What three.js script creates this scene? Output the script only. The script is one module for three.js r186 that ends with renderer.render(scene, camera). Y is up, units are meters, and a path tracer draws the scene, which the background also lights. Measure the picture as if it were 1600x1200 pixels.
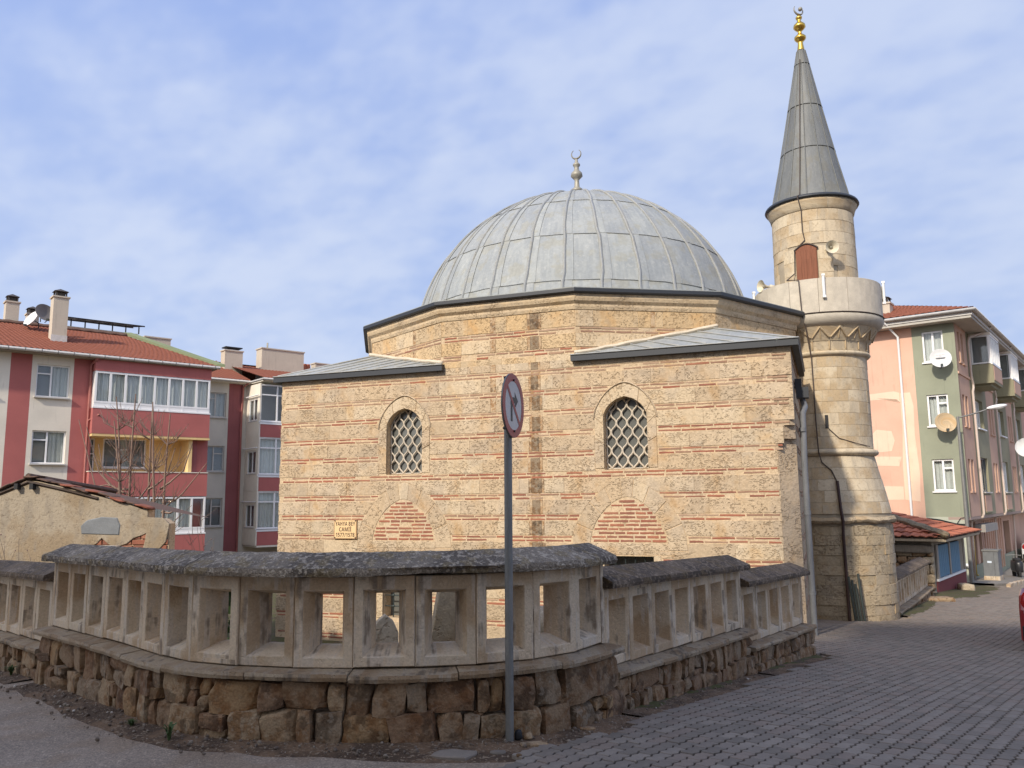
import * as THREE from 'three';
import { mergeGeometries, mergeVertices } from 'three/addons/utils/BufferGeometryUtils.js';

// ---------------------------------------------------------------- camera, sky, sun, exposure
const scene = new THREE.Scene();
const camera = new THREE.PerspectiveCamera(50.57, 4 / 3, 0.1, 2000);
camera.position.set(0, 1.7, 0);
camera.rotation.set(0.1407, 0, -0.0106);
const renderer = new THREE.WebGLRenderer({ antialias: true });
renderer.toneMapping = THREE.LinearToneMapping;
renderer.toneMappingExposure = 1.12;
renderer.shadowMap.enabled = true;
const SUN = new THREE.Vector3(-0.45, 0.55, 0.70).normalize();
const sun = new THREE.DirectionalLight(new THREE.Color().setRGB(1.0, 0.90, 0.775), 3.5);
sun.position.copy(SUN).multiplyScalar(120); sun.castShadow = true; sun.shadow.radius = 4;
Object.assign(sun.shadow.camera, { left: -60, right: 60, top: 60, bottom: -60, near: 1, far: 300 });
sun.shadow.mapSize.set(2048, 2048);
scene.add(sun, sun.target);

// ---------------------------------------------------------------- noise and random
let seed = 7;
const rnd = () => { seed = (Math.imul(seed, 1664525) + 1013904223) >>> 0; return seed / 4294967296; };
const rr = (a, b) => a + (b - a) * rnd();
const pick = a => a[Math.floor(rnd() * a.length)];
const cl = (v, a = 0, b = 1) => Math.max(a, Math.min(b, v));
const sm = (a, b, v) => { const t = cl((v - a) / (b - a)); return t * t * (3 - 2 * t); };
const hash = (i, j, s) => { let h = Math.imul(i, 374761393) + Math.imul(j, 668265263) + Math.imul(s, 974634721); h = Math.imul(h ^ (h >>> 13), 1274126177); h = Math.imul(h ^ (h >>> 15), 1103515245); return ((h ^ (h >>> 16)) >>> 0) / 4294967296; };
const md = (a, n) => ((a % n) + n) % n;
function vn(x, y, p, s) {
  const i = Math.floor(x), j = Math.floor(y), fx = x - i, fy = y - j, u = fx * fx * (3 - 2 * fx), v = fy * fy * (3 - 2 * fy);
  const a = md(i, p), b = md(i + 1, p), c = md(j, p), d = md(j + 1, p);
  const h00 = hash(a, c, s), h10 = hash(b, c, s), h01 = hash(a, d, s), h11 = hash(b, d, s);
  return h00 + (h10 - h00) * u + (h01 - h00) * v + (h00 - h10 - h01 + h11) * u * v;
}
function fb(x, y, p, o, s) { let a = 0, w = 0.5, n = 0; for (let k = 0; k < o; k++) { a += w * vn(x, y, p, s + k * 17); n += w; w *= 0.55; x *= 2; y *= 2; p *= 2; } return a / n; }
const n3 = (x, y, z, s) => (vn(x + z * 1.7, y - z * 0.9, 4096, s) + vn(y + 31.3, z + x * 0.6, 4096, s + 5) + vn(z - 7.7, x - y * 0.5, 4096, s + 9)) / 1.5 - 1;

// the sky: pale lavender blue with soft streaks of thin cloud
{
  const w = 2048, h = 1024, d = new Float32Array(w * h * 4), SEL = Math.asin(SUN.y), SAZ = Math.atan2(SUN.z, SUN.x) + Math.PI;   // column 0 of the map looks along -x
  for (let j = 0; j < h; j++) {
    const el = (j + 0.5) / h * Math.PI - Math.PI / 2, se = Math.sin(el);
    for (let i = 0; i < w; i++) {
      const az = (i + 0.5) / w * Math.PI * 2, k = (j * w + i) * 4;
      const t = Math.pow(cl(se), 0.55);
      let r = 0.485 - 0.32 * t, g = 0.605 - 0.325 * t, b = 0.81 - 0.14 * t;
      if (se > -0.02) {
        const q = 1 / (Math.max(se, 0) + 0.22), X = Math.cos(az) * q * Math.cos(el), Y = Math.sin(az) * q * Math.cos(el);
        const U = X * 0.8 + Y * 0.6, V = Y * 0.8 - X * 0.6;
        const big = fb(U * 1.1 + 40, V * 1.7 + 40, 4096, 4, 3), fine = fb(U * 4.2 + 90, V * 6.0 + 90, 4096, 5, 11), rip = fb(U * 13 + 20, V * 19 + 20, 4096, 4, 29);
        let c = sm(0.32, 0.72, big * 0.46 + fine * 0.32 + rip * 0.22) * 0.62;
        r += (0.62 - r) * c; g += (0.685 - g) * c; b += (0.82 - b) * c;
        // hazy brightness of the air around the sun
        const an = Math.acos(cl(Math.cos(el) * Math.cos(az - SAZ) * Math.cos(SEL) + se * Math.sin(SEL), -1, 1)), m = 1.9 * Math.exp(-an / 0.36) + 0.40 * Math.exp(-an / 0.75);
        r += m; g += m * 0.93; b += m * 0.80;
      } else { r = 0.30; g = 0.29; b = 0.28; }
      d[k] = r; d[k + 1] = g; d[k + 2] = b; d[k + 3] = 1;
    }
  }
  const t = new THREE.DataTexture(d, w, h, THREE.RGBAFormat, THREE.FloatType);
  t.mapping = THREE.EquirectangularReflectionMapping; t.magFilter = THREE.LinearFilter; t.minFilter = THREE.LinearFilter; t.wrapS = THREE.RepeatWrapping; t.needsUpdate = true;
  scene.background = t; scene.environment = t;
}

// ---------------------------------------------------------------- textures (metres per tile given)
const toS = v => Math.round(255 * (v <= 0.0031308 ? 12.92 * cl(v) : 1.055 * Math.pow(cl(v), 1 / 2.4) - 0.055));
function tex(size, metres, fn, col) {
  const d = new Uint8Array(size * size * 4);
  for (let j = 0; j < size; j++) for (let i = 0; i < size; i++) {
    const c = fn(i / size, j / size), k = (j * size + i) * 4;
    if (col) { d[k] = toS(c[0]); d[k + 1] = toS(c[1]); d[k + 2] = toS(c[2]); } else d[k] = d[k + 1] = d[k + 2] = Math.round(255 * cl(c));
    d[k + 3] = 255;
  }
  const t = new THREE.DataTexture(d, size, size, THREE.RGBAFormat);
  t.wrapS = t.wrapT = THREE.RepeatWrapping; t.magFilter = THREE.LinearFilter; t.minFilter = THREE.LinearMipmapLinearFilter; t.generateMipmaps = true;
  t.repeat.set(1 / metres, 1 / metres); if (col) t.colorSpace = THREE.SRGBColorSpace; t.needsUpdate = true; return t;
}
const mixc = (a, b, t) => [a[0] + (b[0] - a[0]) * t, a[1] + (b[1] - a[1]) * t, a[2] + (b[2] - a[2]) * t];
const F = (u, v, p, o, s) => fb(u * p, v * p, p, o, s);
const pits = (u, v, s) => Math.max(sm(0.60, 0.70, F(u, v, 80, 3, s)) * sm(0.36, 0.60, F(u, v, 12, 2, s + 3)), 0.8 * sm(0.62, 0.68, fb(u * 90, v * 150, 90, 2, s + 7)) * sm(0.42, 0.6, F(u, v, 7, 2, s + 9)));
const T = {};
T.lime = tex(1024, 2.6, (u, v) => {
  const a = F(u, v, 5, 4, 1), b = F(u, v, 14, 4, 2), f = F(u, v, 90, 2, 3), p = pits(u, v, 50);
  let c = mixc([0.96, 0.86, 0.69], [0.92, 0.73, 0.49], sm(0.48, 0.74, a * 0.6 + b * 0.4));
  c = mixc(c, [1.0, 0.93, 0.80], sm(0.52, 0.66, fb(u * 9, v * 3, 9, 4, 13)) * 0.5);
  c = mixc(c, [0.80, 0.74, 0.64], sm(0.56, 0.70, F(u, v, 7, 3, 9)) * 0.6);
  const k = 0.80 + 0.30 * f - 0.10 * b;
  c = [c[0] * k, c[1] * k, c[2] * k]; return mixc(c, [0.40, 0.31, 0.21], p * 0.5);
}, true);
T.limeB = tex(1024, 2.6, (u, v) => 0.6 + 0.30 * (F(u, v, 22, 4, 2) - 0.5) + 0.25 * (F(u, v, 90, 3, 3) - 0.5) - 0.50 * pits(u, v, 50));
T.grain = tex(512, 0.9, (u, v) => { const k = 0.72 + 0.34 * F(u, v, 6, 4, 20) + 0.16 * (F(u, v, 70, 2, 21) - 0.5); return [k, k * 0.99, k * 0.97]; }, true);
T.grainB = tex(512, 0.9, (u, v) => 0.5 + 0.5 * (F(u, v, 12, 5, 22) - 0.5) + 0.35 * (F(u, v, 80, 2, 23) - 0.5));
T.stone = tex(1024, 2.2, (u, v) => { const a = F(u, v, 5, 5, 25), f = F(u, v, 110, 2, 26); let c = mixc([0.95, 0.88, 0.76], [0.78, 0.66, 0.50], sm(0.40, 0.70, a)); c = mixc(c, [0.70, 0.66, 0.60], sm(0.55, 0.70, fb(u * 12, v * 4, 12, 4, 27)) * 0.6); c = mixc(c, [0.45, 0.37, 0.28], sm(0.66, 0.72, F(u, v, 50, 3, 28)) * 0.35); const k = 0.88 + 0.2 * f; return c.map(q => q * k); }, true);
T.plaster = tex(1024, 3.2, (u, v) => { const k = 0.80 + 0.22 * F(u, v, 4, 5, 30) + 0.05 * (F(u, v, 120, 2, 31) - 0.5) - 0.10 * sm(0.58, 0.74, fb(u * 30, v * 3, 30, 4, 33)) * sm(0.45, 0.62, F(u, v, 3, 3, 34)); return [k, k, k * 0.99]; }, true);
T.plasterB = tex(512, 0.8, (u, v) => 0.5 + 0.5 * (F(u, v, 40, 3, 32) - 0.5));
T.lead = tex(1024, 2.4, (u, v) => {
  const a = F(u, v, 5, 4, 40), st = fb(u * 40, v * 3, 40, 3, 41), f = F(u, v, 60, 3, 42);
  let c = mixc([0.80, 0.82, 0.82], [0.66, 0.69, 0.72], sm(0.35, 0.7, a * 0.6 + st * 0.4));
  c = mixc(c, [0.95, 0.95, 0.93], sm(0.66, 0.76, F(u, v, 26, 4, 44)) * 0.55);
  c = mixc(c, [0.72, 0.68, 0.56], sm(0.56, 0.72, F(u, v, 9, 3, 46)) * 0.5);
  const k = 0.86 + 0.22 * f; return [c[0] * k, c[1] * k, c[2] * k];
}, true);
T.leadB = tex(512, 1.2, (u, v) => 0.5 + 0.8 * (F(u, v, 5, 4, 48) - 0.5));
T.lichen = tex(1024, 1.1, (u, v) => {
  const a = F(u, v, 4, 4, 60), b = F(u, v, 44, 4, 61), f = F(u, v, 130, 2, 62);
  let c = mixc([0.165, 0.148, 0.125], [0.085, 0.075, 0.064], sm(0.36, 0.66, a));
  c = mixc(c, [0.36, 0.335, 0.295], sm(0.50, 0.64, b * 0.7 + F(u, v, 7, 3, 63) * 0.2 + f * 0.1) * 0.62);
  c = mixc(c, [0.16, 0.125, 0.055], sm(0.56, 0.70, F(u, v, 9, 3, 64)) * 0.45);
  const k = 0.6 + 0.8 * f; return [c[0] * k, c[1] * k, c[2] * k];
}, true);
T.lichenB = tex(1024, 1.1, (u, v) => 0.4 + 0.5 * (F(u, v, 44, 4, 61) - 0.5) + 0.5 * (F(u, v, 110, 2, 62) - 0.5) + 0.5 * (F(u, v, 6, 3, 66) - 0.5));
T.cast = tex(1024, 1.4, (u, v) => {           // cast concrete: grey beige, runs of dark weathering
  const a = F(u, v, 4, 4, 70), st = fb(u * 34, v * 3, 34, 4, 71), f = F(u, v, 120, 2, 72);
  let c = mixc([0.62, 0.57, 0.49], [0.47, 0.38, 0.28], sm(0.42, 0.68, a));
  c = mixc(c, [0.60, 0.59, 0.58], sm(0.5, 0.64, st) * 0.6);
  c = mixc(c, [0.17, 0.14, 0.11], sm(0.60, 0.74, F(u, v, 7, 4, 74) * 0.6 + st * 0.4) * 0.75);
  const k = 0.84 + 0.3 * f; return [c[0] * k, c[1] * k, c[2] * k];
}, true);
T.castB = tex(512, 0.7, (u, v) => 0.5 + 0.5 * (F(u, v, 10, 4, 76) - 0.5) + 0.3 * (F(u, v, 90, 2, 77) - 0.5) - 0.4 * sm(0.68, 0.74, F(u, v, 30, 2, 78)));
T.rock = tex(1024, 0.9, (u, v) => {
  const a = F(u, v, 5, 5, 80), b = F(u, v, 18, 4, 81), f = F(u, v, 90, 3, 82);
  let c = mixc([0.92, 0.80, 0.64], [0.62, 0.42, 0.25], sm(0.38, 0.66, a * 0.55 + b * 0.45));
  c = mixc(c, [0.22, 0.17, 0.12], sm(0.56, 0.70, F(u, v, 8, 4, 84)) * 0.65);
  c = mixc(c, [0.98, 0.95, 0.88], sm(0.64, 0.73, F(u, v, 24, 3, 86)) * 0.5);
  const k = 0.7 + 0.55 * f; return [c[0] * k, c[1] * k, c[2] * k];
}, true);
T.rockB = tex(1024, 0.9, (u, v) => 0.5 + 0.7 * (F(u, v, 9, 5, 88) - 0.5) + 0.4 * (F(u, v, 60, 3, 82) - 0.5));
T.asphalt = tex(1024, 1.7, (u, v) => {
  const f = F(u, v, 190, 2, 90), g2 = F(u, v, 90, 2, 91), a = F(u, v, 4, 4, 92);
  let k = 0.75 + 0.35 * a + 0.75 * (f - 0.5) + 0.35 * (g2 - 0.5); let c = [k, k * 0.965, k * 0.93];
  c = mixc(c, [1.7, 1.62, 1.5], sm(0.72, 0.8, f)); return mixc(c, [0.80, 0.66, 0.50], sm(0.5, 0.7, F(u, v, 6, 4, 94)) * 0.35).map(q => q * 0.6);
}, true);
T.asphaltB = tex(1024, 1.7, (u, v) => 0.5 + 0.8 * (F(u, v, 190, 2, 90) - 0.5) + 0.5 * (F(u, v, 60, 2, 91) - 0.5));
T.dirt = tex(1024, 1.3, (u, v) => {
  const a = F(u, v, 6, 5, 96), f = F(u, v, 100, 3, 97); let c = mixc([0.20, 0.155, 0.115], [0.095, 0.073, 0.055], sm(0.35, 0.65, a));
  c = mixc(c, [0.30, 0.28, 0.25], sm(0.66, 0.74, F(u, v, 70, 2, 98))); const k = 0.6 + 0.8 * f; return c.map(q => q * k);
}, true);
T.moss = tex(512, 0.7, (u, v) => { const f = F(u, v, 80, 3, 101), a = F(u, v, 9, 4, 102); return mixc([0.075, 0.085, 0.018], [0.095, 0.075, 0.045], sm(0.4, 0.65, a)).map(q => q * (0.5 + f)); }, true);
T.wood = tex(512, 0.6, (u, v) => { const k = 0.55 + 0.5 * fb(u * 40, v * 2, 40, 4, 110) + 0.1 * F(u, v, 8, 3, 111); return [k, k * 0.96, k * 0.92]; }, true);
T.clay = tex(512, 0.6, (u, v) => { const k = 0.6 + 0.5 * F(u, v, 12, 4, 114) + 0.25 * (F(u, v, 90, 2, 115) - 0.5); let c = [k, k, k]; return mixc(c, [0.7, 0.75, 0.8], sm(0.62, 0.75, F(u, v, 9, 4, 116)) * 0.4); }, true);

// ---------------------------------------------------------------- materials
function mat(c, o = {}) {
  const m = o.phys ? new THREE.MeshPhysicalMaterial() : new THREE.MeshStandardMaterial();
  m.color.setRGB(c[0], c[1], c[2]); m.roughness = o.r ?? 0.9; m.metalness = o.m ?? 0; m.side = THREE.DoubleSide;
  if (o.map) m.map = o.map; if (o.b) { m.bumpMap = o.b; m.bumpScale = o.bs ?? 0.004; }
  if (o.phys) Object.assign(m, o.phys);
  return m;
}
const M = {};
const limeV = (c, bs = 0.022) => mat(c, { map: T.lime, b: T.limeB, bs, r: 0.95 });
M.stones = [limeV([0.58, 0.495, 0.402]), limeV([0.62, 0.538, 0.442]), limeV([0.545, 0.465, 0.375]), limeV([0.60, 0.505, 0.398]), limeV([0.65, 0.57, 0.465], 0.016)];
M.drumStones = [limeV([0.66, 0.54, 0.39]), limeV([0.655, 0.515, 0.345]), limeV([0.69, 0.60, 0.48], 0.014), limeV([0.64, 0.53, 0.39])];
M.stain = mat([0.30, 0.26, 0.21], { map: T.rock, b: T.limeB, bs: 0.012 });
M.stain2 = mat([0.56, 0.47, 0.36], { map: T.rock, b: T.limeB, bs: 0.012 });
M.mortar = mat([0.68, 0.575, 0.45], { map: T.lime, b: T.grainB, bs: 0.006 });
M.paleMortar = mat([0.66, 0.58, 0.45], { map: T.grain, b: T.grainB, bs: 0.006 });
M.bricks = [[0.34, 0.125, 0.075], [0.40, 0.155, 0.09], [0.30, 0.125, 0.08], [0.39, 0.175, 0.105]].map(c => mat(c, { map: T.grain, b: T.grainB, bs: 0.008 }));
M.oldBricks = [[0.40, 0.255, 0.165], [0.45, 0.31, 0.21], [0.36, 0.215, 0.14]].map(c => mat(c, { map: T.grain, b: T.grainB, bs: 0.010 }));
M.leads = [[0.425, 0.435, 0.42], [0.44, 0.45, 0.43], [0.41, 0.42, 0.41]].map(c => mat(c, { map: T.lead, b: T.leadB, bs: 0.012, r: 0.75 }));
M.leadSeam = mat([0.52, 0.51, 0.475], { map: T.lead, r: 0.6 });
M.coneLeads = [[0.21, 0.21, 0.195], [0.235, 0.235, 0.22], [0.19, 0.19, 0.18]].map(c => mat(c, { map: T.lead, b: T.leadB, bs: 0.01, r: 0.6 }));
M.fascia = mat([0.030, 0.034, 0.040], { r: 0.5 });
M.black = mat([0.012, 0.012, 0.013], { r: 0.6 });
M.glassDark = mat([0.14, 0.142, 0.128], { r: 0.16 });
M.lattice = mat([0.70, 0.62, 0.50], { map: T.grain, r: 0.85 });
M.iron = mat([0.06, 0.075, 0.072], { r: 0.5, m: 0.5 });
M.mstones = [[0.62, 0.555, 0.445], [0.605, 0.54, 0.43], [0.64, 0.58, 0.47], [0.60, 0.54, 0.435]].map(c => mat(c, { map: T.stone, b: T.grainB, bs: 0.006 }));
M.bstones = [[0.48, 0.425, 0.34], [0.51, 0.455, 0.37], [0.45, 0.40, 0.32]].map(c => mat(c, { map: T.lime, b: T.limeB, bs: 0.022 }));
M.mcore = mat([0.40, 0.34, 0.25], { map: T.grain, b: T.grainB, bs: 0.006 });
M.parapet = [[0.60, 0.54, 0.44], [0.575, 0.52, 0.425]].map(c => mat(c, { map: T.grain, b: T.grainB, bs: 0.003 }));
M.gold = mat([0.78, 0.50, 0.10], { m: 1, r: 0.28 });
M.oldMetal = mat([0.36, 0.34, 0.28], { map: T.grain, r: 0.55, m: 0.3 });
M.door = mat([0.26, 0.105, 0.06], { map: T.wood, b: T.wood, bs: 0.006 });
M.white = mat([0.78, 0.78, 0.76], { r: 0.5 });
M.horn = mat([0.62, 0.56, 0.42], { r: 0.5 });
M.cable = mat([0.075, 0.055, 0.045], { r: 0.7 });
M.pipeGrey = mat([0.19, 0.195, 0.20], { map: T.grain, r: 0.5 });
M.galv = mat([0.24, 0.24, 0.225], { map: T.grain, r: 0.5, m: 0.3 });
M.coping = mat([1.35, 1.23, 1.07], { map: T.lichen, b: T.lichenB, bs: 0.018, r: 0.97 });
M.copingDark = mat([0.80, 0.645, 0.50], { map: T.lichen, b: T.lichenB, bs: 0.006, r: 0.97 });
M.cast = [[0.98, 0.86, 0.70], [1.02, 0.89, 0.72], [0.93, 0.82, 0.67]].map(c => mat(c, { map: T.cast, b: T.castB, bs: 0.006 }));
M.ledge = mat([0.56, 0.47, 0.355], { map: T.cast, b: T.castB, bs: 0.012 });
M.rocks = [[0.33, 0.258, 0.188], [0.28, 0.217, 0.158], [0.26, 0.187, 0.132], [0.40, 0.33, 0.245], [0.285, 0.20, 0.138], [0.30, 0.255, 0.205], [0.36, 0.262, 0.16]].map(c => mat(c, { map: T.rock, b: T.rockB, bs: 0.016, r: 0.97 }));
M.wallCore = mat([0.20, 0.155, 0.115], { map: T.grain, b: T.grainB, bs: 0.012 });
M.asphalt = mat([0.50, 0.41, 0.315], { map: T.asphalt, b: T.asphaltB, bs: 0.006, r: 0.93 });
M.dirt = mat([0.78, 0.62, 0.46], { map: T.dirt, b: T.grainB, bs: 0.012, r: 1 });
M.moss = mat([0.9, 0.78, 0.8], { map: T.moss, b: T.grainB, bs: 0.012, r: 1 });
M.pavers = [[0.225, 0.188, 0.152], [0.26, 0.22, 0.178], [0.19, 0.16, 0.128], [0.235, 0.187, 0.148]].map(c => mat(c, { map: T.grain, b: T.grainB, bs: 0.003, r: 0.9 }));
M.joint = mat([0.07, 0.055, 0.042], { map: T.grain, r: 1 });
const paint = (c, o = {}) => mat(c, { map: T.plaster, b: T.plasterB, bs: 0.003, r: 0.9, ...o });
M.cream = paint([0.82, 0.75, 0.63]); M.red = paint([0.47, 0.145, 0.13]); M.yellow = paint([0.84, 0.60, 0.28]); M.darkRed = paint([0.33, 0.105, 0.105]);
M.greyWall = paint([0.68, 0.63, 0.54]); M.greenFlash = paint([0.20, 0.235, 0.13]);
M.pink = paint([0.74, 0.46, 0.335]); M.pinkPatch = paint([0.84, 0.62, 0.46]); M.green = paint([0.31, 0.325, 0.235]); M.olive = paint([0.31, 0.29, 0.19]); M.brownPink = paint([0.62, 0.40, 0.29]);
M.pale = paint([0.47, 0.49, 0.39]); M.shedWall = paint([0.52, 0.45, 0.34]); M.chimney = paint([0.56, 0.49, 0.39]);
M.upvc = mat([0.84, 0.83, 0.81], { r: 0.35 }); M.gutter = mat([0.62, 0.60, 0.56], { map: T.grain, r: 0.5 });
M.pane = mat([0.95, 0.97, 0.97], { r: 0.03, phys: { transmission: 1, thickness: 0, ior: 1.5 } });
M.curtain = mat([0.62, 0.62, 0.58], { map: T.plaster, r: 1 }); M.roller = mat([0.20, 0.205, 0.20], { r: 0.9 }); M.room = mat([0.45, 0.42, 0.37], { r: 1 });
M.tile = mat([0.30, 0.098, 0.055], { map: T.clay, b: T.grainB, bs: 0.006 }); M.tile2 = mat([0.50, 0.165, 0.085], { map: T.clay, b: T.grainB, bs: 0.008 });
M.tileOld = mat([0.15, 0.088, 0.062], { map: T.clay, b: T.grainB, bs: 0.01 });
M.redPipe = mat([0.40, 0.14, 0.12], { map: T.grain, r: 0.6 }); M.pinkPipe = mat([0.60, 0.50, 0.42], { r: 0.5 });
M.bark = mat([0.30, 0.205, 0.155], { map: T.grain, b: T.grainB, bs: 0.003 }); M.twig = mat([0.24, 0.165, 0.13], {}); M.weed = mat([0.25, 0.19, 0.14], {});
M.leaf = mat([0.05, 0.085, 0.02], { r: 0.8 });
M.tomb = mat([0.52, 0.48, 0.42], { map: T.lime, b: T.limeB, bs: 0.012 });

// ---------------------------------------------------------------- geometry helpers
const V3 = (x, y, z) => new THREE.Vector3(x, y, z);
function boxUV(g, ox = 0, oy = 0) {             // uv in metres from the facing axis of each triangle
  if (g.index) g = g.toNonIndexed();
  const p = g.attributes.position, uv = new Float32Array(p.count * 2), a = V3(), b = V3(), c = V3(), n = V3();
  for (let i = 0; i < p.count; i += 3) {
    a.fromBufferAttribute(p, i); b.fromBufferAttribute(p, i + 1); c.fromBufferAttribute(p, i + 2);
    n.subVectors(b, a).cross(c.clone().sub(a)); const ax = Math.abs(n.x), ay = Math.abs(n.y), az = Math.abs(n.z);
    [a, b, c].forEach((q, k) => {
      const u = az >= ax && az >= ay ? [q.x, q.y] : ax >= ay ? [q.z, q.y] : [q.x, q.z];
      uv[(i + k) * 2] = u[0] + ox; uv[(i + k) * 2 + 1] = u[1] + oy;
    });
  }
  g.setAttribute('uv', new THREE.BufferAttribute(uv, 2)); return g;
}
function flat(g) { if (g.index) g = g.toNonIndexed(); g.computeVertexNormals(); return g; }
const bx = (w, h, d, x = 0, y = 0, z = 0) => { const g = new THREE.BoxGeometry(w, h, d); g.translate(x, y, z); return g; };
const span = (x0, x1, y0, y1, z0, z1) => bx(x1 - x0, y1 - y0, z1 - z0, (x0 + x1) / 2, (y0 + y1) / 2, (z0 + z1) / 2);
function merge(list) { return mergeGeometries(list.map(g => { g = g.index ? g.toNonIndexed() : g; for (const k of Object.keys(g.attributes)) if (!['position', 'normal', 'uv'].includes(k)) g.deleteAttribute(k); if (!g.attributes.normal) g.computeVertexNormals(); if (!g.attributes.uv) g = boxUV(g); return g; })); }
function polyGeo(verts) { const g = new THREE.BufferGeometry(); g.setAttribute('position', new THREE.Float32BufferAttribute(verts, 3)); g.computeVertexNormals(); return g; }
function slab(poly, z0, z1, bev = 0.006) {      // outline in x,y (counter-clockwise) made into a block with a chamfered front
  const n = poly.length, cx = poly.reduce((s, p) => s + p[0], 0) / n, cy = poly.reduce((s, p) => s + p[1], 0) / n, v = [];
  const ins = poly.map(([x, y]) => { const dx = cx - x, dy = cy - y, l = Math.hypot(dx, dy) || 1; return [x + Math.sign(dx) * Math.min(bev, Math.abs(dx) * .5), y + Math.sign(dy) * Math.min(bev, Math.abs(dy) * .5)]; });
  for (let i = 0; i < n; i++) {
    const j = (i + 1) % n, [ax, ay] = poly[i], [bx_, by] = poly[j], [cx1, cy1] = ins[i], [dx1, dy1] = ins[j];
    v.push(cx, cy, z1, cx1, cy1, z1, dx1, dy1, z1);
    v.push(ax, ay, z1 - bev, bx_, by, z1 - bev, dx1, dy1, z1, ax, ay, z1 - bev, dx1, dy1, z1, cx1, cy1, z1);
    v.push(ax, ay, z0, bx_, by, z0, bx_, by, z1 - bev, ax, ay, z0, bx_, by, z1 - bev, ax, ay, z1 - bev);
  }
  return polyGeo(v);
}
function tube(pts, r, seg = 6, closed = false, r1 = r) {   // a tapered round bar through points
  const P = pts.map(p => p.isVector3 ? p : V3(...p)), n = P.length, pos = [], uv = [], idx = []; let L = 0;
  const N = V3(0, 0, 1); let t0 = P[1].clone().sub(P[0]).normalize(); if (Math.abs(t0.z) > 0.9) N.set(1, 0, 0);
  N.sub(t0.clone().multiplyScalar(N.dot(t0))).normalize();
  for (let i = 0; i < n; i++) {
    const t = (i === 0 ? P[1].clone().sub(P[0]) : i === n - 1 ? P[i].clone().sub(P[i - 1]) : P[i + 1].clone().sub(P[i - 1])).normalize();
    N.sub(t.clone().multiplyScalar(N.dot(t))).normalize(); const B = t.clone().cross(N); if (i) L += P[i].distanceTo(P[i - 1]);
    const rad = r + (r1 - r) * i / (n - 1);
    for (let k = 0; k <= seg; k++) { const a = k / seg * Math.PI * 2, c = Math.cos(a) * rad, s = Math.sin(a) * rad; pos.push(P[i].x + N.x * c + B.x * s, P[i].y + N.y * c + B.y * s, P[i].z + N.z * c + B.z * s); uv.push(k / seg * 6.283 * r, L); }
  }
  for (let i = 0; i < n - 1; i++) for (let k = 0; k < seg; k++) { const a = i * (seg + 1) + k, b = a + seg + 1; idx.push(a, a + 1, b, a + 1, b + 1, b); }
  const c0 = pos.length / 3; pos.push(P[0].x, P[0].y, P[0].z, P[n - 1].x, P[n - 1].y, P[n - 1].z); uv.push(0, 0, 0, L);
  for (let k = 0; k < seg; k++) { idx.push(c0, k + 1, k); const q = (n - 1) * (seg + 1); idx.push(c0 + 1, q + k, q + k + 1); }
  const g = new THREE.BufferGeometry(); g.setAttribute('position', new THREE.Float32BufferAttribute(pos, 3)); g.setAttribute('uv', new THREE.Float32BufferAttribute(uv, 2)); g.setIndex(idx); g.computeVertexNormals(); return g;
}
function lathe(pts, seg = 24, x = 0, y = 0, z = 0, ph = 0) { const g = new THREE.LatheGeometry(pts.map(p => new THREE.Vector2(p[0], p[1])), seg, ph); g.translate(x, y, z); const uv = g.attributes.uv, p = g.attributes.position; for (let i = 0; i < uv.count; i++) uv.setXY(i, uv.getX(i) * 6.283 * Math.hypot(p.getX(i) - x, p.getZ(i) - z), p.getY(i)); return g; }
function rock(w, h, d, amp = 0.18, sg = [6, 5, 3], pow = 0.55, facets = 0) {    // a rough stone: a box pulled a little towards a ball, split along a few planes, then broken up
  let g = new THREE.BoxGeometry(2, 2, 2, ...sg); g.deleteAttribute('normal'); g.deleteAttribute('uv'); g = mergeVertices(g);
  const p = g.attributes.position, s = Math.floor(rnd() * 9999), ox = rnd() * 50;
  const cx = [0, 1, 2, 3].map(() => rr(-0.16, 0.16)), cy = [0, 1, 2, 3].map(() => rr(-0.14, 0.14)), pl = [];
  for (let k = 0; k < facets; k++) { const n = V3(rr(-1, 1), rr(-1, 1), rr(0.15, 1.3)).normalize(); pl.push([n, (Math.abs(n.x) + Math.abs(n.y) + Math.abs(n.z)) * rr(0.70, 0.92)]); }
  for (let i = 0; i < p.count; i++) {
    let x = p.getX(i), y = p.getY(i), z = p.getZ(i);
    const l = Math.hypot(x, y, z), m = Math.max(Math.abs(x), Math.abs(y), Math.abs(z)), k = 1 + (m / l * 1.25 - 1) * pow; x *= k; y *= k; z *= k;
    const q = (x > 0 ? 1 : 0) + (y > 0 ? 2 : 0), e = Math.min(1, Math.abs(x * y)); x += cx[q] * e; y += cy[q] * e;
    for (const [n, c] of pl) { const t = x * n.x + y * n.y + z * n.z - c; if (t > 0) { x -= n.x * t; y -= n.y * t; z -= n.z * t; } }
    const a = amp * n3(x * 1.1 + ox, y * 1.1, z * 1.1, s) + amp * 0.5 * n3(x * 2.7 + ox, y * 2.7, z * 2.7, s + 3);
    p.setXYZ(i, (x * (1 + a)) * w / 2, (y * (1 + a)) * h / 2, (z * (1 + a * 1.4)) * d / 2);
  }
  if (facets) { g = g.toNonIndexed(); g.computeVertexNormals(); } else { g.computeVertexNormals(); g = g.toNonIndexed(); }
  return boxUV(g, rnd() * 9, rnd() * 9);
}
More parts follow.
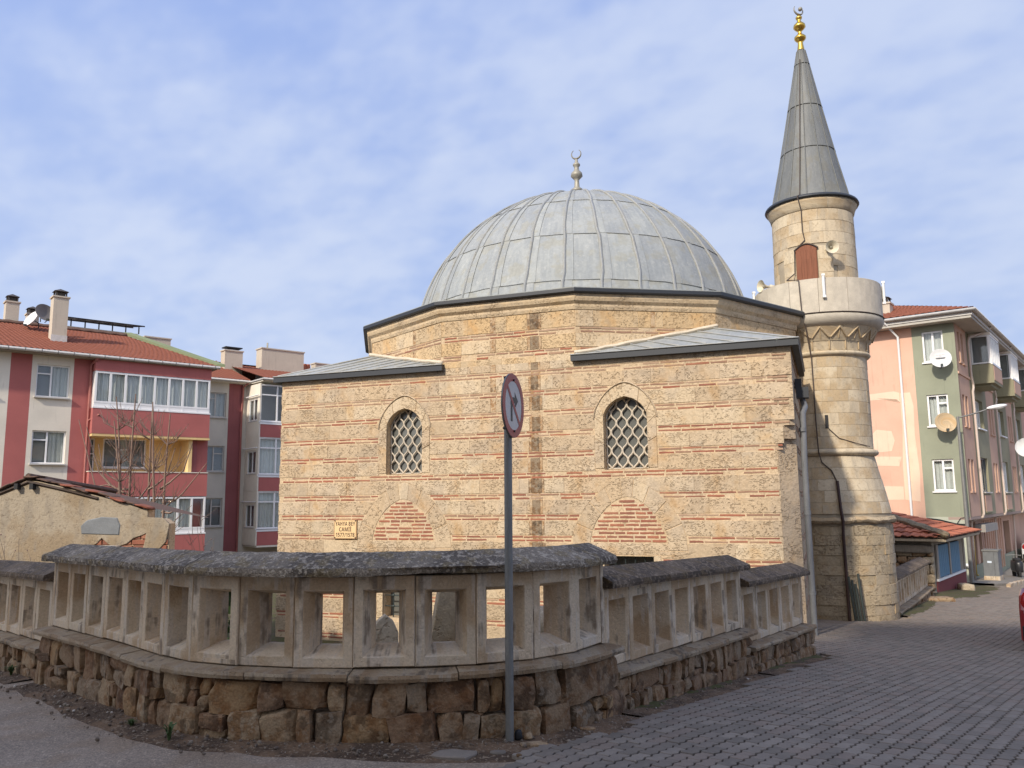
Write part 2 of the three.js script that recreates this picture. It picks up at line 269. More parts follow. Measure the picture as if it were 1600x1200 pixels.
// ---------------------------------------------------------------- object helpers
const used = {};
const numbered = n => { const k = used[n] = (used[n] ?? -1) + 1; return k ? `${n}_${String(k).padStart(3, '0')}` : n; };
function add(name, geo, m, parent, label) { const o = new THREE.Mesh(geo.attributes.uv ? geo : boxUV(geo), m); o.name = name; o.castShadow = o.receiveShadow = true; if (label) o.userData.label = label; if (parent) parent.add(o); return o; }
function tag(o, name, label, category, group) { o.name = numbered(name); o.userData = { label, category }; if (group) o.userData.group = group; scene.add(o); return o; }
function thing(name, label, category, p = [0, 0, 0], turn = 0, group) { const o = new THREE.Group(); o.position.set(...p); o.rotation.y = turn; return tag(o, name, label, category, group); }
function struct(name, geo, m) { const o = add(numbered(name), geo, m, scene); o.userData.kind = 'structure'; return o; }
const stuff = o => { o.userData.kind = 'stuff'; return o; };

// the lie of the land: the paved street falls away to the right, the road a little to the left
const sp = (t, k = 1.2) => Math.log1p(Math.exp(cl(t * k, -50, 50))) / k;
const G = (x, z) => { const s = x * 0.62 - z * 0.78; return -0.075 * sp(s - 5) + 0.028 * sp(s - 16) - 0.08 * sp(-x * 0.75 - z * 0.5 - 7, 1); };

// ================================================================ the mosque
const mosque = thing('mosque', 'old stone and brick mosque with a grey lead dome behind the balustrade', 'mosque', [1.855, 0, -21.51], -0.365);
{
  const PI = Math.PI, FZ = 5.5, BASE = -1.7;
  const winX = [-2.345, 2.42], SILL = 2.24, SPR = 3.25, APX = 3.64, WH = 0.425;
  // the outline of an opening: half width at a height
  const archHW = (hw, spring, apex) => y => y >= apex ? 0 : y <= spring ? hw : hw * Math.pow(1 - Math.pow((y - spring) / (apex - spring), 1.75), 0.62);
  const inHW = archHW(WH, SPR, APX), outHW = archHW(0.60, 3.22, 3.89), tymIn = archHW(0.74, 0.86, 1.73), tymOut = archHW(1.10, 0.80, 2.07), lowHW = 0.47;
  const bandY = k => 0.93 + 0.41 * k;
  const outline = (cx, hw, y0, y1, n = 12) => { const r = [], l = []; for (let i = 0; i <= n; i++) { const y = y0 + (y1 - y0) * (i / n); r.push([cx + hw(y), y]); if (hw(y) > 0.001) l.push([cx - hw(y), y]); } return [...r, ...l.reverse()]; };
  const pathOf = pts => { const s = new THREE.Path(); pts.forEach((p, i) => i ? s.lineTo(...p) : s.moveTo(...p)); s.closePath(); return s; };
  // mortar body of the front wall with its four openings
  const sh = new THREE.Shape(); [[-5.48, BASE], [5.16, BASE], [5.16, 4.42], [-5.48, 4.42]].forEach((p, i) => i ? sh.lineTo(...p) : sh.moveTo(...p));
  for (const x of winX) {
    sh.holes.push(pathOf([[x + WH, SILL], ...outline(x, inHW, SPR - 0.2, APX), [x - WH, SILL]].filter(Boolean)));
    sh.holes.push(pathOf([[x - lowHW, -0.7], [x + lowHW, -0.7], [x + lowHW, 0.62], [x - lowHW, 0.62]]));
  }
  let g = new THREE.ExtrudeGeometry(sh, { depth: 0.55, bevelEnabled: false }); g.translate(0, 0, FZ - 0.007 - 0.55);
  add('wall', boxUV(flat(g)), M.mortar, mosque, 'front wall of stone courses and brick bands');
  // corner with the chamfer and its stepped corbel
  const corner = [];
  const prism = (c, y0, y1) => { const s = new THREE.Shape(); [[5.16, -5.485], [5.485 - c, -5.485], [5.485, -5.485 + c], [5.485, -4.9], [5.16, -4.9]].forEach((p, i) => i ? s.lineTo(...p) : s.moveTo(...p)); const e = new THREE.ExtrudeGeometry(s, { depth: y1 - y0, bevelEnabled: false }); e.rotateX(-PI / 2); e.translate(0, y0, 0); return e; };
  for (const [c, a, b] of [[0.001, 3.12, 4.42], [0.09, 2.96, 3.12], [0.19, 2.72, 2.96], [0.30, BASE, 2.72]]) corner.push(flat(prism(c, a, b)));
  corner.forEach(q => { const p = q.attributes.position; for (let i = 0; i < p.count; i++) p.setZ(i, p.getZ(i)); });
  add('corner', boxUV(merge(corner.map(q => boxUV(q)))), M.stones[0], mosque, 'chamfered right corner with a stepped corbel');
  add('wall', boxUV(span(4.95, 5.485, BASE, 4.42, -5.5, 4.9)), M.stones[2], mosque);
  add('wall', boxUV(span(-5.485, -4.95, BASE, 4.42, -5.5, 4.94)), M.stones[1], mosque);
  add('wall', boxUV(span(-4.95, 4.95, BASE, 4.42, -5.485, -4.95)), M.stones[0], mosque);
  // the drum
  const RD = k => k / Math.cos(PI / 12);
  add('drum', boxUV(flat(lathe([[0.02, 4.3], [RD(5.4895), 4.3], [RD(5.4895), 5.6], [0.02, 5.6]], 12, 0, 0, 0, PI / 12))), M.mortar, mosque);
  add('cornice', boxUV(flat(lathe([[RD(5.3), 5.44], [RD(5.515), 5.44], [RD(5.535), 5.50], [RD(5.535), 5.545], [RD(5.60), 5.60], [RD(5.625), 5.66], [RD(5.625), 5.735], [RD(5.3), 5.735]], 12, 0, 0, 0, PI / 12))), M.drumStones[2], mosque);
  add('drum_edging', flat(lathe([[RD(5.3), 5.738], [RD(5.69), 5.738], [RD(5.72), 5.76], [RD(5.72), 5.83], [RD(5.3), 5.83]], 12, 0, 0, 0, PI / 12)), M.fascia, mosque);

  // ---- stones and bricks on a face: x, y in the face's own plane
  const bricks = [], stonesN = [];
  const place = (geo, m, fm) => { if (fm) geo.applyMatrix4(fm); return [geo, m]; };
  function addStone(poly, mtl, fm, z = FZ) {
    const zz = z + rr(-0.002, 0.004); let q = slab(poly, z - 0.05, zz, rr(0.002, 0.005)); q = boxUV(q, fm ? 1.3 : 0, 0); if (fm) q.applyMatrix4(fm);
    add('stone', q, mtl, mosque); stonesN.push(1);
  }
  function addBrick(x0, x1, y, h, mtl, fm, size, z = FZ) {
    const j = () => rr(-0.005, 0.005), n = x1 - x0 > 0.22 ? 3 : 1, lo = [], hi = [];
    for (let i = 0; i <= n; i++) { const x = x0 + (x1 - x0) * i / n; lo.push([x + j(), y - h / 2 + j()]); hi.push([x + j(), y + h / 2 + j()]); }
    let q = slab([...lo, ...hi.reverse()], z - 0.04, z - rr(0.0, 0.0045), 0.003); q = boxUV(q, rnd() * 9, rnd() * 9); if (fm) q.applyMatrix4(fm); bricks.push({ q, mtl, size });
  }
  // openings that cut a course; each gives a half width at a height
  const cutsAt = (y0, y1, stone) => {
    const c = []; for (const x of winX) {
      const f = y => Math.max(y > SILL - 0.02 && y < 3.89 ? outHW(y) : 0, y < 2.07 && y > 0.64 ? tymOut(y) : 0, y <= 0.64 && y > -0.75 ? lowHW + 0.14 : 0);
      let mx = 0; for (let i = 0; i <= 6; i++) mx = Math.max(mx, f(y0 + (y1 - y0) * i / 6)); if (mx > 0.03) c.push({ x, f });
    } return c;
  };
  const edge = (cut, s, y0, y1) => { const o = []; for (let i = 0; i <= 4; i++) { const y = y0 + (y1 - y0) * i / 4; o.push([cut.x + s * (Math.max(cut.f(y), 0) + 0.006), y]); } return o; };
  function courseStones(x0, x1, y0, y1, cuts, mats, fm, marks = []) {
    const bounds = []; let left = [[x0, y0], [x0, y1]];
    for (const c of cuts) { bounds.push([left, edge(c, -1, y0, y1)]); left = edge(c, 1, y0, y1); }
    bounds.push([left, [[x1, y0], [x1, y1]]]);
    for (const [L, R] of bounds) {
      const a = Math.max(...L.map(p => p[0])), b = Math.min(...R.map(p => p[0])); if (b - a < 0.04) { if (L.length > 2 || R.length > 2) continue; }
      let xs = [], x = a + rr(0.35, 0.95); while (x < b - 0.3) { xs.push(x); x += rr(0.42, 1.0); }
      for (const [m0, m1] of marks) if (m0 > a + 0.05 && m1 < b - 0.05) { if (!xs.some(q => Math.abs(q - m0) < 0.004)) xs = xs.filter(q => q < m0 - 0.12 || q > m1 + 0.12).concat(m0); xs = [...xs, m1].sort((p, q) => p - q); }
      let lo = L; const ends = [...xs.map(q => [[q - 0.001, y0], [q - 0.001, y1]]), R];
      ends.forEach((E, i) => {
        const mid = (lo[0][0] + E[0][0]) / 2, mk = marks.find(k => mid > k[0] && mid < k[1]);
        addStone([...E.map(p => p), ...lo.slice().reverse()].map(p => [p[0], p[1] + rr(-.006, .006)]), mk ? mk[2] : pick(mats), fm);
        if (xs[i] !== undefined) lo = [[xs[i] + 0.001, y0], [xs[i] + 0.001, y1]];
      });
    }
  }
  function brickRow(x0, x1, y, cuts, fm, dens, age) {
    let x = x0 + rr(0.0, 0.12);
    while (x < x1 - 0.08) {
      const l = rr(0.24, 0.44), e = Math.min(x + l, x1 - 0.015), mid = (x + e) / 2;
      const hit = cuts.find(c => Math.max(c.f(y - 0.02), c.f(y + 0.02)) > 0.01 && e > c.x - c.f(y) - 0.03 && x < c.x + c.f(y) + 0.03);
      if (hit) { const q = hit.x - hit.f(y) - 0.03; if (q - x > 0.1) addBrick(x, q, y, rr(0.026, 0.036), pick(rnd() < age ? M.oldBricks : M.bricks), fm, 2 - age); x = hit.x + hit.f(y) + 0.035; continue; }
      if (rnd() < dens) addBrick(x, e, y + rr(-0.004, 0.004), rr(0.027, 0.038), pick(rnd() < age ? M.oldBricks : M.bricks), fm, 2 - age);
      x = e + rr(0.018, 0.032);
    }
  }
  // front wall: courses of stone between double rows of thin brick
  for (let k = -5; k <= 8; k++) {
    const b = bandY(k), vis = b > 0.5;
    const y0 = b + 0.068, y1 = Math.min(bandY(k + 1) - 0.068, k === 8 ? 4.43 : 99);
    const jw = rr(-0.03, 0.03), ja = rr(-0.03, 0.03), marks = [[0.46 + jw, 0.515 + jw, M.stain2], [0.517 + jw, 0.70 + ja, M.stain], [0.702 + ja, 0.755 + ja, M.stain2]]; if (k >= 6) marks.unshift([-0.36, -0.24, M.stain2]);
    const xr = y1 > 3.13 ? 5.49 : y1 > 2.97 ? 5.4 : y1 > 2.75 ? 5.29 : 5.18;
    courseStones(-5.49, xr, y0, y1, cutsAt(y0, y1), M.stones, null, b > 0.3 ? marks : []);
    if (b > 0.3) add('water_stain', boxUV(slab([[0.50 + rr(-.03, .03), b - 0.075], [0.715 + rr(-.03, .03), b - 0.075], [0.715 + rr(-.03, .03), b + 0.075], [0.50 + rr(-.03, .03), b + 0.075]], FZ - 0.03, FZ - 0.0055, 0.001)), M.stain2, mosque);
    const age = b > 3.6 ? 0.9 : b > 3.0 ? 0.6 : 0.25;
    for (const o of [-0.034, 0.034]) { const y = b + o; brickRow(-5.47, Math.min(xr - 0.01, 5.42), y, cutsAt(y - 0.02, y + 0.02), null, 0.93, age); }
  }
  // the brick bands run on round the side wall
  for (let k = -3; k <= 8; k++) for (const o of [-0.034, 0.034]) brickRow(-4.8, 5.4, bandY(k) + o, [], new THREE.Matrix4().makeRotationY(PI / 2), 0.9, 1.5);
  // extra ragged courses of old brick under the eaves
  for (const [a, e] of [[-5.45, -1.5], [1.5, 5.45]]) for (const y of [4.385]) brickRow(a, e, y, [], null, 0.7, 1);
  // drum faces
  const face = k => new THREE.Matrix4().makeRotationY(k * PI / 6);
  for (let k = -2; k <= 3; k++) {
    const fm = face(k), hw = 1.468, m = k === 0 ? [[-0.36, -0.24, M.stain2], [0.45, 0.515, M.stain2], [0.517, 0.70, M.stain], [0.702, 0.76, M.stain2]] : k === 1 ? [[0.1, 0.19, M.stain2]] : k === -1 ? [[0.35, 0.46, M.stain2]] : [];
    for (const [y0, y1] of [[4.43, 4.55], [4.69, 4.96], [5.10, 5.43]]) courseStones(-hw, hw, y0, y1, [], M.drumStones, fm, y1 - y0 > 0.2 ? m : []);
    for (const b of [4.62, 5.03]) for (const o of [-0.034, 0.034]) brickRow(-hw, hw, b + o, [], fm, 0.86, 0.8);
  }
  // the bricked-up arches over the low windows
  for (const x of winX) {
    let n = 0; for (let y = 0.90; y < 1.70; y += 0.0735) { const h = tymIn(y + 0.02) - 0.02; let q = x - h + (n % 2 ? 0 : 0.12) * rnd(); n++; while (q < x + h - 0.06) { const e = Math.min(q + rr(0.19, 0.31), x + h); if (rnd() < 0.96) addBrick(q, e, y, rr(0.036, 0.044), pick(M.bricks), null, 5); q = e + rr(0.018, 0.03); } }
    // voussoirs
    const pt = (f, a) => { const lo = 0.72, hi = f === tymIn ? 1.73 : 2.07, s = a < 0.5 ? -1 : 1, t = a < 0.5 ? a * 2 : (1 - a) * 2, y = lo + (hi - lo) * Math.sin(t * PI / 2); return [x + s * f(Math.min(y, hi - 0.0001)) * (t > 0.999 ? 0 : 1), y]; };
    const cuts = [0, 0.12, 0.235, 0.34, 0.44, 0.56, 0.66, 0.765, 0.88, 1];
    for (let i = 0; i < cuts.length - 1; i++) { const a = cuts[i] + 0.003, b = cuts[i + 1] - 0.003, m = (a + b) / 2; addStone([pt(tymIn, a), pt(tymIn, m), pt(tymIn, b), pt(tymOut, b), pt(tymOut, m), pt(tymOut, a)].reverse(), pick(M.stones), null, FZ + 0.004); }
    addStone([[x - 1.09, 0.645], [x + 1.09, 0.645], [x + 1.09, 0.715], [x - 1.09, 0.715]], M.stones[0]); addStone([[x - 0.735, 0.722], [x + 0.735, 0.722], [x + 0.735, 0.86], [x - 0.735, 0.86]], M.stones[1]);
    // surround of the arched window
    const sp2 = (f, t) => { const lo = SILL + 0.01, hi = f === inHW ? APX : 3.89, s = t < 0.5 ? -1 : 1, q = t < 0.5 ? t * 2 : (1 - t) * 2, y = lo + (hi - lo) * Math.pow(q, 0.8); return [x + s * (q > 0.999 ? 0 : f(y)), y]; };
    const cu = [0, 0.14, 0.27, 0.36, 0.45, 0.55, 0.64, 0.73, 0.86, 1];
    for (let i = 0; i < cu.length - 1; i++) { const a = cu[i] + 0.002, b = cu[i + 1] - 0.002, st = [0, 0.25, 0.5, 0.75, 1].map(q => a + (b - a) * q); addStone([...st.map(q => sp2(inHW, q)), ...st.slice().reverse().map(q => sp2(outHW, q))].reverse(), i > 1 && i < 7 ? M.stones[4] : pick(M.stones), null, FZ + 0.006); }
    // a raised moulding follows the head of the arch
    const hood = []; for (let i = 0; i <= 24; i++) { const y = 3.22 + 0.69 * Math.sin(Math.min(i, 24 - i) / 12 * PI / 2), s = i < 12 ? -1 : 1; hood.push([x + s * (i === 12 ? 0 : archHW(0.62, 3.2, 3.915)(y)), y, FZ + 0.008]); }
    add('hood_moulding', tube(hood, 0.016, 5), M.stones[1], mosque);
    // plaster lattice, glass and frame
    const win = add('window', (() => { const fr = []; const o = outline(x, y => Math.max(inHW(y) - 0.012, 0), SPR - 0.15, APX - 0.012, 14); const P = [[x - WH + 0.012, SILL + 0.02], [x + WH - 0.012, SILL + 0.02], ...o].map(p => [p[0], p[1], FZ - 0.20]); P.push(P[0].slice()); return tube(P, 0.022, 4); })(), M.lattice, mosque, 'arched window with white plaster lattice of leaf shaped openings');
    const strands = [], w = WH * 2 / 4, ph = 0.18, NS = 60;
    for (let s = -1; s <= 5; s++) for (const sg of [-1, 1]) {
      let run = []; const flush = () => { if (run.length > 2) strands.push(tube(run, 0.019, 5)); run = []; };
      for (let i = 0; i <= NS * 1.2; i++) {
        const y = SILL + 0.02 + i * 0.0245, tt = (y - SILL) / ph * PI, c = Math.cos(tt), wv = Math.sign(c) * Math.pow(Math.abs(c), 0.8);
        const px = x - WH + w * (s + 0.5) + sg * w * 0.25 * (1 + wv * sg * 0 ) + sg * 0; const xx = x - WH + w * s + (sg > 0 ? w * 0.25 : w * 0.75) + (sg > 0 ? 1 : -1) * wv * w * 0.235;
        if (y < APX && Math.abs(xx - x) < inHW(y) - 0.008) run.push([xx, y, FZ - 0.19]); else flush();
      } flush();
    }
    add('lattice', merge(strands), M.lattice, win);
    const gs = new THREE.Shape(); outline(x, y => Math.max(inHW(y), 0), SILL, APX, 20).forEach((p, i) => i ? gs.lineTo(...p) : gs.moveTo(...p));
    const ge = new THREE.ExtrudeGeometry(gs, { depth: 0.01, bevelEnabled: false }); ge.translate(0, 0, FZ - 0.25); add('pane', flat(ge), M.glassDark, win);
    // low window: iron grid in a stone frame
    const lw = add('low_window', (() => { const b = []; for (let i = 1; i < 5; i++) b.push(tube([[x - lowHW + i * lowHW * 2 / 5, -0.7, FZ - 0.12], [x - lowHW + i * lowHW * 2 / 5, 0.62, FZ - 0.12]], 0.013, 6)); for (let i = 1; i < 6; i++) b.push(tube([[x - lowHW, -0.7 + i * 0.22, FZ - 0.12], [x + lowHW, -0.7 + i * 0.22, FZ - 0.12]], 0.013, 6)); return merge(b); })(), M.iron, mosque, 'low rectangular window with iron grid');
    const knots = []; for (let i = 1; i < 5; i++) for (let j = 1; j < 6; j++) { const q = new THREE.IcosahedronGeometry(0.03, 1); q.translate(x - lowHW + i * lowHW * 2 / 5, -0.7 + j * 0.22, FZ - 0.12); knots.push(q); }
    add('knot', merge(knots), M.iron, lw); add('pane', span(x - lowHW, x + lowHW, -0.7, 0.62, FZ - 0.36, FZ - 0.35), M.glassDark, lw);
    for (const s of [-1, 1]) addStone([[x + s * lowHW, -0.7], [x + s * (lowHW + 0.13), -0.7], [x + s * (lowHW + 0.13), 0.635], [x + s * lowHW, 0.635]].sort(() => 0).slice()[s > 0 ? 'slice' : 'reverse'](), M.stones[4], null, FZ + 0.01);
  }
  // the bricks that show largest are single parts, the rest are joined
  bricks.sort((a, b) => b.size - a.size);
  bricks.slice(0, 296).forEach(b => add('brick', b.q, b.mtl, mosque));
  [...M.bricks, ...M.oldBricks].forEach(m => { const l = bricks.slice(296).filter(b => b.mtl === m).map(b => b.q); if (l.length) stuff(add('brick_courses', merge(l), m, mosque)); });

  // ---- lead dome: sheets between standing seams
  const A = 4.42, B = 4.35, CY = 5.45, N = 32, rings = [5.86, 6.42, 7.62, 8.77, 9.70];
  const dp = (a, y, o = 0) => { const t = Math.asin(cl((y - CY) / B)), r = (A + o) * Math.cos(t); return [Math.sin(a) * r, CY + (B + o) * Math.sin(t), Math.cos(a) * r]; };
  const thOf = y => Math.asin(cl((y - CY) / B)), yOf = t => CY + B * Math.sin(t);
  { const pr = []; for (let i = 0; i <= 30; i++) { const t = thOf(5.86) + (PI / 2 - thOf(5.86)) * i / 30; pr.push([Math.max(0.001, (A - 0.05) * Math.cos(t)), CY + (B - 0.05) * Math.sin(t)]); } add('dome', lathe(pr, 64), M.leads[0], mosque, 'grey lead dome with raised seams'); }
  const dome = mosque.children[mosque.children.length - 1];
  function sheet(a0, a1, y0, y1, o, m) {
    const nu = 3, nv = 6, P = [], uv = [], idx = [], bul = rr(0.0, 0.012), tl = rr(-0.004, 0.004), uo = rnd() * 9, t0 = thOf(y0), t1 = thOf(y1);
    for (let v = 0; v <= nv; v++) for (let u = 0; u <= nu; u++) {
      const a = a0 + (a1 - a0) * u / nu, t = t0 + (t1 - t0) * v / nv, k = Math.sin(u / nu * PI) * Math.sin(v / nv * PI);
      P.push(...dp(a, yOf(t), o + 0.008 * (1 - v / nv) + bul * k + tl * u / nu)); uv.push((a - a0) * 4 + uo, t * 4.4 + uo * 2);
    }
    for (let v = 0; v < nv; v++) for (let u = 0; u < nu; u++) { const k = v * (nu + 1) + u; idx.push(k, k + 1, k + nu + 1, k + 1, k + nu + 2, k + nu + 1); }
    const q = new THREE.BufferGeometry(); q.setAttribute('position', new THREE.Float32BufferAttribute(P, 3)); q.setAttribute('uv', new THREE.Float32BufferAttribute(uv, 2)); q.setIndex(idx); q.computeVertexNormals(); add('lead_sheet', q, m, dome);
  }
  const da = 2 * PI / N;
  for (let i = 0; i < N; i++) for (let r = 0; r < 4; r++) {
    const a = i * da + (r % 2 ? 0.008 : 0), f = 0.24; sheet(a, a + da * f, rings[r], rings[r + 1], 0.012, pick(M.leads)); sheet(a + da * f - 0.006, a + da, rings[r], rings[r + 1], 0, pick(M.leads));
  }
  for (let i = 0; i < N; i++) { const pts = []; for (let k = 0; k <= 22; k++) { const y = yOf(thOf(5.86) + (thOf(9.72) - thOf(5.86)) * k / 22), r = rings.filter(q => y > q + 0.001).length - 1; pts.push(dp(i * da + (r % 2 ? 0.008 : 0) + rr(-0.0015, 0.0015), y, 0.016)); } add('seam', tube(pts, 0.036, 5), M.leadSeam, dome); }
  for (const r of [6.42, 7.62, 8.77]) for (let i = 0; i < N; i++) { const pts = []; for (let k = 0; k <= 4; k++) pts.push(dp(i * da + da * k / 4, r + rr(-0.008, 0.008), 0.012)); add('lap', tube(pts, 0.009, 4), M.leadSeam, dome); }
  add('dome_skirt', flat(lathe([[RD(5.70), 5.832], [RD(5.70), 5.852], [RD(4.4), 6.0], [RD(3.6), 6.0]], 12, 0, 0, 0, PI / 12)), M.leads[1], mosque);
  { const fin = add('finial', lathe([[0.001, 9.7], [0.16, 9.72], [0.10, 9.86], [0.075, 9.98], [0.09, 10.04], [0.155, 10.10], [0.155, 10.16], [0.075, 10.22], [0.062, 10.42], [0.10, 10.47], [0.165, 10.54], [0.15, 10.63], [0.075, 10.71], [0.062, 10.80], [0.10, 10.85], [0.10, 10.89], [0.05, 10.94], [0.04, 11.03], [0.001, 11.05]], 20), M.oldMetal, mosque);
    const pts = []; for (let i = 0; i <= 20; i++) { const a = -PI / 2 + (i - 10) / 10 * 2.55; pts.push([Math.cos(a) * 0.135, 11.19 + Math.sin(a) * 0.135, 0]); }
    const c1 = tube(pts.slice(0, 11), 0.008, 6, false, 0.03), c2 = tube(pts.slice(10), 0.03, 6, false, 0.008); add('crescent', merge([c1, c2]), M.oldMetal, fin); }

  // ---- lead roofs on the four corners of the square
  for (let q = 0; q < 4; q++) {
    const r = q * PI / 2 + PI / 4, rot = new THREE.Matrix4().makeRotationY(r - PI / 4), ap = [4.05, 5.12, 4.05], E = 5.64, ey = 4.50;
    const half = (mir) => {
      const n = 10, mm = 4, top = [], S = (a, b) => { const A0 = [1.40, ey, E], A1 = [E, ey, E], D0 = [1.40, ey + 0.03, 5.46], D1 = ap; const lo = A0.map((c, i) => c + (A1[i] - c) * a), hi = D0.map((c, i) => c + (D1[i] - c) * a); const p = lo.map((c, i) => c + (hi[i] - c) * b); p[1] += 0.012 * n3(p[0] * 2, p[2] * 2, q, 5); return mir ? [p[2], p[1], p[0]] : p; };
      for (let i = 0; i < n; i++) for (let j = 0; j < mm; j++) { const a = S(i / n, j / mm), b = S((i + 1) / n, j / mm), c = S((i + 1) / n, (j + 1) / mm), d = S(i / n, (j + 1) / mm); mir ? top.push(...a, ...c, ...b, ...a, ...d, ...c) : top.push(...a, ...b, ...c, ...a, ...c, ...d); }
      const seams = []; for (let i = 0; i <= 8; i++) { const t = 0.03 + i / 8 * 0.94; seams.push(tube([S(t, 0), S(t, 0.5), S(t, 1)].map(p => [p[0], p[1] + 0.012, p[2]]), 0.02, 5)); }
      seams.push(tube([S(0, 0), S(1, 0)], 0.016, 5));
      return [polyGeo(top), merge(seams)];
    };
    const h0 = half(false), h1 = half(true);
    const roof = add('corner_roof', boxUV(merge([boxUV(h0[0]), boxUV(h1[0])])).applyMatrix4(rot), pick(M.leads), mosque, 'sloping grey lead roof over a corner');
    add('seam', merge([h0[1], h1[1]]).applyMatrix4(rot), M.leadSeam, roof);
    add('fascia', merge([span(1.40, E - 0.006, ey - 0.125, ey - 0.008, 5.52, E - 0.006), span(5.52, E - 0.006, ey - 0.124, ey - 0.009, 1.40, 5.52)]).applyMatrix4(rot), M.fascia, roof);
    add('soffit', merge([span(1.44, 5.52, ey - 0.10, ey - 0.02, 4.3, 5.515), span(4.3, 5.515, ey - 0.10, ey - 0.021, 1.44, 4.3)]).applyMatrix4(rot), M.stain2, roof);
    if (q === 0 || q === 3) { // crumbling mortar fillet where roof meets drum
      const pts = []; for (let i = 0; i <= 14; i++) { const a = i / 14, p = q === 0 ? [1.45 + (4.06 - 1.45) * a, 4.54 + (5.14 - 4.54) * a + rr(-.01, .015), 5.52 + (4.06 - 5.52) * a] : null; if (p) pts.push(p); else { const s = [4.06 + (1.45 - 4.06) * a, 5.14 + (4.54 - 5.14) * a + rr(-.01, .015), 4.06 + (5.52 - 4.06) * a]; pts.push([-s[0], s[1], s[2]]); } }
      add('mortar_fillet', tube(pts, 0.05, 6), M.paleMortar, mosque);
    }
  }
  // rain-water head and downpipe behind the corner
  const dpipe = add('downpipe', merge([tube([[5.62, 3.50, 4.62], [5.66, 3.36, 4.66], [5.62, 3.2, 5.02], [5.60, 2.2, 5.04], [5.60, -0.72, 5.05], [5.68, -0.90, 5.06], [6.62, -1.06, 5.0]], 0.055, 10)]), M.pipeGrey, mosque, 'grey plastic rain downpipe');
  add('hopper', merge([span(5.52, 5.74, 3.52, 3.72, 4.50, 4.76), span(5.50, 5.62, 3.72, 3.9, 4.3, 4.6)]), M.fascia, dpipe);
  for (const y of [2.9, 1.4, 0.0]) add('collar', (() => { const c = new THREE.CylinderGeometry(0.066, 0.066, 0.07, 10); c.translate(5.60, y, 5.04); return c; })(), M.pipeGrey, dpipe);
}
// the plaque on the front wall
{
  const d = [0.9341, 0.3569], p = [-5.24 + d[0] * 1.765, 1.10, -18.34 + d[1] * 1.765], n = [-0.3569, 0.9341];
  const s = thing('plaque', 'small tan name plaque with dark lettering at the left of the front wall', 'plaque', [p[0] + n[0] * 0.03, p[1], p[2] + n[1] * 0.03], -0.365);
  const W = 0.56, H = 0.405, c = document.createElement('canvas'); c.width = 560; c.height = 405; const x = c.getContext('2d');
  x.fillStyle = '#e6c592'; x.fillRect(0, 0, 560, 405); x.strokeStyle = '#5a2a1c'; x.lineWidth = 7; x.strokeRect(6, 6, 548, 393);
  x.fillStyle = '#5a2a1c'; for (const [a, b] of [[6, 6], [554, 6], [6, 399], [554, 399]]) { x.beginPath(); x.arc(a, b, 20, 0, 7); x.fill(); }
  x.fillStyle = '#3a1c14'; x.textAlign = 'center'; x.font = 'bold 122px sans-serif'; x.fillText('YAHYA BEY', 280, 128, 500); x.fillText('CAM\u0130\u0130', 280, 250, 320); x.fillText('1577/1578', 280, 368, 480);
  const t = new THREE.CanvasTexture(c); t.colorSpace = THREE.SRGBColorSpace; const pm = new THREE.MeshStandardMaterial({ map: t, roughness: 0.5 });
  add('board', bx(W, H, 0.024), mat([0.55, 0.36, 0.18], { r: 0.5 }), s); const q = new THREE.PlaneGeometry(W - 0.01, H - 0.01); q.translate(0, 0, 0.0135); add('lettering', q, pm, s);
  for (const a of [-1, 1]) for (const b of [-1, 1]) { const k = new THREE.SphereGeometry(0.012, 8, 6); k.translate(a * 0.25, b * 0.175, 0.015); add('screw', k, M.iron, s); }
}

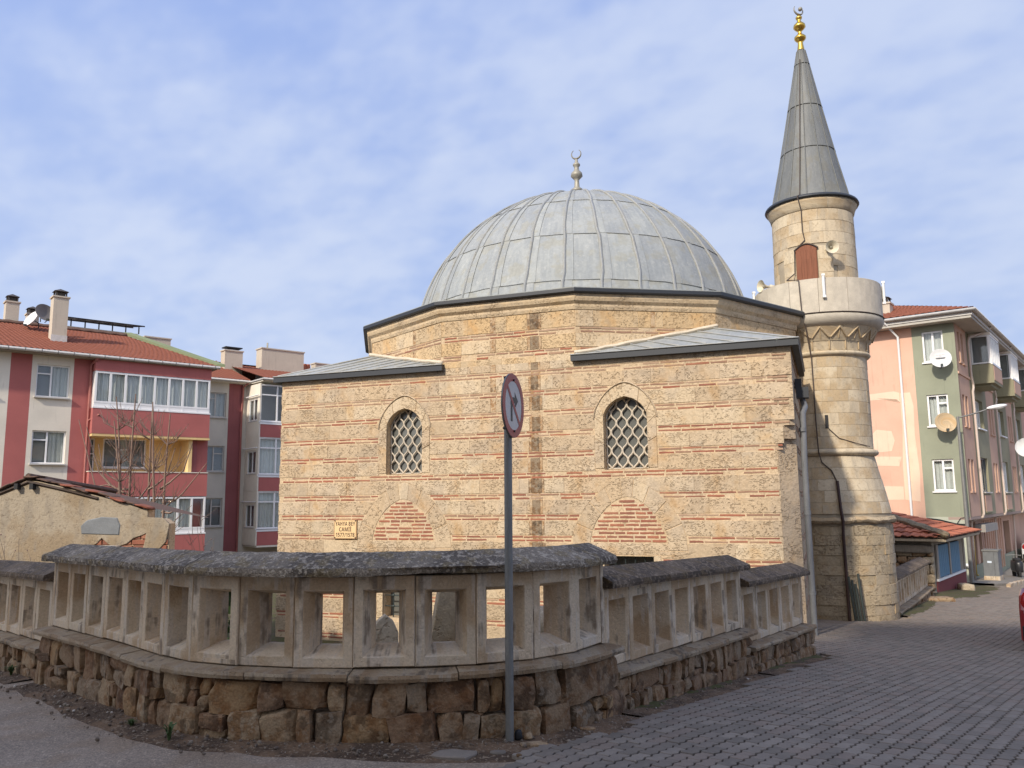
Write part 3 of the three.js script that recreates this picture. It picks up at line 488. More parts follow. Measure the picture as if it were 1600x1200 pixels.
// ================================================================ the minaret
{
  const PI = Math.PI, mn = thing('minaret', 'tall pale stone minaret with grey lead cone beside the mosque', 'minaret', [7.44, 0, -19.3], 0);
  const CAM = -0.37;      // bearing of the street side
  const prof = [[-1.35, 1.31], [1.06, 1.30], [1.20, 1.30], [1.30, 1.30], [1.7, 1.23], [2.2, 1.11], [2.62, 1.02], [4.9, 1.01], [5.1, 1.01], [5.9, 0.965], [8.45, 0.945]];
  const rad = y => { for (let i = 1; i < prof.length; i++) if (y <= prof[i][0]) { const [a, ra] = prof[i - 1], [b, rb] = prof[i]; return ra + (rb - ra) * (y - a) / (b - a); } return 0.94; };
  add('core', lathe([[0.01, -1.35], ...prof.map(([y, r]) => [r - 0.02, y]), [0.01, 8.46]], 40), M.mcore, mn);
  function block(a0, a1, y0, y1, o, m, rf = rad) {
    const n = Math.max(2, Math.round((a1 - a0) / 0.12)), P = [], b = 0.005, uv = [], idx = [], uo = rnd() * 9;
    const rows = [[y0, -0.04], [y0, o - b], [y0 + b, o], [y1 - b, o], [y1, o - b], [y1, -0.04]];
    for (const [y, k] of rows) for (let i = -1; i <= n + 1; i++) { const e = i < 0 || i > n, a = e ? (i < 0 ? a0 : a1) : a0 + (a1 - a0) * i / n, r = rf(y) + (e ? -0.04 : k) + (e ? 0 : rr(-0.002, 0.002)); P.push(Math.sin(a) * r, y, Math.cos(a) * r); uv.push(a * r + uo, y + uo * 3); }
    const w = n + 3; for (let j = 0; j < rows.length - 1; j++) for (let i = 0; i < w - 1; i++) { const k = j * w + i; idx.push(k, k + 1, k + w, k + 1, k + w + 1, k + w); }
    const g = new THREE.BufferGeometry(); g.setAttribute('position', new THREE.Float32BufferAttribute(P, 3)); g.setAttribute('uv', new THREE.Float32BufferAttribute(uv, 2)); g.setIndex(idx); add('stone', flat(g), m, mn);
  }
  function courses(y0, y1, h, w, mats, o, jit, skip) {
    const n = Math.round((y1 - y0) / h), hh = (y1 - y0) / n;
    for (let k = 0; k < n; k++) { const ya = y0 + k * hh + 0.0015, yb = y0 + (k + 1) * hh - 0.0015, r = rad(ya); let a = CAM - 1.75 + rr(0, 0.2); while (a < CAM + 1.75) { const e = a + rr(w * 0.65, w * 1.35) / r; if (!(skip && skip(a, e, ya, yb))) block(a + 0.0015, e - 0.0015, ya, yb, o + rr(-jit, jit), pick(mats)); a = e; } }
  }
  courses(-1.3, 1.05, 0.213, 0.52, M.bstones, 0.0, 0.014);
  courses(1.30, 2.58, 0.255, 0.62, M.mstones, 0.0, 0.003);
  courses(2.76, 4.88, 0.262, 0.48, M.mstones, 0.0, 0.003);
  const dA = -0.55;   // the balcony door
  courses(5.90, 8.40, 0.27, 0.5, M.mstones, 0.0, 0.003, (a, e, y0, y1) => y0 < 7.5 && e > dA - 0.33 && a < dA + 0.33);
  for (const [a, e] of [[dA - 0.62, dA - 0.27], [dA + 0.27, dA + 0.62]]) for (const y of [5.9, 6.22, 6.54, 6.86, 7.18]) block(a, e, y + 0.0015, y + 0.3185, 0.001, pick(M.mstones));
  // mouldings
  { const pts = []; for (let i = 0; i <= 60; i++) { const a = i / 60 * PI * 2; pts.push([Math.sin(a) * (1.32 + rr(-0.02, 0.03)), 1.17 + rr(-0.025, 0.02), Math.cos(a) * (1.32 + rr(-0.02, 0.03))]); } add('moulding', tube(pts, 0.075, 7), M.bstones[1], mn, 'broken stone moulding round the base'); }
  add('moulding', lathe([[1.0, 2.58], [1.06, 2.60], [1.115, 2.64], [1.125, 2.68], [1.10, 2.73], [1.0, 2.76]], 48), M.mstones[2], mn);
  add('moulding', lathe([[1.0, 4.87], [1.06, 4.89], [1.10, 4.93], [1.085, 4.98], [1.0, 5.0]], 48), M.mstones[2], mn);
  // carved corbel under the balcony
  add('corbel', lathe([[1.0, 4.98], [1.05, 5.0], [1.065, 5.22], [1.12, 5.24], [1.28, 5.54], [1.31, 5.56], [1.0, 5.58]], 48), M.mstones[1], mn, 'carved corbel with zigzag leaves');
  for (let k = 0; k < 18; k++) { const a = k / 18 * PI * 2, c = (da, y, r) => [Math.sin(a + da) * r, y, Math.cos(a + da) * r]; const h = PI / 18; add('leaf_carving', merge([tube([c(-h * 0.9, 5.28, 1.155), c(0, 5.50, 1.27)], 0.026, 5), tube([c(h * 0.9, 5.28, 1.155), c(0, 5.50, 1.27)], 0.026, 5), tube([c(0, 5.26, 1.13), c(0, 5.45, 1.23)], 0.018, 5)]), M.mstones[2], mn); const q = []; q.push(tube([c(-h, 5.02, 1.065), c(-h, 5.21, 1.07)], 0.02, 5)); add('corbel_rib', q[0], M.mstones[0], mn); }
  add('torus', lathe([[1.25, 5.53], [1.31, 5.55], [1.39, 5.60], [1.435, 5.69], [1.44, 5.76], [1.425, 5.79], [1.3, 5.80]], 48), M.parapet[1], mn, 'bulging grey stone moulding below the parapet');
  add('balcony_floor', lathe([[0.9, 5.78], [1.40, 5.78], [1.40, 5.87], [0.9, 5.87]], 40), M.mcore, mn);
  for (let k = 0; k < 14; k++) { const a = k / 14 * PI * 2 + 0.11; block(a, a + PI * 2 / 14 - 0.006, 5.80, 6.60, 0.0, pick(M.parapet), () => 1.43); }
  add('parapet', lathe([[1.40, 5.80], [1.40, 6.595], [1.33, 6.595], [1.33, 5.80]], 40), M.parapet[0], mn);
  // door
  { const r = 0.955, d = new THREE.Group(); const g = new THREE.Shape(); g.moveTo(-0.235, 6.2); g.lineTo(0.235, 6.2); g.lineTo(0.235, 7.44); g.quadraticCurveTo(0.12, 7.54, 0, 7.55); g.quadraticCurveTo(-0.12, 7.54, -0.235, 7.44);
    const e = new THREE.ExtrudeGeometry(g, { depth: 0.05, bevelEnabled: false }); e.translate(0, 0, 0.905); e.rotateY(dA); const door = add('door', boxUV(flat(e)), M.door, mn, 'reddish brown plank door');
    for (let i = 0; i < 4; i++) { const p = span(-0.225 + i * 0.113, -0.117 + i * 0.113, 6.2, 7.42, 0.955, 0.968); p.rotateY(dA); add('plank', boxUV(p, rnd() * 5, 0), M.door, door); }
    const arch = []; for (let i = 0; i <= 12; i++) { const t = i / 12; const x = -0.27 + 0.54 * t; arch.push([x, 7.44 + 0.13 * Math.sin(t * PI), 0.955]); } const ag = tube(arch, 0.022, 5); ag.rotateY(dA); add('door_arch', ag, M.cable, door); }
  // cone
  const y0 = 8.74, y1 = 12.9, r0 = 0.925, r1 = 0.10, cr = y => r0 + (r1 - r0) * Math.pow((y - y0) / (y1 - y0), 0.93);
  add('cornice', lathe([[0.9, 8.40], [0.965, 8.42], [0.99, 8.52], [1.03, 8.60], [1.05, 8.66], [0.9, 8.68]], 40), M.mstones[1], mn);
  add('eaves', lathe([[0.9, 8.665], [1.08, 8.665], [1.10, 8.70], [1.08, 8.745], [0.88, 8.80]], 40), M.fascia, mn);
  { const pr = []; for (let i = 0; i <= 20; i++) { const y = y0 + (y1 - y0) * i / 20; pr.push([cr(y) - 0.02, y]); } const cone = add('cone', lathe(pr, 40), M.coneLeads[0], mn, 'steep grey lead cone with standing seams');
    const R = [8.74, 10.1, 11.3, 12.5, 12.9], N = 14;
    for (let r = 0; r < 4; r++) for (let i = 0; i < N; i++) {
      const a0 = i / N * PI * 2, a1 = (i + 1) / N * PI * 2, P = [], uv = [], idx = [], uo = rnd() * 9, bo = rr(0, 0.01);
      for (let v = 0; v <= 4; v++) for (let u = 0; u <= 3; u++) { const y = R[r] + (R[r + 1] - R[r]) * v / 4, a = a0 + (a1 - a0) * u / 3, k = cr(y) + 0.012 * (1 - v / 4) + bo * Math.sin(u / 3 * PI) * Math.sin(v / 4 * PI); P.push(Math.sin(a) * k, y, Math.cos(a) * k); uv.push(a * 1.2 + uo, y + uo); }
      for (let v = 0; v < 4; v++) for (let u = 0; u < 3; u++) { const k = v * 4 + u; idx.push(k, k + 1, k + 4, k + 1, k + 5, k + 4); }
      const g = new THREE.BufferGeometry(); g.setAttribute('position', new THREE.Float32BufferAttribute(P, 3)); g.setAttribute('uv', new THREE.Float32BufferAttribute(uv, 2)); g.setIndex(idx); g.computeVertexNormals(); add('lead_sheet', g, pick(M.coneLeads), cone);
    }
    for (let i = 0; i < N; i++) { const a = i / N * PI * 2; add('seam', tube([0, 0.25, 0.5, 0.75, 1].map(t => { const y = y0 + (y1 - y0) * t; return [Math.sin(a) * (cr(y) + 0.008), y, Math.cos(a) * (cr(y) + 0.008)]; }), 0.018, 5, false, 0.01), M.coneLeads[1], cone); }
    for (const y of R.slice(1, 4)) { const pts = []; for (let i = 0; i <= 32; i++) { const a = i / 32 * PI * 2; pts.push([Math.sin(a) * (cr(y) + 0.008), y, Math.cos(a) * (cr(y) + 0.008)]); } add('lap', tube(pts, 0.012, 4), M.coneLeads[2], cone); } }
  { const f = add('finial', lathe([[0.001, 12.88], [0.115, 12.88], [0.10, 12.95], [0.075, 13.14], [0.075, 13.2], [0.12, 13.24], [0.165, 13.30], [0.165, 13.36], [0.10, 13.43], [0.055, 13.47], [0.055, 13.55], [0.11, 13.60], [0.175, 13.68], [0.165, 13.76], [0.075, 13.86], [0.04, 13.93], [0.085, 13.97], [0.095, 14.02], [0.05, 14.07], [0.03, 14.12], [0.001, 14.13]]
    .map(q => [q[0] * 0.86, 12.94 + (q[1] - 12.94) * 0.82]), 20), M.gold, mn, 'gilded finial of stacked bulbs');
    const pts = []; for (let i = 0; i <= 20; i++) { const a = -PI / 2 + (i - 10) / 10 * 2.35; pts.push([Math.cos(a) * 0.13, 14.035 + Math.sin(a) * 0.125, Math.cos(a) * -0.05]); } add('crescent', merge([tube(pts.slice(0, 11), 0.006, 6, false, 0.03), tube(pts.slice(10), 0.03, 6, false, 0.006)]), M.oldMetal, f); const k = new THREE.IcosahedronGeometry(0.055, 2); k.translate(0.05, 14.06, 0); add('star_ball', k, M.oldMetal, f); }
  // lightning wire, conduit and small fittings
  const w = (a, y, k = 0.03) => [Math.sin(a) * (rad(y) + k), y, Math.cos(a) * (rad(y) + k)];
  const cw = (a, y) => [Math.sin(a) * (cr(y) + 0.03), y, Math.cos(a) * (cr(y) + 0.03)];
  add('lightning_wire', tube([cw(-0.6, 12.6), cw(-0.62, 11.2), cw(-0.62, 9.8), cw(-0.62, 8.8), [Math.sin(-0.62) * 1.17, 8.7, Math.cos(-0.62) * 1.17], w(-0.6, 8.4), w(-0.6, 7.9), w(-0.56, 7.66), w(-0.82, 7.45), w(-0.84, 6.9), [Math.sin(-0.84) * 1.38, 6.66, Math.cos(-0.84) * 1.38], [Math.sin(-0.62) * 1.475, 6.60, Math.cos(-0.62) * 1.475], [Math.sin(-0.6) * 1.475, 5.8, Math.cos(-0.6) * 1.475], [Math.sin(-0.58) * 1.33, 5.52, Math.cos(-0.58) * 1.33], w(-0.56, 4.95, 0.12), w(-0.56, 4.8), w(-0.55, 3.4), w(-0.52, 2.68, 0.12), w(-0.48, 2.45), w(-0.30, 2.25), w(-0.22, 2.0), w(-0.22, 1.75)], 0.014, 5), M.cable, mn);
  add('conduit', tube([w(-0.22, 2.02, 0.04), w(-0.21, 1.4, 0.06), w(-0.20, 1.15, 0.12), w(-0.2, 0.9, 0.05), w(-0.19, -0.98, 0.05)], 0.034, 8), mat([0.045, 0.022, 0.018], { r: 0.6 }), mn, 'dark brown metal conduit');
  add('belt_wire', tube(Array.from({ length: 41 }, (_, i) => { const a = i / 40 * PI * 2; return [Math.sin(a) * 1.445, 5.80, Math.cos(a) * 1.445]; }), 0.014, 4), M.cable, mn);
  { const a = -0.33; add('slit', (() => { const s = bx(0.07, 0.30, 0.03); s.translate(0, 3.36, rad(3.36)); s.rotateY(a); return s; })(), M.black, mn, 'narrow window slit, its dark inside painted as a black block'); add('slit_cable', tube([w(-0.30, 3.2), w(-0.1, 2.98), w(0.3, 2.86), w(0.7, 2.8)], 0.009, 4), M.cable, mn); }  // slit is a solid block; shade of the opening painted black
  // things fixed to the minaret
  const horn = (label, a, y, r, turn, pitch) => { const h = thing('loudspeaker', label, 'loudspeaker', [7.44 + Math.sin(a) * r, y, -19.3 + Math.cos(a) * r], turn, 'loudspeakers on the minaret');
    const c = lathe([[0.03, -0.05], [0.035, 0.05], [0.06, 0.12], [0.10, 0.18], [0.145, 0.22], [0.15, 0.225], [0.14, 0.218], [0.095, 0.172], [0.05, 0.12], [0.02, 0.06]], 20); c.rotateX(PI / 2 + pitch); add('bell', c, M.horn, h); const b = lathe([[0.001, -0.17], [0.05, -0.16], [0.06, -0.05], [0.001, -0.04]], 14); b.rotateX(PI / 2 + pitch); add('driver', b, M.horn, h); const t = lathe([[0.001, 0.16], [0.035, 0.14], [0.03, 0.08], [0.001, 0.07]], 12); t.rotateX(PI / 2 + pitch); add('throat', t, M.oldMetal, h); };
  horn('beige horn loudspeaker facing the street beside the minaret door', -0.06, 7.36, 1.12, -0.1, 0.1);
  horn('beige horn loudspeaker at the left edge of the minaret balcony', -1.45, 6.72, 1.22, -1.25, 0.0);
  const lampT = (label, a, y) => { const s = thing('tube_light', label, 'light', [7.44 + Math.sin(a) * 1.48, y, -19.3 + Math.cos(a) * 1.48], a, 'tube lights on the balcony'); const c = new THREE.CapsuleGeometry(0.032, 0.44, 4, 8); add('tube', c, M.white, s); add('end_cap', merge([bx(0.07, 0.05, 0.07, 0, 0.25, 0), bx(0.07, 0.05, 0.07, 0, -0.25, 0)]), M.white, s); add('bracket', bx(0.03, 0.3, 0.05, 0, 0, -0.04), M.galv, s); };
  lampT('white tube light on the front of the balcony parapet', -0.26, 6.40); lampT('white tube light at the right edge of the balcony parapet', 1.12, 6.42); lampT('white tube light at the left edge of the balcony parapet', -1.72, 6.42);
}

// ================================================================ ground
// the line of the street wall: front of the balustrade panels, x, z, foot of the panel
const WALLS = {
  far: [[-8.6, -12.6, 0.05], [-6.55, -10.6, 0.144], [-5.07, -9.16, 0.197]],
  main: [[-4.88, -8.85, 0.43], [-3.69, -7.725, 0.45], [-2.50, -6.60, 0.468], [-1.86, -6.38, 0.468], [-1.19, -6.29, 0.468], [-0.70, -6.31, 0.468], [-0.24, -6.39, 0.47], [0.06, -6.50, 0.475], [0.42, -6.76, 0.475], [0.75, -7.22, 0.47]],
  r1: [[0.79, -7.32, 0.25], [1.72, -8.59, 0.21], [2.66, -9.87, 0.17]],
  r2: [[2.72, -10.0, -0.035], [3.40, -10.94, -0.06], [4.08, -11.88, -0.085]],
  back: [[8.72, -19.25, -0.93], [10.5, -22.0, -0.97], [12.35, -24.9, -1.0]],
};
function wallPath(pts, step) {
  const c = new THREE.CatmullRomCurve3(pts.map(p => V3(p[0], p[2], p[1])), false, 'centripetal'), L = c.getLength(), n = Math.max(2, Math.round(L / step)), o = [];
  for (let i = 0; i <= n; i++) { const p = c.getPointAt(i / n), t = c.getTangentAt(i / n); const l = Math.hypot(t.x, t.z); o.push({ x: p.x, z: p.z, y: p.y, nx: t.z / l, nz: -t.x / l, tx: t.x / l, tz: t.z / l, s: L * i / n }); }
  o.L = L; return o;
}
// compound polygon (lower ground behind the wall)
const COMP = [[-8.3, -12.7], [-6.3, -10.75], [-4.85, -9.35], [-2.45, -6.95], [-1.8, -6.72], [-1.1, -6.63], [-0.2, -6.74], [0.25, -7.0], [0.6, -7.5], [2.4, -10.0], [3.85, -12.05], [4.55, -13.5], [5.0, -14.9], [9.0, -26], [2, -45], [-30, -45], [-30, -13]];
const inPoly = (P, x, z) => { let r = false; for (let i = 0, j = P.length - 1; i < P.length; j = i++) { const [a, b] = P[i], [c, d] = P[j]; if ((b > z) !== (d > z) && x < (c - a) * (z - b) / (d - b) + a) r = !r; } return r; };
function sheetGeo(x0, x1, z0, z1, st, keep, yf) {
  const P = [], uv = [], idx = [], nx = Math.round((x1 - x0) / st), nz = Math.round((z1 - z0) / st), id = new Map();
  const vtx = (i, j) => { const k = i * 100003 + j; let q = id.get(k); if (q === undefined) { const x = x0 + i * st, z = z0 + j * st; q = P.length / 3; P.push(x, yf(x, z), z); uv.push(x, z); id.set(k, q); } return q; };
  for (let i = 0; i < nx; i++) for (let j = 0; j < nz; j++) { if (!keep(x0 + (i + 0.5) * st, z0 + (j + 0.5) * st)) continue; const a = vtx(i, j), b = vtx(i + 1, j), c = vtx(i + 1, j + 1), d = vtx(i, j + 1); idx.push(a, c, b, a, d, c); }
  const g = new THREE.BufferGeometry(); g.setAttribute('position', new THREE.Float32BufferAttribute(P, 3)); g.setAttribute('uv', new THREE.Float32BufferAttribute(uv, 2)); g.setIndex(idx); g.computeVertexNormals(); return g;
}
const und = (x, z) => 0.008 * n3(x * 0.9, z * 0.9, 3, 77);
{ const a = sheetGeo(-14, 16, -22, 6, 0.16, (x, z) => !inPoly(COMP, x, z), (x, z) => G(x, z) + und(x, z) - 0.02);
  struct('road', a, M.asphalt); }
{ const far = sheetGeo(-120, 120, -160, 60, 2, (x, z) => !(x > -14 && x < 16 && z > -22 && z < 6) && !inPoly(COMP, x, z), (x, z) => Math.max(G(x, z), -3.2 - 0.002 * Math.hypot(x, z)) - 0.05); struct('ground', far, M.dirt); }
{ const g = sheetGeo(-34, 12, -48, -5, 0.5, (x, z) => inPoly(COMP, x, z) || inPoly(COMP, x - 0.6, z - 0.6) || inPoly(COMP, x, z - 0.9), (x, z) => -1.22 + 0.05 * n3(x * 0.7, z * 0.7, 1, 41) - 0.02 * Math.max(0, -z - 20)); struct('courtyard_ground', g, M.moss); }
{ const g = new THREE.PlaneGeometry(3000, 3000, 1, 1); g.rotateX(-Math.PI / 2); g.translate(0, -3.9, 0); const uv = g.attributes.uv; for (let i = 0; i < uv.count; i++) uv.setXY(i, uv.getX(i) * 3000, uv.getY(i) * 3000); struct('terrain', g, M.dirt); }

// strip of dirt along the foot of the wall, and moss further down the street
const FRONT = ['far', 'main', 'r1', 'r2'].map(k => wallPath(WALLS[k], 0.08));
function ribbon(paths, o0, wf, lift, m, name, grain) {
  const g = []; for (const p of paths) {
    const P = [], uv = [], idx = [], K = 5; let n = 0;
    for (const q of p) { const w = wf(q); for (let k = 0; k <= K; k++) { const o = o0 + (w - o0) * k / K, x = q.x - q.nx * o, z = q.z - q.nz * o; P.push(x, G(x, z) + und(x, z) - 0.02 + lift + (k === K ? -0.012 : grain * (0.5 + 0.5 * n3(x * 9, z * 9, 0, 8)) * (1 - k / K)), z); uv.push(x, z); } n++; }
    for (let i = 0; i < n - 1; i++) for (let k = 0; k < K; k++) { const a = i * (K + 1) + k; idx.push(a, a + 1, a + K + 1, a + 1, a + K + 2, a + K + 1); }
    const e = new THREE.BufferGeometry(); e.setAttribute('position', new THREE.Float32BufferAttribute(P, 3)); e.setAttribute('uv', new THREE.Float32BufferAttribute(uv, 2)); e.setIndex(idx); e.computeVertexNormals(); g.push(e);
  }
  return struct(name, merge(g), m);
}
ribbon(FRONT, 0.0, q => 0.44 + 0.10 * n3(q.x * 1.2, q.z * 1.2, 0, 3) + 0.06 * n3(q.x * 6, q.z * 6, 0, 5) + (q.x > -1.2 && q.x < 0.75 ? 0.22 * sm(-1.2, -0.1, q.x) : 0), 0.010, M.dirt, 'dirt_verge', 0.03);
ribbon(FRONT.slice(2), 0.0, q => 0.05 + (0.17 + 0.17 * n3(q.x * 2.6, q.z * 2.6, 0, 13) + 0.10 * n3(q.x * 9, q.z * 9, 0, 15)) * sm(0, 0.5, q.s) * sm(2.9, 2.3, q.s), 0.024, M.moss, 'mossy_verge', 0.03);

// block paving: rows of wavy interlocking pavers along the street
{
  const ax = 0.6225, az = -0.7826, qx = 0.7826, qz = 0.6225, RW = 0.106, PL = 0.205;
  const wall = [...FRONT[1], ...FRONT[2], ...FRONT[3]];
  const dWall = (x, z) => { let m = 99; for (let i = 0; i < wall.length; i += 3) m = Math.min(m, Math.hypot(wall[i].x - x, wall[i].z - z)); return m; };
  const okP = (x, z, s) => {
    if (x < -1.5 || x > 20) return false; const a = x * ax + z * az;
    if (z > -9 && x < 0.62 && (x + 0.12) * 0.86 + (z + 5.55) * 0.51 < 0.03 * n3(x * 5, z * 5, 0, 31) ) return false;
    if (inPoly(COMP, x, z)) return false; if (a < 13 && dWall(x, z) < 0.40 + 0.07 * n3(x * 3, z * 3, 0, 33)) return false;
    const q = x * qx + z * qz, lim = a < 13 ? -9 : a < 19 ? -5.55 : -6.0; if (a > 13 && q < lim + 0.1) return false;
    if (a > 12 && Math.hypot(x - 7.44, z + 19.3) < 1.5) return false; return true;
  };
  const shape = () => { const lo = [], hi = [], K = 8; for (let i = 0; i <= K; i++) { const t = i / K, w = [0, 1, 0, -1][i % 4] * 0.0105; lo.push([t * (PL - 0.008) - PL / 2 + 0.004 + rr(-.0015, .0015), -RW / 2 + 0.007 + w]); hi.push([t * (PL - 0.008) - PL / 2 + 0.004, RW / 2 - 0.007 + w]); } const e = slab([...lo, ...hi.reverse()], -0.06, 0, 0.004); e.rotateX(-Math.PI / 2); return boxUV(e, rnd() * 9, rnd() * 9); };
  const shapes = [0, 1, 2, 3].map(shape), list = [];
  for (let r = -62; r < 40; r++) {
    const bow = q => 0; for (let c = 0; c < 190; c++) {
      const a = 3.2 + (c + (r % 2 ? 0.5 : 0)) * PL, q0 = r * RW, q = q0 + 0.05 * n3(a * 0.35, q0 * 0.35, 2, 51) + 0.16 * sm(9, 24, a) * n3(a * 0.16, q0 * 0.2, 4, 53) * 2, x = ax * a + qx * q, z = az * a + qz * q;
      if (q > 2.6 - 0.02 * a || !okP(x, z)) continue; list.push({ x, z, d: Math.hypot(x, z), vis: Math.abs(x / -z) < 0.68 && z < -5.0 });
    }
  }
  list.sort((p, q) => (q.vis - p.vis) || p.d - q.d);
  const mtx = p => { const e = 0.15, y = G(p.x, p.z), n = V3(-(G(p.x + e, p.z) - y) / e, 1, -(G(p.x, p.z + e) - y) / e).normalize(); const X = V3(ax, 0, az).sub(n.clone().multiplyScalar(n.x * ax + n.z * az)).normalize(), Z = X.clone().cross(n); const m = new THREE.Matrix4().makeBasis(X, n, Z); m.multiply(new THREE.Matrix4().makeRotationX(rr(-0.012, 0.012))); m.multiply(new THREE.Matrix4().makeRotationY(rr(-0.02, 0.02))); m.setPosition(p.x, y + und(p.x, p.z) + 0.012 + rr(-0.003, 0.003), p.z); return m; };
  const bed = struct('paved_street', sheetGeo(-2, 20, -32, -2, 0.1, (x, z) => okP(x, z) && okP(x - 0.1, z - 0.06) && okP(x + 0.06, z - 0.08) && x * qx + z * qz < 2.4, (x, z) => G(x, z) + und(x, z) - 0.006), M.joint);
  list.slice(0, 298).forEach(p => { const o = add('paver', pick(shapes), pick(M.pavers), bed); o.applyMatrix4(mtx(p)); });
  M.pavers.forEach((m, k) => { const sub = list.slice(298).filter((_, i) => i % 4 === k), im = new THREE.InstancedMesh(shapes[k], m, sub.length); sub.forEach((p, i) => im.setMatrixAt(i, mtx(p))); im.name = 'paver_rows'; im.castShadow = im.receiveShadow = true; im.userData.kind = 'stuff'; bed.add(im); });
  console.log('pavers', list.length);
  // the street goes on where pavers are too far to tell apart
  const st = []; const far2 = sheetGeo(9, 60, -80, -20, 0.5, (x, z) => { const a = x * ax + z * az, q = x * qx + z * qz; return q > -6.9 && q < 2.2 && (a > 38 || x > 19.5 || z < -31); }, (x, z) => G(x, z) - 0.012); struct('far_street', far2, M.pavers[1]);
}
// gravel, chips and litter at the foot of the wall
{
  const gs = [0, 1, 2].map(() => rock(1, 0.7, 1, 0.25, [2, 2, 2], 0.8)), ms = [mat([0.26, 0.215, 0.165]), mat([0.15, 0.115, 0.085]), mat([0.50, 0.46, 0.40])];
  gs.forEach((g, k) => { const N = [260, 800, 40][k], im = new THREE.InstancedMesh(g, ms[k], N), m = new THREE.Matrix4(), e = new THREE.Euler(); let c = 0;
    while (c < N) { const p = FRONT[rnd() < 0.72 ? 1 : rnd() < 0.5 ? 0 : 2], q = pick(p), o = 0.13 + Math.abs(rr(-0.5, 0.5) + rr(-0.3, 0.3)) * 0.62, x = q.x - q.nx * o + rr(-.05, .05), z = q.z - q.nz * o; if (p === FRONT[2] && o > 0.4) continue; if (x > 0.1 && o > 0.5) continue; const s = Math.pow(rnd(), 4) * 0.026 + 0.005; e.set(rnd() * 6, rnd() * 6, rnd() * 6); m.makeRotationFromEuler(e).scale(V3(s, s, s)).setPosition(x, G(x, z) + und(x, z) + 0.002, z); im.setMatrixAt(c++, m); }
    im.name = numbered('gravel'); im.userData = { kind: 'stuff', label: 'loose gravel and chips scattered along the wall foot', category: 'gravel' }; im.castShadow = im.receiveShadow = true; scene.add(im); });
  const flag = (label, x, z, w, d, t, m, sd) => { seed = sd; const poly = []; for (let i = 0; i < 11; i++) { const a = i / 11 * Math.PI * 2, r = rr(0.75, 1.1); poly.push([Math.cos(a) * w / 2 * r, Math.sin(a) * d / 2 * r]); } const g = slab(poly, -0.03, t, 0.008); g.rotateX(-Math.PI / 2); const o = add('x', boxUV(g, rnd() * 5, rnd() * 5), m); o.position.set(x, G(x, z) + und(x, z) - 0.006, z); tag(o, 'flat_stone', label, 'stone'); };
  flag('broken flat slab in the dirt left of the sign pole', -0.42, -5.86, 0.36, 0.20, 0.016, M.pavers[1], 5); flag('pale flat stone right of the sign pole foot', 0.13, -6.12, 0.24, 0.10, 0.02, M.rocks[3], 9); flag('small flat stone at the corner of the paving', 0.56, -6.60, 0.14, 0.08, 0.02, M.rocks[3], 12); flag('thin loose slab at the left edge of the paving', -0.12, -5.92, 0.12, 0.09, 0.014, M.pavers[2], 15);
  for (const [n, x, z, s, l] of [[0, 0.02, -5.80, 0.034, 'small pale pebble near the sign pole'], [1, 0.09, -6.27, 0.06, 'grey stone beside the sign pole foot']]) { const o = add('x', rock(s, s * 0.7, s, 0.2, [3, 3, 3], 0.9), M.rocks[3]); o.position.set(x, G(x, z) + s * 0.3, z); tag(o, 'pebble', l, 'stone'); }
}

// ================================================================ the street wall with its concrete balustrade
function sweepGeo(path, prof, jit, sc, sd, chip) {    // profile of [offset inwards, height]; rough edges
  const P = [], uv = [], idx = [], n = prof.length; let pl = 0; const pls = prof.map((p, i) => i ? pl += Math.hypot(p[0] - prof[i - 1][0], p[1] - prof[i - 1][1]) : 0);
  for (const q of path) prof.forEach((p, i) => {
    let o = p[0], y = q.y + p[1]; const k = jit * n3(q.s * sc + sd, i * 3.1, p[0] * 4, sd), k2 = jit * 0.8 * n3(q.s * sc * 2.7, i * 5.3 + sd, 1, sd + 4); o += k; y += k2; if (chip) { const c = chip(q, p); o += c[0]; y += c[1]; }
    P.push(q.x + q.nx * o, y, q.z + q.nz * o); uv.push(q.s, pls[i] + sd * 0.37);
  });
  for (let i = 0; i < path.length - 1; i++) for (let k = 0; k < n; k++) { const a = i * n + k, b = i * n + (k + 1) % n; idx.push(a, a + n, b, b, a + n, b + n); }
  let g = new THREE.BufferGeometry(); g.setAttribute('position', new THREE.Float32BufferAttribute(P, 3)); g.setIndex(idx); g = g.toNonIndexed();
  const cap = []; for (const [e, s] of [[0, 1], [path.length - 1, -1]]) { const f = k => [P[(e * n + k) * 3], P[(e * n + k) * 3 + 1], P[(e * n + k) * 3 + 2]]; for (let k = 1; k < n - 1; k++) s > 0 ? cap.push(...f(0), ...f(k), ...f(k + 1)) : cap.push(...f(0), ...f(k + 1), ...f(k)); }
  const c = polyGeo(cap); g.computeVertexNormals(); g.deleteAttribute('uv'); const m = mergeGeometries([g, c]); m.computeVertexNormals();
  return boxUV(m, sd * 1.7, sd * 0.9);
}
function subPath(path, s0, s1) { const at = s => { let i = 1; while (i < path.length - 1 && path[i].s < s) i++; const a = path[i - 1], b = path[i], t = (s - a.s) / (b.s - a.s), o = {}; for (const k of ['x', 'y', 'z', 'nx', 'nz', 'tx', 'tz']) o[k] = a[k] + (b[k] - a[k]) * t; o.s = s; return o; }; const out = [at(s0)]; for (const q of path) if (q.s > s0 + 0.02 && q.s < s1 - 0.02) out.push(q); out.push(at(s1)); return out; }
const PH = 0.665;
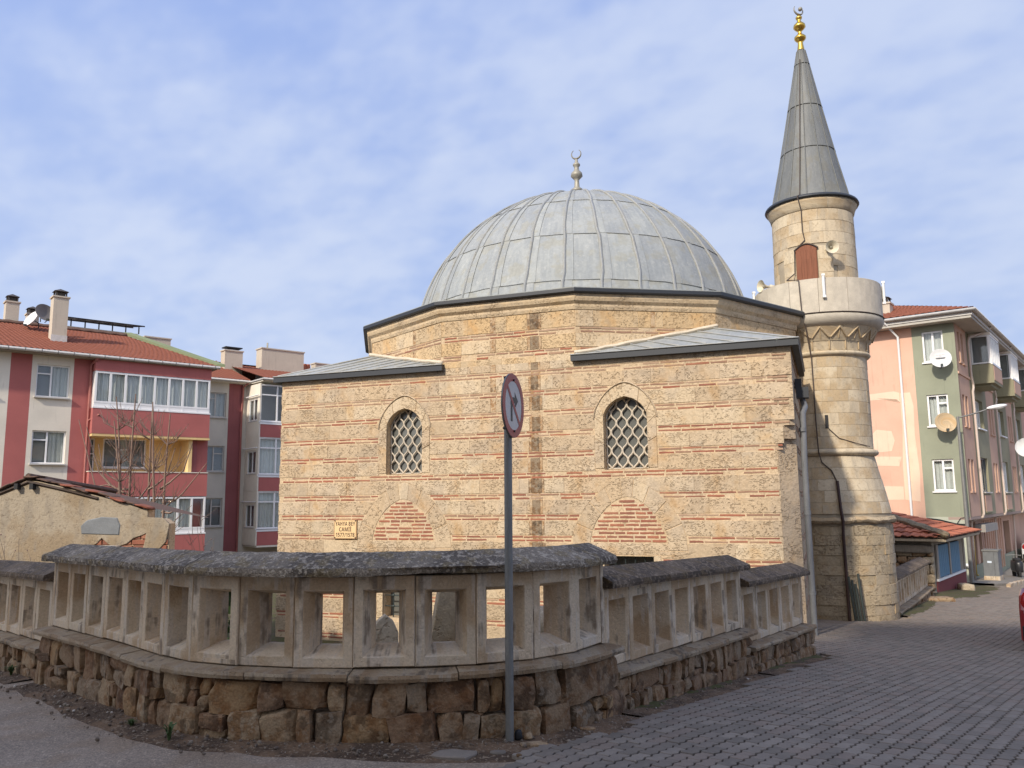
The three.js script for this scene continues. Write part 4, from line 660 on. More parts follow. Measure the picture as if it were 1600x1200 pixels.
function unitGeo(w) {    // one cast block with a splayed rectangular opening
  const D = 0.25, H = PH, v = [], q = (a, b, c, d) => v.push(...a, ...b, ...c, ...a, ...c, ...d), hw = w / 2 - 0.0025;
  const fx = w * 0.335, fy0 = 0.075, fy1 = H - 0.105, kx = w * 0.20, ky0 = 0.135, ky1 = H - 0.145, b = 0.006;
  const ring = (x, y0, y1, z) => [[-x, y0, z], [x, y0, z], [x, y1, z], [-x, y1, z]];
  const O = ring(hw, 0, H, 0 - b), O1 = ring(hw - b, b, H - b, 0), R1 = ring(fx + b, fy0 - b, fy1 + b, 0), R2 = ring(fx, fy0, fy1, -b), K1 = ring(kx, ky0, ky1, -D * 0.72), K2 = ring(kx, ky0, ky1, -D), OB = ring(hw, 0, H, -D);
  const band = (A, B) => { for (let i = 0; i < 4; i++) { const j = (i + 1) % 4; q(A[i], A[j], B[j], B[i]); } };
  band(OB, O); band(O, O1); band(O1, R1); band(R1, R2); band(R2, K1); band(K1, K2); band(K2, OB); return polyGeo(v);
}
function boundaryWall(key, label, n, opt) {
  const path = wallPath(WALLS[key], 0.06), L = path.L, w = thing('boundary_wall', label, 'wall', [0, 0, 0], 0, 'street wall sections with concrete balustrade');
  const lo = opt.slabs, dark = opt.dark;
  // cast blocks
  for (let i = 0; i < n; i++) { const q = subPath(path, L * (i + 0.499) / n, L * (i + 0.501) / n)[0], g = boxUV(unitGeo(L / n), rnd() * 9, rnd() * 9), o = add('balustrade_block', g, pick(M.cast), w); o.position.set(q.x, q.y + rr(-0.004, 0.004), q.z); o.rotation.y = Math.atan2(-q.nx, -q.nz) + rr(-0.008, 0.008); }
  if (opt.end) for (const e of opt.end) { const q = path[e ? path.length - 1 : 0], o = add('end_pier', boxUV(bx(0.05, PH, 0.25, 0, PH / 2, -0.125), rnd() * 4, 2), M.cast[0], w); o.position.set(q.x + q.tx * (e ? 0.024 : -0.024), q.y, q.z + q.tz * (e ? 0.024 : -0.024)); o.rotation.y = Math.atan2(-q.nx, -q.nz); }
  // coping slabs
  let s0 = 0; opt.copings.forEach((f, i) => {
    const a = L * s0 - (i === 0 ? 0.07 : 0), b = L * f + (f === 1 ? 0.07 : -0.012), p = subPath(path, Math.max(a, 0.001), Math.min(b, L - 0.001));
    if (i === 0) p.unshift({ ...p[0], x: p[0].x - p[0].tx * 0.07, z: p[0].z - p[0].tz * 0.07, s: p[0].s - 0.07 }); if (f === 1) { const e = p[p.length - 1]; p.push({ ...e, x: e.x + e.tx * 0.07, z: e.z + e.tz * 0.07, s: e.s + 0.07 }); }
    const y = PH + 0.008, sd = 3 + i * 7 + n, jit = dark ? 0.005 : 0.012;
    const chip = opt.chip ? (q, pp) => pp[0] < 0 && pp[1] < PH + 0.05 ? [0.045 * sm(0.30, 0.36, q.s / L * 1 - opt.chip[0] + 0.3) * sm(opt.chip[1] + 0.05, opt.chip[1], q.s / L), 0.012 * sm(opt.chip[0], opt.chip[0] + 0.04, q.s / L) * sm(opt.chip[1] + 0.05, opt.chip[1], q.s / L)] : [0, 0] : null;
    add('coping_slab', sweepGeo(p, [[-0.125, y], [-0.13, y + 0.03], [-0.12, y + 0.062], [-0.04, y + 0.095], [0.06, y + 0.135], [0.15, y + 0.165], [0.22, y + 0.155], [0.34, y + 0.105], [0.42, y + 0.06], [0.42, y]], jit, 6, sd, chip), dark ? M.copingDark : M.coping, w); s0 = f;
  });
  // ledge slabs
  s0 = 0; const nl = opt.ledges; for (let i = 0; i < nl; i++) { const a = L * i / nl + 0.004, b = L * (i + 1) / nl - 0.004, p = subPath(path, a, b), dy = rr(-0.008, 0.006); if (i === nl - 1 && opt.end) { const e = p[p.length - 1]; p.push({ ...e, x: e.x + e.tx * 0.1, z: e.z + e.tz * 0.1, s: e.s + 0.1 }); } if (i === 0 && opt.end) { const e = p[0]; p.unshift({ ...e, x: e.x - e.tx * 0.06, z: e.z - e.tz * 0.06, s: e.s - 0.06 }); } add('ledge_slab', sweepGeo(p, [[-0.165, -0.072 + dy], [-0.172, -0.045 + dy], [-0.16, -0.022 + dy], [0.10, -0.004], [0.34, -0.004], [0.34, -0.072]], 0.007, 7, 50 + i * 3 + n), M.ledge, w); }
  // body of the wall, down to the lower ground behind
  const core = path.map(q => q), gy = q => G(q.x, q.z) - 0.35; { const P = []; const pr = q => { const y0 = Math.min(gy(q), opt.deep ?? -1.5), y1 = q.y - 0.074; return [[q.x - q.nx * 0.055, y0, q.z - q.nz * 0.055], [q.x - q.nx * 0.055, y1, q.z - q.nz * 0.055], [q.x + q.nx * 0.33, y1, q.z + q.nz * 0.33], [q.x + q.nx * 0.33, y0, q.z + q.nz * 0.33]]; }; for (let i = 0; i < core.length - 1; i++) { const A = pr(core[i]), B = pr(core[i + 1]); for (let k = 0; k < 3; k++) P.push(...A[k], ...B[k], ...B[k + 1], ...A[k], ...B[k + 1], ...A[k + 1]); } for (const [e, s] of [[0, 1], [core.length - 1, 0]]) { const A = pr(core[e]); s ? P.push(...A[0], ...A[1], ...A[2], ...A[0], ...A[2], ...A[3]) : P.push(...A[0], ...A[2], ...A[1], ...A[0], ...A[3], ...A[2]); } add('wall_core', boxUV(polyGeo(P)), M.wallCore, w); }
  // rough stones in uneven rows
  const nr = opt.rows, so = rnd() * 40;
  for (let r = 0; r < nr; r++) {
    let s = rr(-0.05, 0.0); while (s < L - 0.02) {
      const wd = (rnd() < 0.3 ? rr(0.08, 0.14) : rr(0.15, r === 0 ? 0.33 : 0.42)) * (opt.sz ?? 1), c = Math.min(s + wd / 2, L - 0.03), q = subPath(path, Math.max(c - 0.001, 0.0005), Math.min(c + 0.001, L - 0.0002))[0];
      const gb = G(q.x - q.nx * 0.12, q.z - q.nz * 0.12) - 0.05, gt = q.y - 0.085, bd = t => t <= 0 ? gb : t >= nr ? gt : gb + (gt - gb) * (t / nr + 0.16 * n3(c * 2.1 + so, t * 9, 0, 71)), yb = bd(r), yt = bd(r + 1), h = yt - yb; if (h < 0.05) { s += wd; continue; }
      const split = h > 0.17 && rnd() < 0.22, k = rr(0.3, 0.6), parts = split ? [[0, k], [k, 1]] : [[0, 1]];
      for (const [f0, f1] of parts) { const hh = h * (f1 - f0) * rr(0.92, 1.04), g = rock(wd * rr(1.0, 1.07), hh * 1.04, rr(0.15, 0.20), 0.09, [9, 8, 3], rr(0.0, 0.12), 5), o = add('stone', g, pick(opt.mats ?? M.rocks), w); const off = 0.042 + rr(-0.014, 0.016) + (r === 0 ? 0.012 : 0); o.position.set(q.x - q.nx * off, yb + h * (f0 + f1) / 2 + rr(-0.006, 0.006), q.z - q.nz * off); o.rotation.set(rr(-0.06, 0.06), Math.atan2(-q.nx, -q.nz) + rr(-0.12, 0.12), rr(-0.10, 0.10)); }
      if (rnd() < 0.4) { const g = rock(rr(0.04, 0.08), rr(0.03, 0.06), 0.1, 0.2, [3, 3, 2], 0.3, 2), o = add('stone', g, pick(M.rocks), w); const e = subPath(path, cl(s + wd - 0.002, 0.001, L - 0.004), cl(s + wd + 0.002, 0.003, L - 0.001))[0]; o.position.set(e.x - e.nx * 0.05, yt + rr(-0.03, 0.0), e.z - e.nz * 0.05); o.rotation.y = Math.atan2(-e.nx, -e.nz); }
      s += wd + rr(0.0, 0.02);
    }
  }
  return w;
}
seed = 101;
const R = M.rocks;
boundaryWall('far', 'low far left section of the street wall with dark coping', 9, { copings: [0.4, 1], ledges: 6, rows: 2, dark: true, end: [1], mats: [R[0], R[1], R[3], R[5]] });
boundaryWall('main', 'tall curved front section of the street wall with lichened coping', 15, { copings: [0.47, 1], ledges: 9, rows: 2, end: [0, 1], chip: [0.68, 0.80] });
boundaryWall('r1', 'middle section of the street wall stepping down to the right of the sign', 7, { copings: [0.34, 1], ledges: 4, rows: 2, dark: true, end: [0, 1], sz: 0.72, mats: [R[0], R[1], R[2], R[5]] });
boundaryWall('r2', 'short lowest section of the street wall nearest the minaret', 5, { copings: [1], ledges: 3, rows: 2, dark: true, end: [0, 1], sz: 0.8, mats: [R[0], R[1], R[5]] });
boundaryWall('back', 'distant section of balustrade wall between minaret and hut', 15, { copings: [0.5, 1], ledges: 6, rows: 2, dark: true, end: [0, 1], deep: -2, mats: [R[0], R[1], R[5]] });

// ================================================================ the road sign
{
  const y0 = G(-0.04, -6.22), s = thing('road_sign', 'round red and white no right turn sign on a grey metal pole', 'sign', [-0.045, y0, -6.22]);
  const lean = 0.012, top = 2.67;
  const pole = add('pole', tube([[0, -0.25, 0], [lean * 0.5, 1.3, 0], [lean, top, 0]], 0.0305, 16), M.galv, s, 'galvanised steel pole'); add('cap', (() => { const c = new THREE.CylinderGeometry(0.032, 0.032, 0.015, 14); c.translate(lean, top, 0); return c; })(), M.black, pole);
  const R0 = 0.248, cy = 2.45, turn = 1.235, red = mat([0.38, 0.07, 0.045], { r: 0.45 }), wh = mat([0.60, 0.57, 0.53], { map: T.plaster, r: 0.4 }), bk = mat([0.035, 0.03, 0.022], { r: 0.5 });
  const d = new THREE.Group(); const put = (g) => { g.rotateY(turn); g.translate(lean + 0.036, cy, 0.012); return g; };
  const disc = new THREE.CylinderGeometry(R0, R0, 0.012, 48); disc.rotateX(Math.PI / 2); const dm = add('disc', put(disc), M.galv, s, 'round sign plate seen nearly edge-on');
  const ringS = new THREE.Shape(); ringS.absarc(0, 0, R0 - 0.002, 0, Math.PI * 2); const hole = new THREE.Path(); hole.absarc(0, 0, R0 * 0.76, 0, Math.PI * 2, true); ringS.holes.push(hole);
  const ex = (sh, z, t = 0.0012) => { const g = new THREE.ExtrudeGeometry(sh, { depth: t, bevelEnabled: false, curveSegments: 40 }); g.translate(0, 0, z); return put(g); };
  const wc = new THREE.Shape(); wc.absarc(0, 0, R0 * 0.762, 0, Math.PI * 2); add('white_field', ex(wc, 0.0062), wh, dm); add('red_rim', ex(ringS, 0.0080), red, dm);
  const poly = p => { const q = new THREE.Shape(); p.forEach((a, i) => i ? q.lineTo(...a) : q.moveTo(...a)); q.closePath(); return q; };
  const k = R0; add('arrow', ex(poly([[-0.27 * k, -0.5 * k], [-0.11 * k, -0.5 * k], [-0.11 * k, 0.08 * k], [0.12 * k, 0.08 * k], [0.12 * k, -0.09 * k], [0.42 * k, 0.17 * k], [0.12 * k, 0.43 * k], [0.12 * k, 0.26 * k], [-0.05 * k, 0.26 * k], [-0.2 * k, 0.22 * k], [-0.27 * k, 0.1 * k]]), 0.0076), bk, dm);
  const c45 = Math.SQRT1_2, sl = (a, b) => [(-a + b) * c45 * k, (a + b) * c45 * k]; add('slash', ex(poly([sl(-0.77, -0.065), sl(-0.77, 0.065), sl(0.77, 0.065), sl(0.77, -0.065)]), 0.0088), red, dm);
  for (const y of [-0.17, 0.17]) { add('clamp', (() => { const g = new THREE.TorusGeometry(0.036, 0.008, 6, 16); g.rotateX(Math.PI / 2); g.translate(lean, cy + y, 0); return merge([g, bx(0.03, 0.022, 0.05, lean - 0.02, cy + y, -0.03)]); })(), M.black, s); add('bolt', put((() => { const g = new THREE.CylinderGeometry(0.009, 0.009, 0.012, 8); g.rotateX(Math.PI / 2); g.translate(0, y * 1.16, 0.012); return g; })()), M.black, dm); }
  const t = add('x', boxUV(rock(0.05, 0.07, 0.05, 0.2, [3, 3, 3], 0.7)), M.black); t.position.set(0.02, y0 + 0.03, -6.25); tag(t, 'tar_lump', 'small black lump at the foot of the sign pole', 'debris');
}
// ================================================================ gravestones in the yard
{
  const GY = -1.22;
  const stone = (name, label, p, turn, tilt, make) => { const t = thing(name, label, 'gravestone', [p[0], GY, p[1]], turn, 'gravestones in the yard'); make(t); t.rotation.z = tilt; return t; };
  const ext = (pts, d) => { const s = new THREE.Shape(); pts.forEach((p, i) => i ? s.lineTo(...p) : s.moveTo(...p)); const g = new THREE.ExtrudeGeometry(s, { depth: d, bevelEnabled: true, bevelSize: 0.012, bevelThickness: 0.012, bevelSegments: 2 }); g.translate(0, 0, -d / 2); return boxUV(flat(g), rnd() * 5, rnd() * 5); };
  stone('gravestone', 'slim upright gravestone with pointed top seen through the wall', [-1.64, -10.6], 0.25, 0.0, t => { add('slab', ext([[-0.125, -0.2], [0.125, -0.2], [0.155, 1.02], [0.155, 1.27], [0.09, 1.41], [0, 1.48], [-0.09, 1.41], [-0.155, 1.27], [-0.155, 1.02]], 0.11), M.tomb, t); add('band', boxUV(bx(0.32, 0.025, 0.14, 0, 1.15, 0)), M.tomb, t); });
  stone('gravestone', 'curved leaning gravestone left of the pointed one', [-1.98, -10.4], -0.55, -0.12, t => { add('slab', ext([[-0.3, -0.2], [0.3, -0.2], [0.32, 1.0], [0.26, 1.16], [0.05, 1.2], [-0.2, 1.08], [-0.33, 0.86]], 0.14), M.tomb, t); add('base', boxUV(rock(0.8, 0.25, 0.4, 0.1)), M.bstones[0], t); });
  stone('gravestone', 'tall dark leaning slab seen through the wall beside the front joint', [-0.95, -8.9], 0.3, -0.20, t => { add('slab', ext([[-0.19, -0.3], [0.19, -0.3], [0.24, 2.0], [0.1, 2.18], [-0.1, 2.18], [-0.24, 2.0]], 0.12), M.bstones[2], t); add('carving', tube([[-0.02, 1.9, 0.075], [0.0, 1.6, 0.075], [0.05, 1.45, 0.075], [0.12, 1.55, 0.075], [0.16, 1.85, 0.075]], 0.012, 5), M.bstones[1], t); });
  stone('gravestone', 'gravestone topped by a pale turban seen right of the pole', [0.36, -9.6], 0.1, 0.0, t => { add('slab', ext([[-0.14, -0.2], [0.14, -0.2], [0.17, 1.38], [-0.17, 1.38]], 0.13), M.bstones[1], t); add('turban', boxUV(rock(0.34, 0.3, 0.34, 0.08, [8, 7, 8], 0.95).translate(0, 1.52, 0)), M.tomb, t); });
  const rk = (label, x, z, w, h, d, y) => { const o = add('x', rock(w, h, d, 0.16, [8, 6, 6], 0.5), M.bstones[1]); o.position.set(x, GY + y, z); tag(o, 'grave_kerb', label, 'stone', 'loose stones in the yard'); };
  rk('large pale boulder low behind the third front opening', -3.35, -11.6, 0.7, 0.5, 0.5, 0.2); rk('grey stone block stacked behind the boulder', -3.75, -12.6, 0.8, 0.9, 0.4, 0.3); rk('mossy stone kerb along the foot of the mosque', -2.2, -14.6, 1.5, 0.75, 0.4, 0.15);
  const t = thing('evergreen_shrub', 'dark evergreen shrub in the yard at the left corner of the mosque', 'shrub', [-5.2, GY, -15.6]); const st = []; for (let i = 0; i < 5; i++) st.push(tube([[0, 0, 0], [rr(-.2, .2), 0.7, rr(-.2, .2)], [rr(-.4, .4), rr(1.2, 1.6), rr(-.4, .4)]], 0.03, 5, false, 0.008)); add('stem', merge(st), M.bark, t);
  const lf = []; for (let i = 0; i < 900; i++) { const a = rnd() * 6.28, y = Math.pow(rnd(), 0.7) * 1.75 + 0.05, r = Math.sqrt(rnd()) * 0.62 * Math.sin(Math.min(1, (2.0 - y) / 1.4) * 1.57), s = rr(0.04, 0.09); const p = new THREE.PlaneGeometry(s, s * 1.6); p.rotateX(rr(-1, 1)); p.rotateY(rnd() * 6.28); p.translate(Math.cos(a) * r, y, Math.sin(a) * r); lf.push(p); } add('foliage', merge(lf), M.leaf, t);
}
// ================================================================ small plants
{
  const tuft = (label, x, z, s, n) => { const t = thing('weed', label, 'weed', [x, G(x, z) - 0.01, z]); const l = []; for (let i = 0; i < n; i++) { const a = rnd() * 6.28, h = rr(0.5, 1) * s, b = rr(0.3, 1) * s, w = s * rr(0.12, 0.22); const p = []; const seg = 4; for (let k = 0; k < seg; k++) { const f = q => { const r = b * q * q * 0.8 + 0.01, y = h * Math.sin(q * 2.0) * 0.9, ww = w * Math.sin(Math.max(0.08, q) * 3.0) * 0.5; return [[Math.cos(a) * r - Math.sin(a) * ww, y, Math.sin(a) * r + Math.cos(a) * ww], [Math.cos(a) * r + Math.sin(a) * ww, y, Math.sin(a) * r - Math.cos(a) * ww]]; }; const A = f(k / seg), B = f((k + 1) / seg); p.push(...A[0], ...A[1], ...B[1], ...A[0], ...B[1], ...B[0]); } l.push(polyGeo(p)); } add('leaves', merge(l), M.leaf, t); };
  tuft('small broad leaved weed at the foot of the curved wall', -2.55, -6.28, 0.13, 9); tuft('low green moss tuft left of the broad leaved weed', -3.02, -6.70, 0.06, 40); tuft('grass tuft at the foot of the far left wall', -5.62, -9.42, 0.12, 26);
}

// ================================================================ apartment houses
function wallPanel(x0, x1, y0, y1, holes, z, th) { const s = new THREE.Shape(); s.moveTo(x0, y0); s.lineTo(x1, y0); s.lineTo(x1, y1); s.lineTo(x0, y1); for (const [a, b, c, d] of holes) { const h = new THREE.Path(); h.moveTo(a, c); h.lineTo(a, d); h.lineTo(b, d); h.lineTo(b, c); h.closePath(); s.holes.push(h); } const g = new THREE.ExtrudeGeometry(s, { depth: th, bevelEnabled: false }); g.translate(0, 0, z - th); return boxUV(flat(g)); }
function curtainGeo(x0, x1, y0, y1, z) { const n = Math.max(8, Math.round((x1 - x0) * 22)), P = []; const f = i => { const x = x0 + (x1 - x0) * i / n; return [x, z + 0.025 * Math.sin(x * 37) + 0.02 * Math.sin(x * 61 + 1)]; }; for (let i = 0; i < n; i++) { const [a, az] = f(i), [b, bz] = f(i + 1); P.push(a, y0, az, b, y0, bz, b, y1, bz, a, y0, az, b, y1, bz, a, y1, az); } return boxUV(polyGeo(P)); }
function windowIn(parent, x0, x1, y0, y1, z, o = {}) {   // frame with mullions; panes, curtains and sill are its pieces
  const f = o.f ?? 0.06, d = 0.06, xs = o.xs ?? [0.5], b = [span(x0, x1, y0, y0 + f, z - d, z), span(x0, x1, y1 - f, y1, z - d, z), span(x0, x0 + f, y0 + f, y1 - f, z - d, z), span(x1 - f, x1, y0 + f, y1 - f, z - d, z)], X = [x0 + f, ...xs.map(t => x0 + (x1 - x0) * t), x1 - f];
  xs.forEach(t => { const c = x0 + (x1 - x0) * t; b.push(span(c - f * 0.55, c + f * 0.55, y0 + f, y1 - f, z - d + 0.003, z - 0.003)); });
  (o.bars ?? []).forEach(([i, t]) => { const c = y0 + (y1 - y0) * t, p = X[i] + (i ? f * 0.55 : 0), q = X[i + 1] - (i < xs.length ? f * 0.55 : 0); b.push(span(p, q, c - f * 0.45, c + f * 0.45, z - d + 0.004, z - 0.004)); });
  const w = add('window', boxUV(merge(b)), o.fm ?? M.upvc, parent, o.label);
  for (let i = 0; i < X.length - 1; i++) { add('pane', span(X[i], X[i + 1], y0 + f, y1 - f, z - 0.034, z - 0.028), M.pane, w);
    const k = (o.cur ?? [])[i] ?? 1; if (k === 1) add('curtain', curtainGeo(X[i] - 0.02, X[i + 1] + 0.02, y0 + 0.02, y1 - 0.02, z - 0.17), M.curtain, w); else if (k === 2) add('blind', span(X[i] - 0.02, X[i + 1] + 0.02, y0 + 0.02, y1 - 0.02, z - 0.14, z - 0.12), M.roller, w); }
  if (o.sill !== 0) add('sill', span(x0 - 0.05, x1 + 0.05, y0 - 0.06, y0 - 0.003, z - 0.05, z + (o.sill ?? 0.16)), o.sm ?? M.gutter, w);
  return w;
}
function tileRoof(corners, parent, m, name = 'roof', pitchX = 0.22, rowY = 0.33, amp = 0.03) {  // wavy clay tiles between lower-left, lower-right, upper-right, upper-left
  const [a, b, c, d] = corners.map(p => V3(...p)), W = a.distanceTo(b), H = a.distanceTo(d), nx = Math.min(400, Math.round(W / pitchX * 4)), rows = Math.round(H / rowY), P = [], uv = [], idx = [], nrm = b.clone().sub(a).cross(d.clone().sub(a)).normalize(); if (nrm.y < 0) nrm.negate();
  const ny = rows * 2; for (let j = 0; j <= ny; j++) { const r = Math.floor(j / 2), t = j % 2 === 0 ? r / rows : (r + 0.97) / rows, up = j % 2 === 0 ? 0.035 : 0.0; for (let i = 0; i <= nx; i++) { const s = i / nx, p = a.clone().lerp(b, s).lerp(d.clone().lerp(c, s), Math.min(t, 1)); p.addScaledVector(nrm, up + amp * (0.5 + 0.5 * Math.cos(s * W / pitchX * 6.283)) + 0.01 * n3(s * W * 3, t * H * 3, 0, 5)); P.push(p.x, p.y, p.z); uv.push(s * W + r * 0.37, t * H); } }
  for (let j = 0; j < ny; j++) for (let i = 0; i < nx; i++) { const k = j * (nx + 1) + i; idx.push(k, k + 1, k + nx + 1, k + 1, k + nx + 2, k + nx + 1); }
  const g = new THREE.BufferGeometry(); g.setAttribute('position', new THREE.Float32BufferAttribute(P, 3)); g.setAttribute('uv', new THREE.Float32BufferAttribute(uv, 2)); g.setIndex(idx); g.computeVertexNormals(); return add(name, g, m, parent);
}
function chimneyOn(roof, x, z, y0, y1, w, d, m = M.chimney) { const c = add('chimney', boxUV(merge([span(x - w / 2, x + w / 2, y0, y1, z - d / 2, z + d / 2), span(x - w / 2 - 0.05, x + w / 2 + 0.05, y1, y1 + 0.07, z - d / 2 - 0.05, z + d / 2 + 0.05)])), m, roof); return c; }
const cowl = (roof, x, z, y, w) => add('chimney_cowl', merge([...[-1, 1].flatMap(a => [-1, 1].map(b => span(x + a * w * 0.42 - 0.03, x + a * w * 0.42 + 0.03, y, y + 0.25, z + b * w * 0.42 - 0.03, z + b * w * 0.42 + 0.03))), (() => { const g = new THREE.ConeGeometry(w * 0.85, 0.16, 4); g.rotateY(Math.PI / 4); g.translate(x, y + 0.32, z); return g; })(), span(x - w * 0.3, x + w * 0.3, y, y + 0.2, z - w * 0.3, z + w * 0.3)]), mat([0.07, 0.06, 0.05], { r: 0.8 }), roof);
function dish(label, parentPos, turn, tilt, r, m, armM = M.iron, grp) { const t = thing('satellite_dish', label, 'satellite dish', parentPos, turn, grp); const pr = []; for (let i = 0; i <= 8; i++) { const q = i / 8 * r; pr.push([Math.max(q, 0.001), q * q / r * 0.28]); } const g = lathe([...pr, [r + 0.01, r * 0.28 - 0.005], [r, r * 0.28 - 0.02], ...pr.slice().reverse().map(p => [p[0], p[1] - 0.015])], 28); g.rotateX(Math.PI / 2 - tilt); add('reflector', g, m, t); add('feed_arm', merge([tube([[0, -r * 0.95, 0.1], [0, -r * 0.75, r * 0.75]], 0.02, 6), bx(0.09, 0.09, 0.12, 0, -r * 0.72, r * 0.78)]), armM, t); add('bracket', tube([[0, 0, -0.02], [0, -0.1, -0.28], [0, -0.35, -0.3]], 0.025, 6), armM, t); return t; }

seed = 303;
// left: red and cream block
{
  const b = thing('apartment_building', 'red and cream apartment block with glazed balcony behind the shed', 'building', [-20.14, 0, -35], 0.7127), y0 = -2.5, y1 = 8.12;
  const fl = [7.02, 4.14, 1.26], wy = [[6.3, 7.72], [3.42, 4.84], [0.54, 1.96]], hole = (a, c) => wy.map(([p, q]) => [a, c, p, q]);
  // painted strips of wall
  const strip = (x0, x1, m, holes = [], z = 0) => add('wall', wallPanel(x0, x1, y0, y1, holes, z, 0.28), m, b);
  strip(-16, -9.4, M.cream, hole(-13, -11.7)); strip(-9.4, -7.6, M.red); strip(-7.6, -4.0, M.cream, hole(-6.6, -5.3)); strip(-4.0, -1.5, M.cream, hole(-3.4, -2.1)); strip(-1.5, -0.7, M.red); strip(-0.7, 0.93, M.cream, hole(-0.51, 0.79)); strip(0.93, 1.72, M.red);
  strip(1.72, 7.0, M.red, [[1.8, 6.4, 3.1, 4.75]]);
  for (const [p, q] of wy) { windowIn(b, -0.51, 0.79, p, q, -0.1, { xs: [0.45], bars: [[0, 0.72]], cur: [2, 1], sill: 0.24 }); windowIn(b, -3.4, -2.1, p, q, -0.1, { xs: [0.45], bars: [[0, 0.72]], cur: [1, 1], sill: 0.24 }); windowIn(b, -6.6, -5.3, p, q, -0.1, { xs: [0.5] }); windowIn(b, -13, -11.7, p, q, -0.1, { xs: [0.5] }); }
  // glazed balcony boxes
  const ZB = 0.5, bx0 = 1.68, bx1 = 6.86;
  const box = (ya, yb, m) => add('balcony_parapet', boxUV(merge([span(bx0, bx1, ya, yb, 0.002, ZB), ])), m, b);
  box(4.77, 5.92, M.red); box(2.0, 3.08, M.red); box(-2.4, 0.26, M.red); box(7.58, 8.1, M.red);
  const eight = Array.from({ length: 7 }, (_, i) => (i + 1) / 8);
  for (const [ya, yb] of [[5.92, 7.58], [0.26, 1.98]]) { windowIn(b, bx0 + 0.03, bx1 - 0.03, ya + 0.22, yb - 0.01, ZB - 0.02, { xs: eight, f: 0.085, cur: [1, 1, 1, 1, 1, 1, 1, ya > 3 ? 1 : 0], sill: 0 }); add('window_apron', boxUV(merge([span(bx0 + 0.02, bx1 - 0.02, ya + 0.005, ya + 0.22, ZB - 0.1, ZB - 0.03), ...eight.map(t => span(bx0 + (bx1 - bx0) * t - 0.05, bx0 + (bx1 - bx0) * t + 0.05, ya + 0.01, ya + 0.21, ZB - 0.05, ZB - 0.022)), span(bx0 - 0.02, bx1 + 0.02, ya - 0.02, ya + 0.045, ZB - 0.1, ZB + 0.02)])), M.upvc, b); add('side_glazing', span(bx0 + 0.02, bx0 + 0.07, ya, yb, 0.0, ZB - 0.09), M.upvc, b); add('side_glazing', span(bx1 - 0.07, bx1 - 0.02, ya, yb, 0.0, ZB - 0.09), M.upvc, b); }
  // open yellow balcony in the middle
  add('balcony_back', wallPanel(1.7, 6.5, 2.9, 4.9, [[2.55, 4.43, 3.33, 4.68], [1.76, 2.2, 3.1, 4.65]], -0.95, 0.12), M.yellow, b); windowIn(b, 2.55, 4.43, 3.33, 4.68, -0.98, { xs: [0.36, 0.66], bars: [[1, 0.62]], cur: [2, 1, 2], sill: 0.1 }); windowIn(b, 1.76, 2.2, 3.1, 4.65, -0.98, { xs: [], bars: [[0, 0.55], [0, 0.78]], cur: [2], sill: 0 });
  add('balcony_side', boxUV(span(6.0, 6.16, 3.05, 4.8, -1.0, 0.3)), M.yellow, b); add('balcony_side', boxUV(span(6.17, 6.45, 3.05, 4.8, -1.0, 0.12)), M.darkRed, b); add('balcony_side', boxUV(span(1.62, 1.78, 3.05, 4.8, -1.0, -0.29)), M.yellow, b); add('balcony_slab', boxUV(merge([span(1.7, 6.9, 4.66, 4.77, -1.0, 0.49), span(1.7, 6.9, 2.95, 3.03, -1.0, 0.0)])), M.yellow, b); add('parapet_cap', span(bx0 - 0.03, bx1 + 0.03, 3.08, 3.12, 0.0, ZB + 0.03), M.cream, b);
  // body
  add('wall', boxUV(merge([span(-16, 6.98, y0, y1, -9.6, -9.3), span(-16, -15.7, y0, y1, -9.3, -0.29), span(6.7, 6.98, y0, y1, -9.3, -0.29), span(-15.7, 6.7, y1 - 0.2, y1 - 0.01, -9.3, -0.29)])), M.cream, b); add('room', boxUV(merge([span(-15.6, 6.6, y0, y1 - 0.2, -2.9, -2.7), span(-15.6, 6.6, 2.5, 2.7, -2.7, -1.1), span(-15.6, 6.6, 5.3, 5.5, -2.7, -0.3)])), M.room, b);
  // roof
  const E = 0.62, ey = 8.24, ry = 10.15, rz = -4.2; const roof = tileRoof([[-16.5, ey, E], [7.2, ey, E], [4.2, ry, rz], [-13, ry, rz]], b, M.tile, 'roof'); tileRoof([[7.2, ey, -9.9], [-16.5, ey, -9.9], [-13, ry, rz], [4.2, ry, rz]], b, M.tile, 'roof', 0.44); const hip = [[7.2, ey, E], [7.2, ey, -9.9], [4.2, ry, rz]]; add('roof', boxUV(polyGeo(hip.flat())), M.tile, b);
  add('hip_flashing', boxUV((() => { const a = V3(7.27, ey + 0.02, E), c = V3(4.2, ry + 0.1, rz), P = []; const u = V3(0, 0.13, 0), s = V3(0.16, 0, 0.08); const q = (A, B, C, D) => P.push(...A.toArray(), ...B.toArray(), ...C.toArray(), ...A.toArray(), ...C.toArray(), ...D.toArray()); const a1 = a.clone().sub(s), c1 = c.clone().sub(s), a2 = a1.clone().add(u), c2 = c1.clone().add(u), a3 = a.clone().add(s).add(u), c3 = c.clone().add(s).add(u), a4 = a.clone().add(s), c4 = c.clone().add(s); q(a1, c1, c2, a2); q(a2, c2, c3, a3); q(a3, c3, c4, a4); q(a1, a2, a3, a4); return polyGeo(P); })()), M.greenFlash, roof, 'green painted hip flashing');
  add('ridge_tiles', tube(Array.from({ length: 60 }, (_, i) => [-13 + 17.2 * i / 59, ry + 0.04 + (i % 2) * 0.03, rz]), 0.13, 7), M.tileOld, roof);
  add('eaves', boxUV(span(-16.4, 7.1, 8.10, 8.2, -0.29, 0.56)), mat([0.34, 0.30, 0.25]), roof);
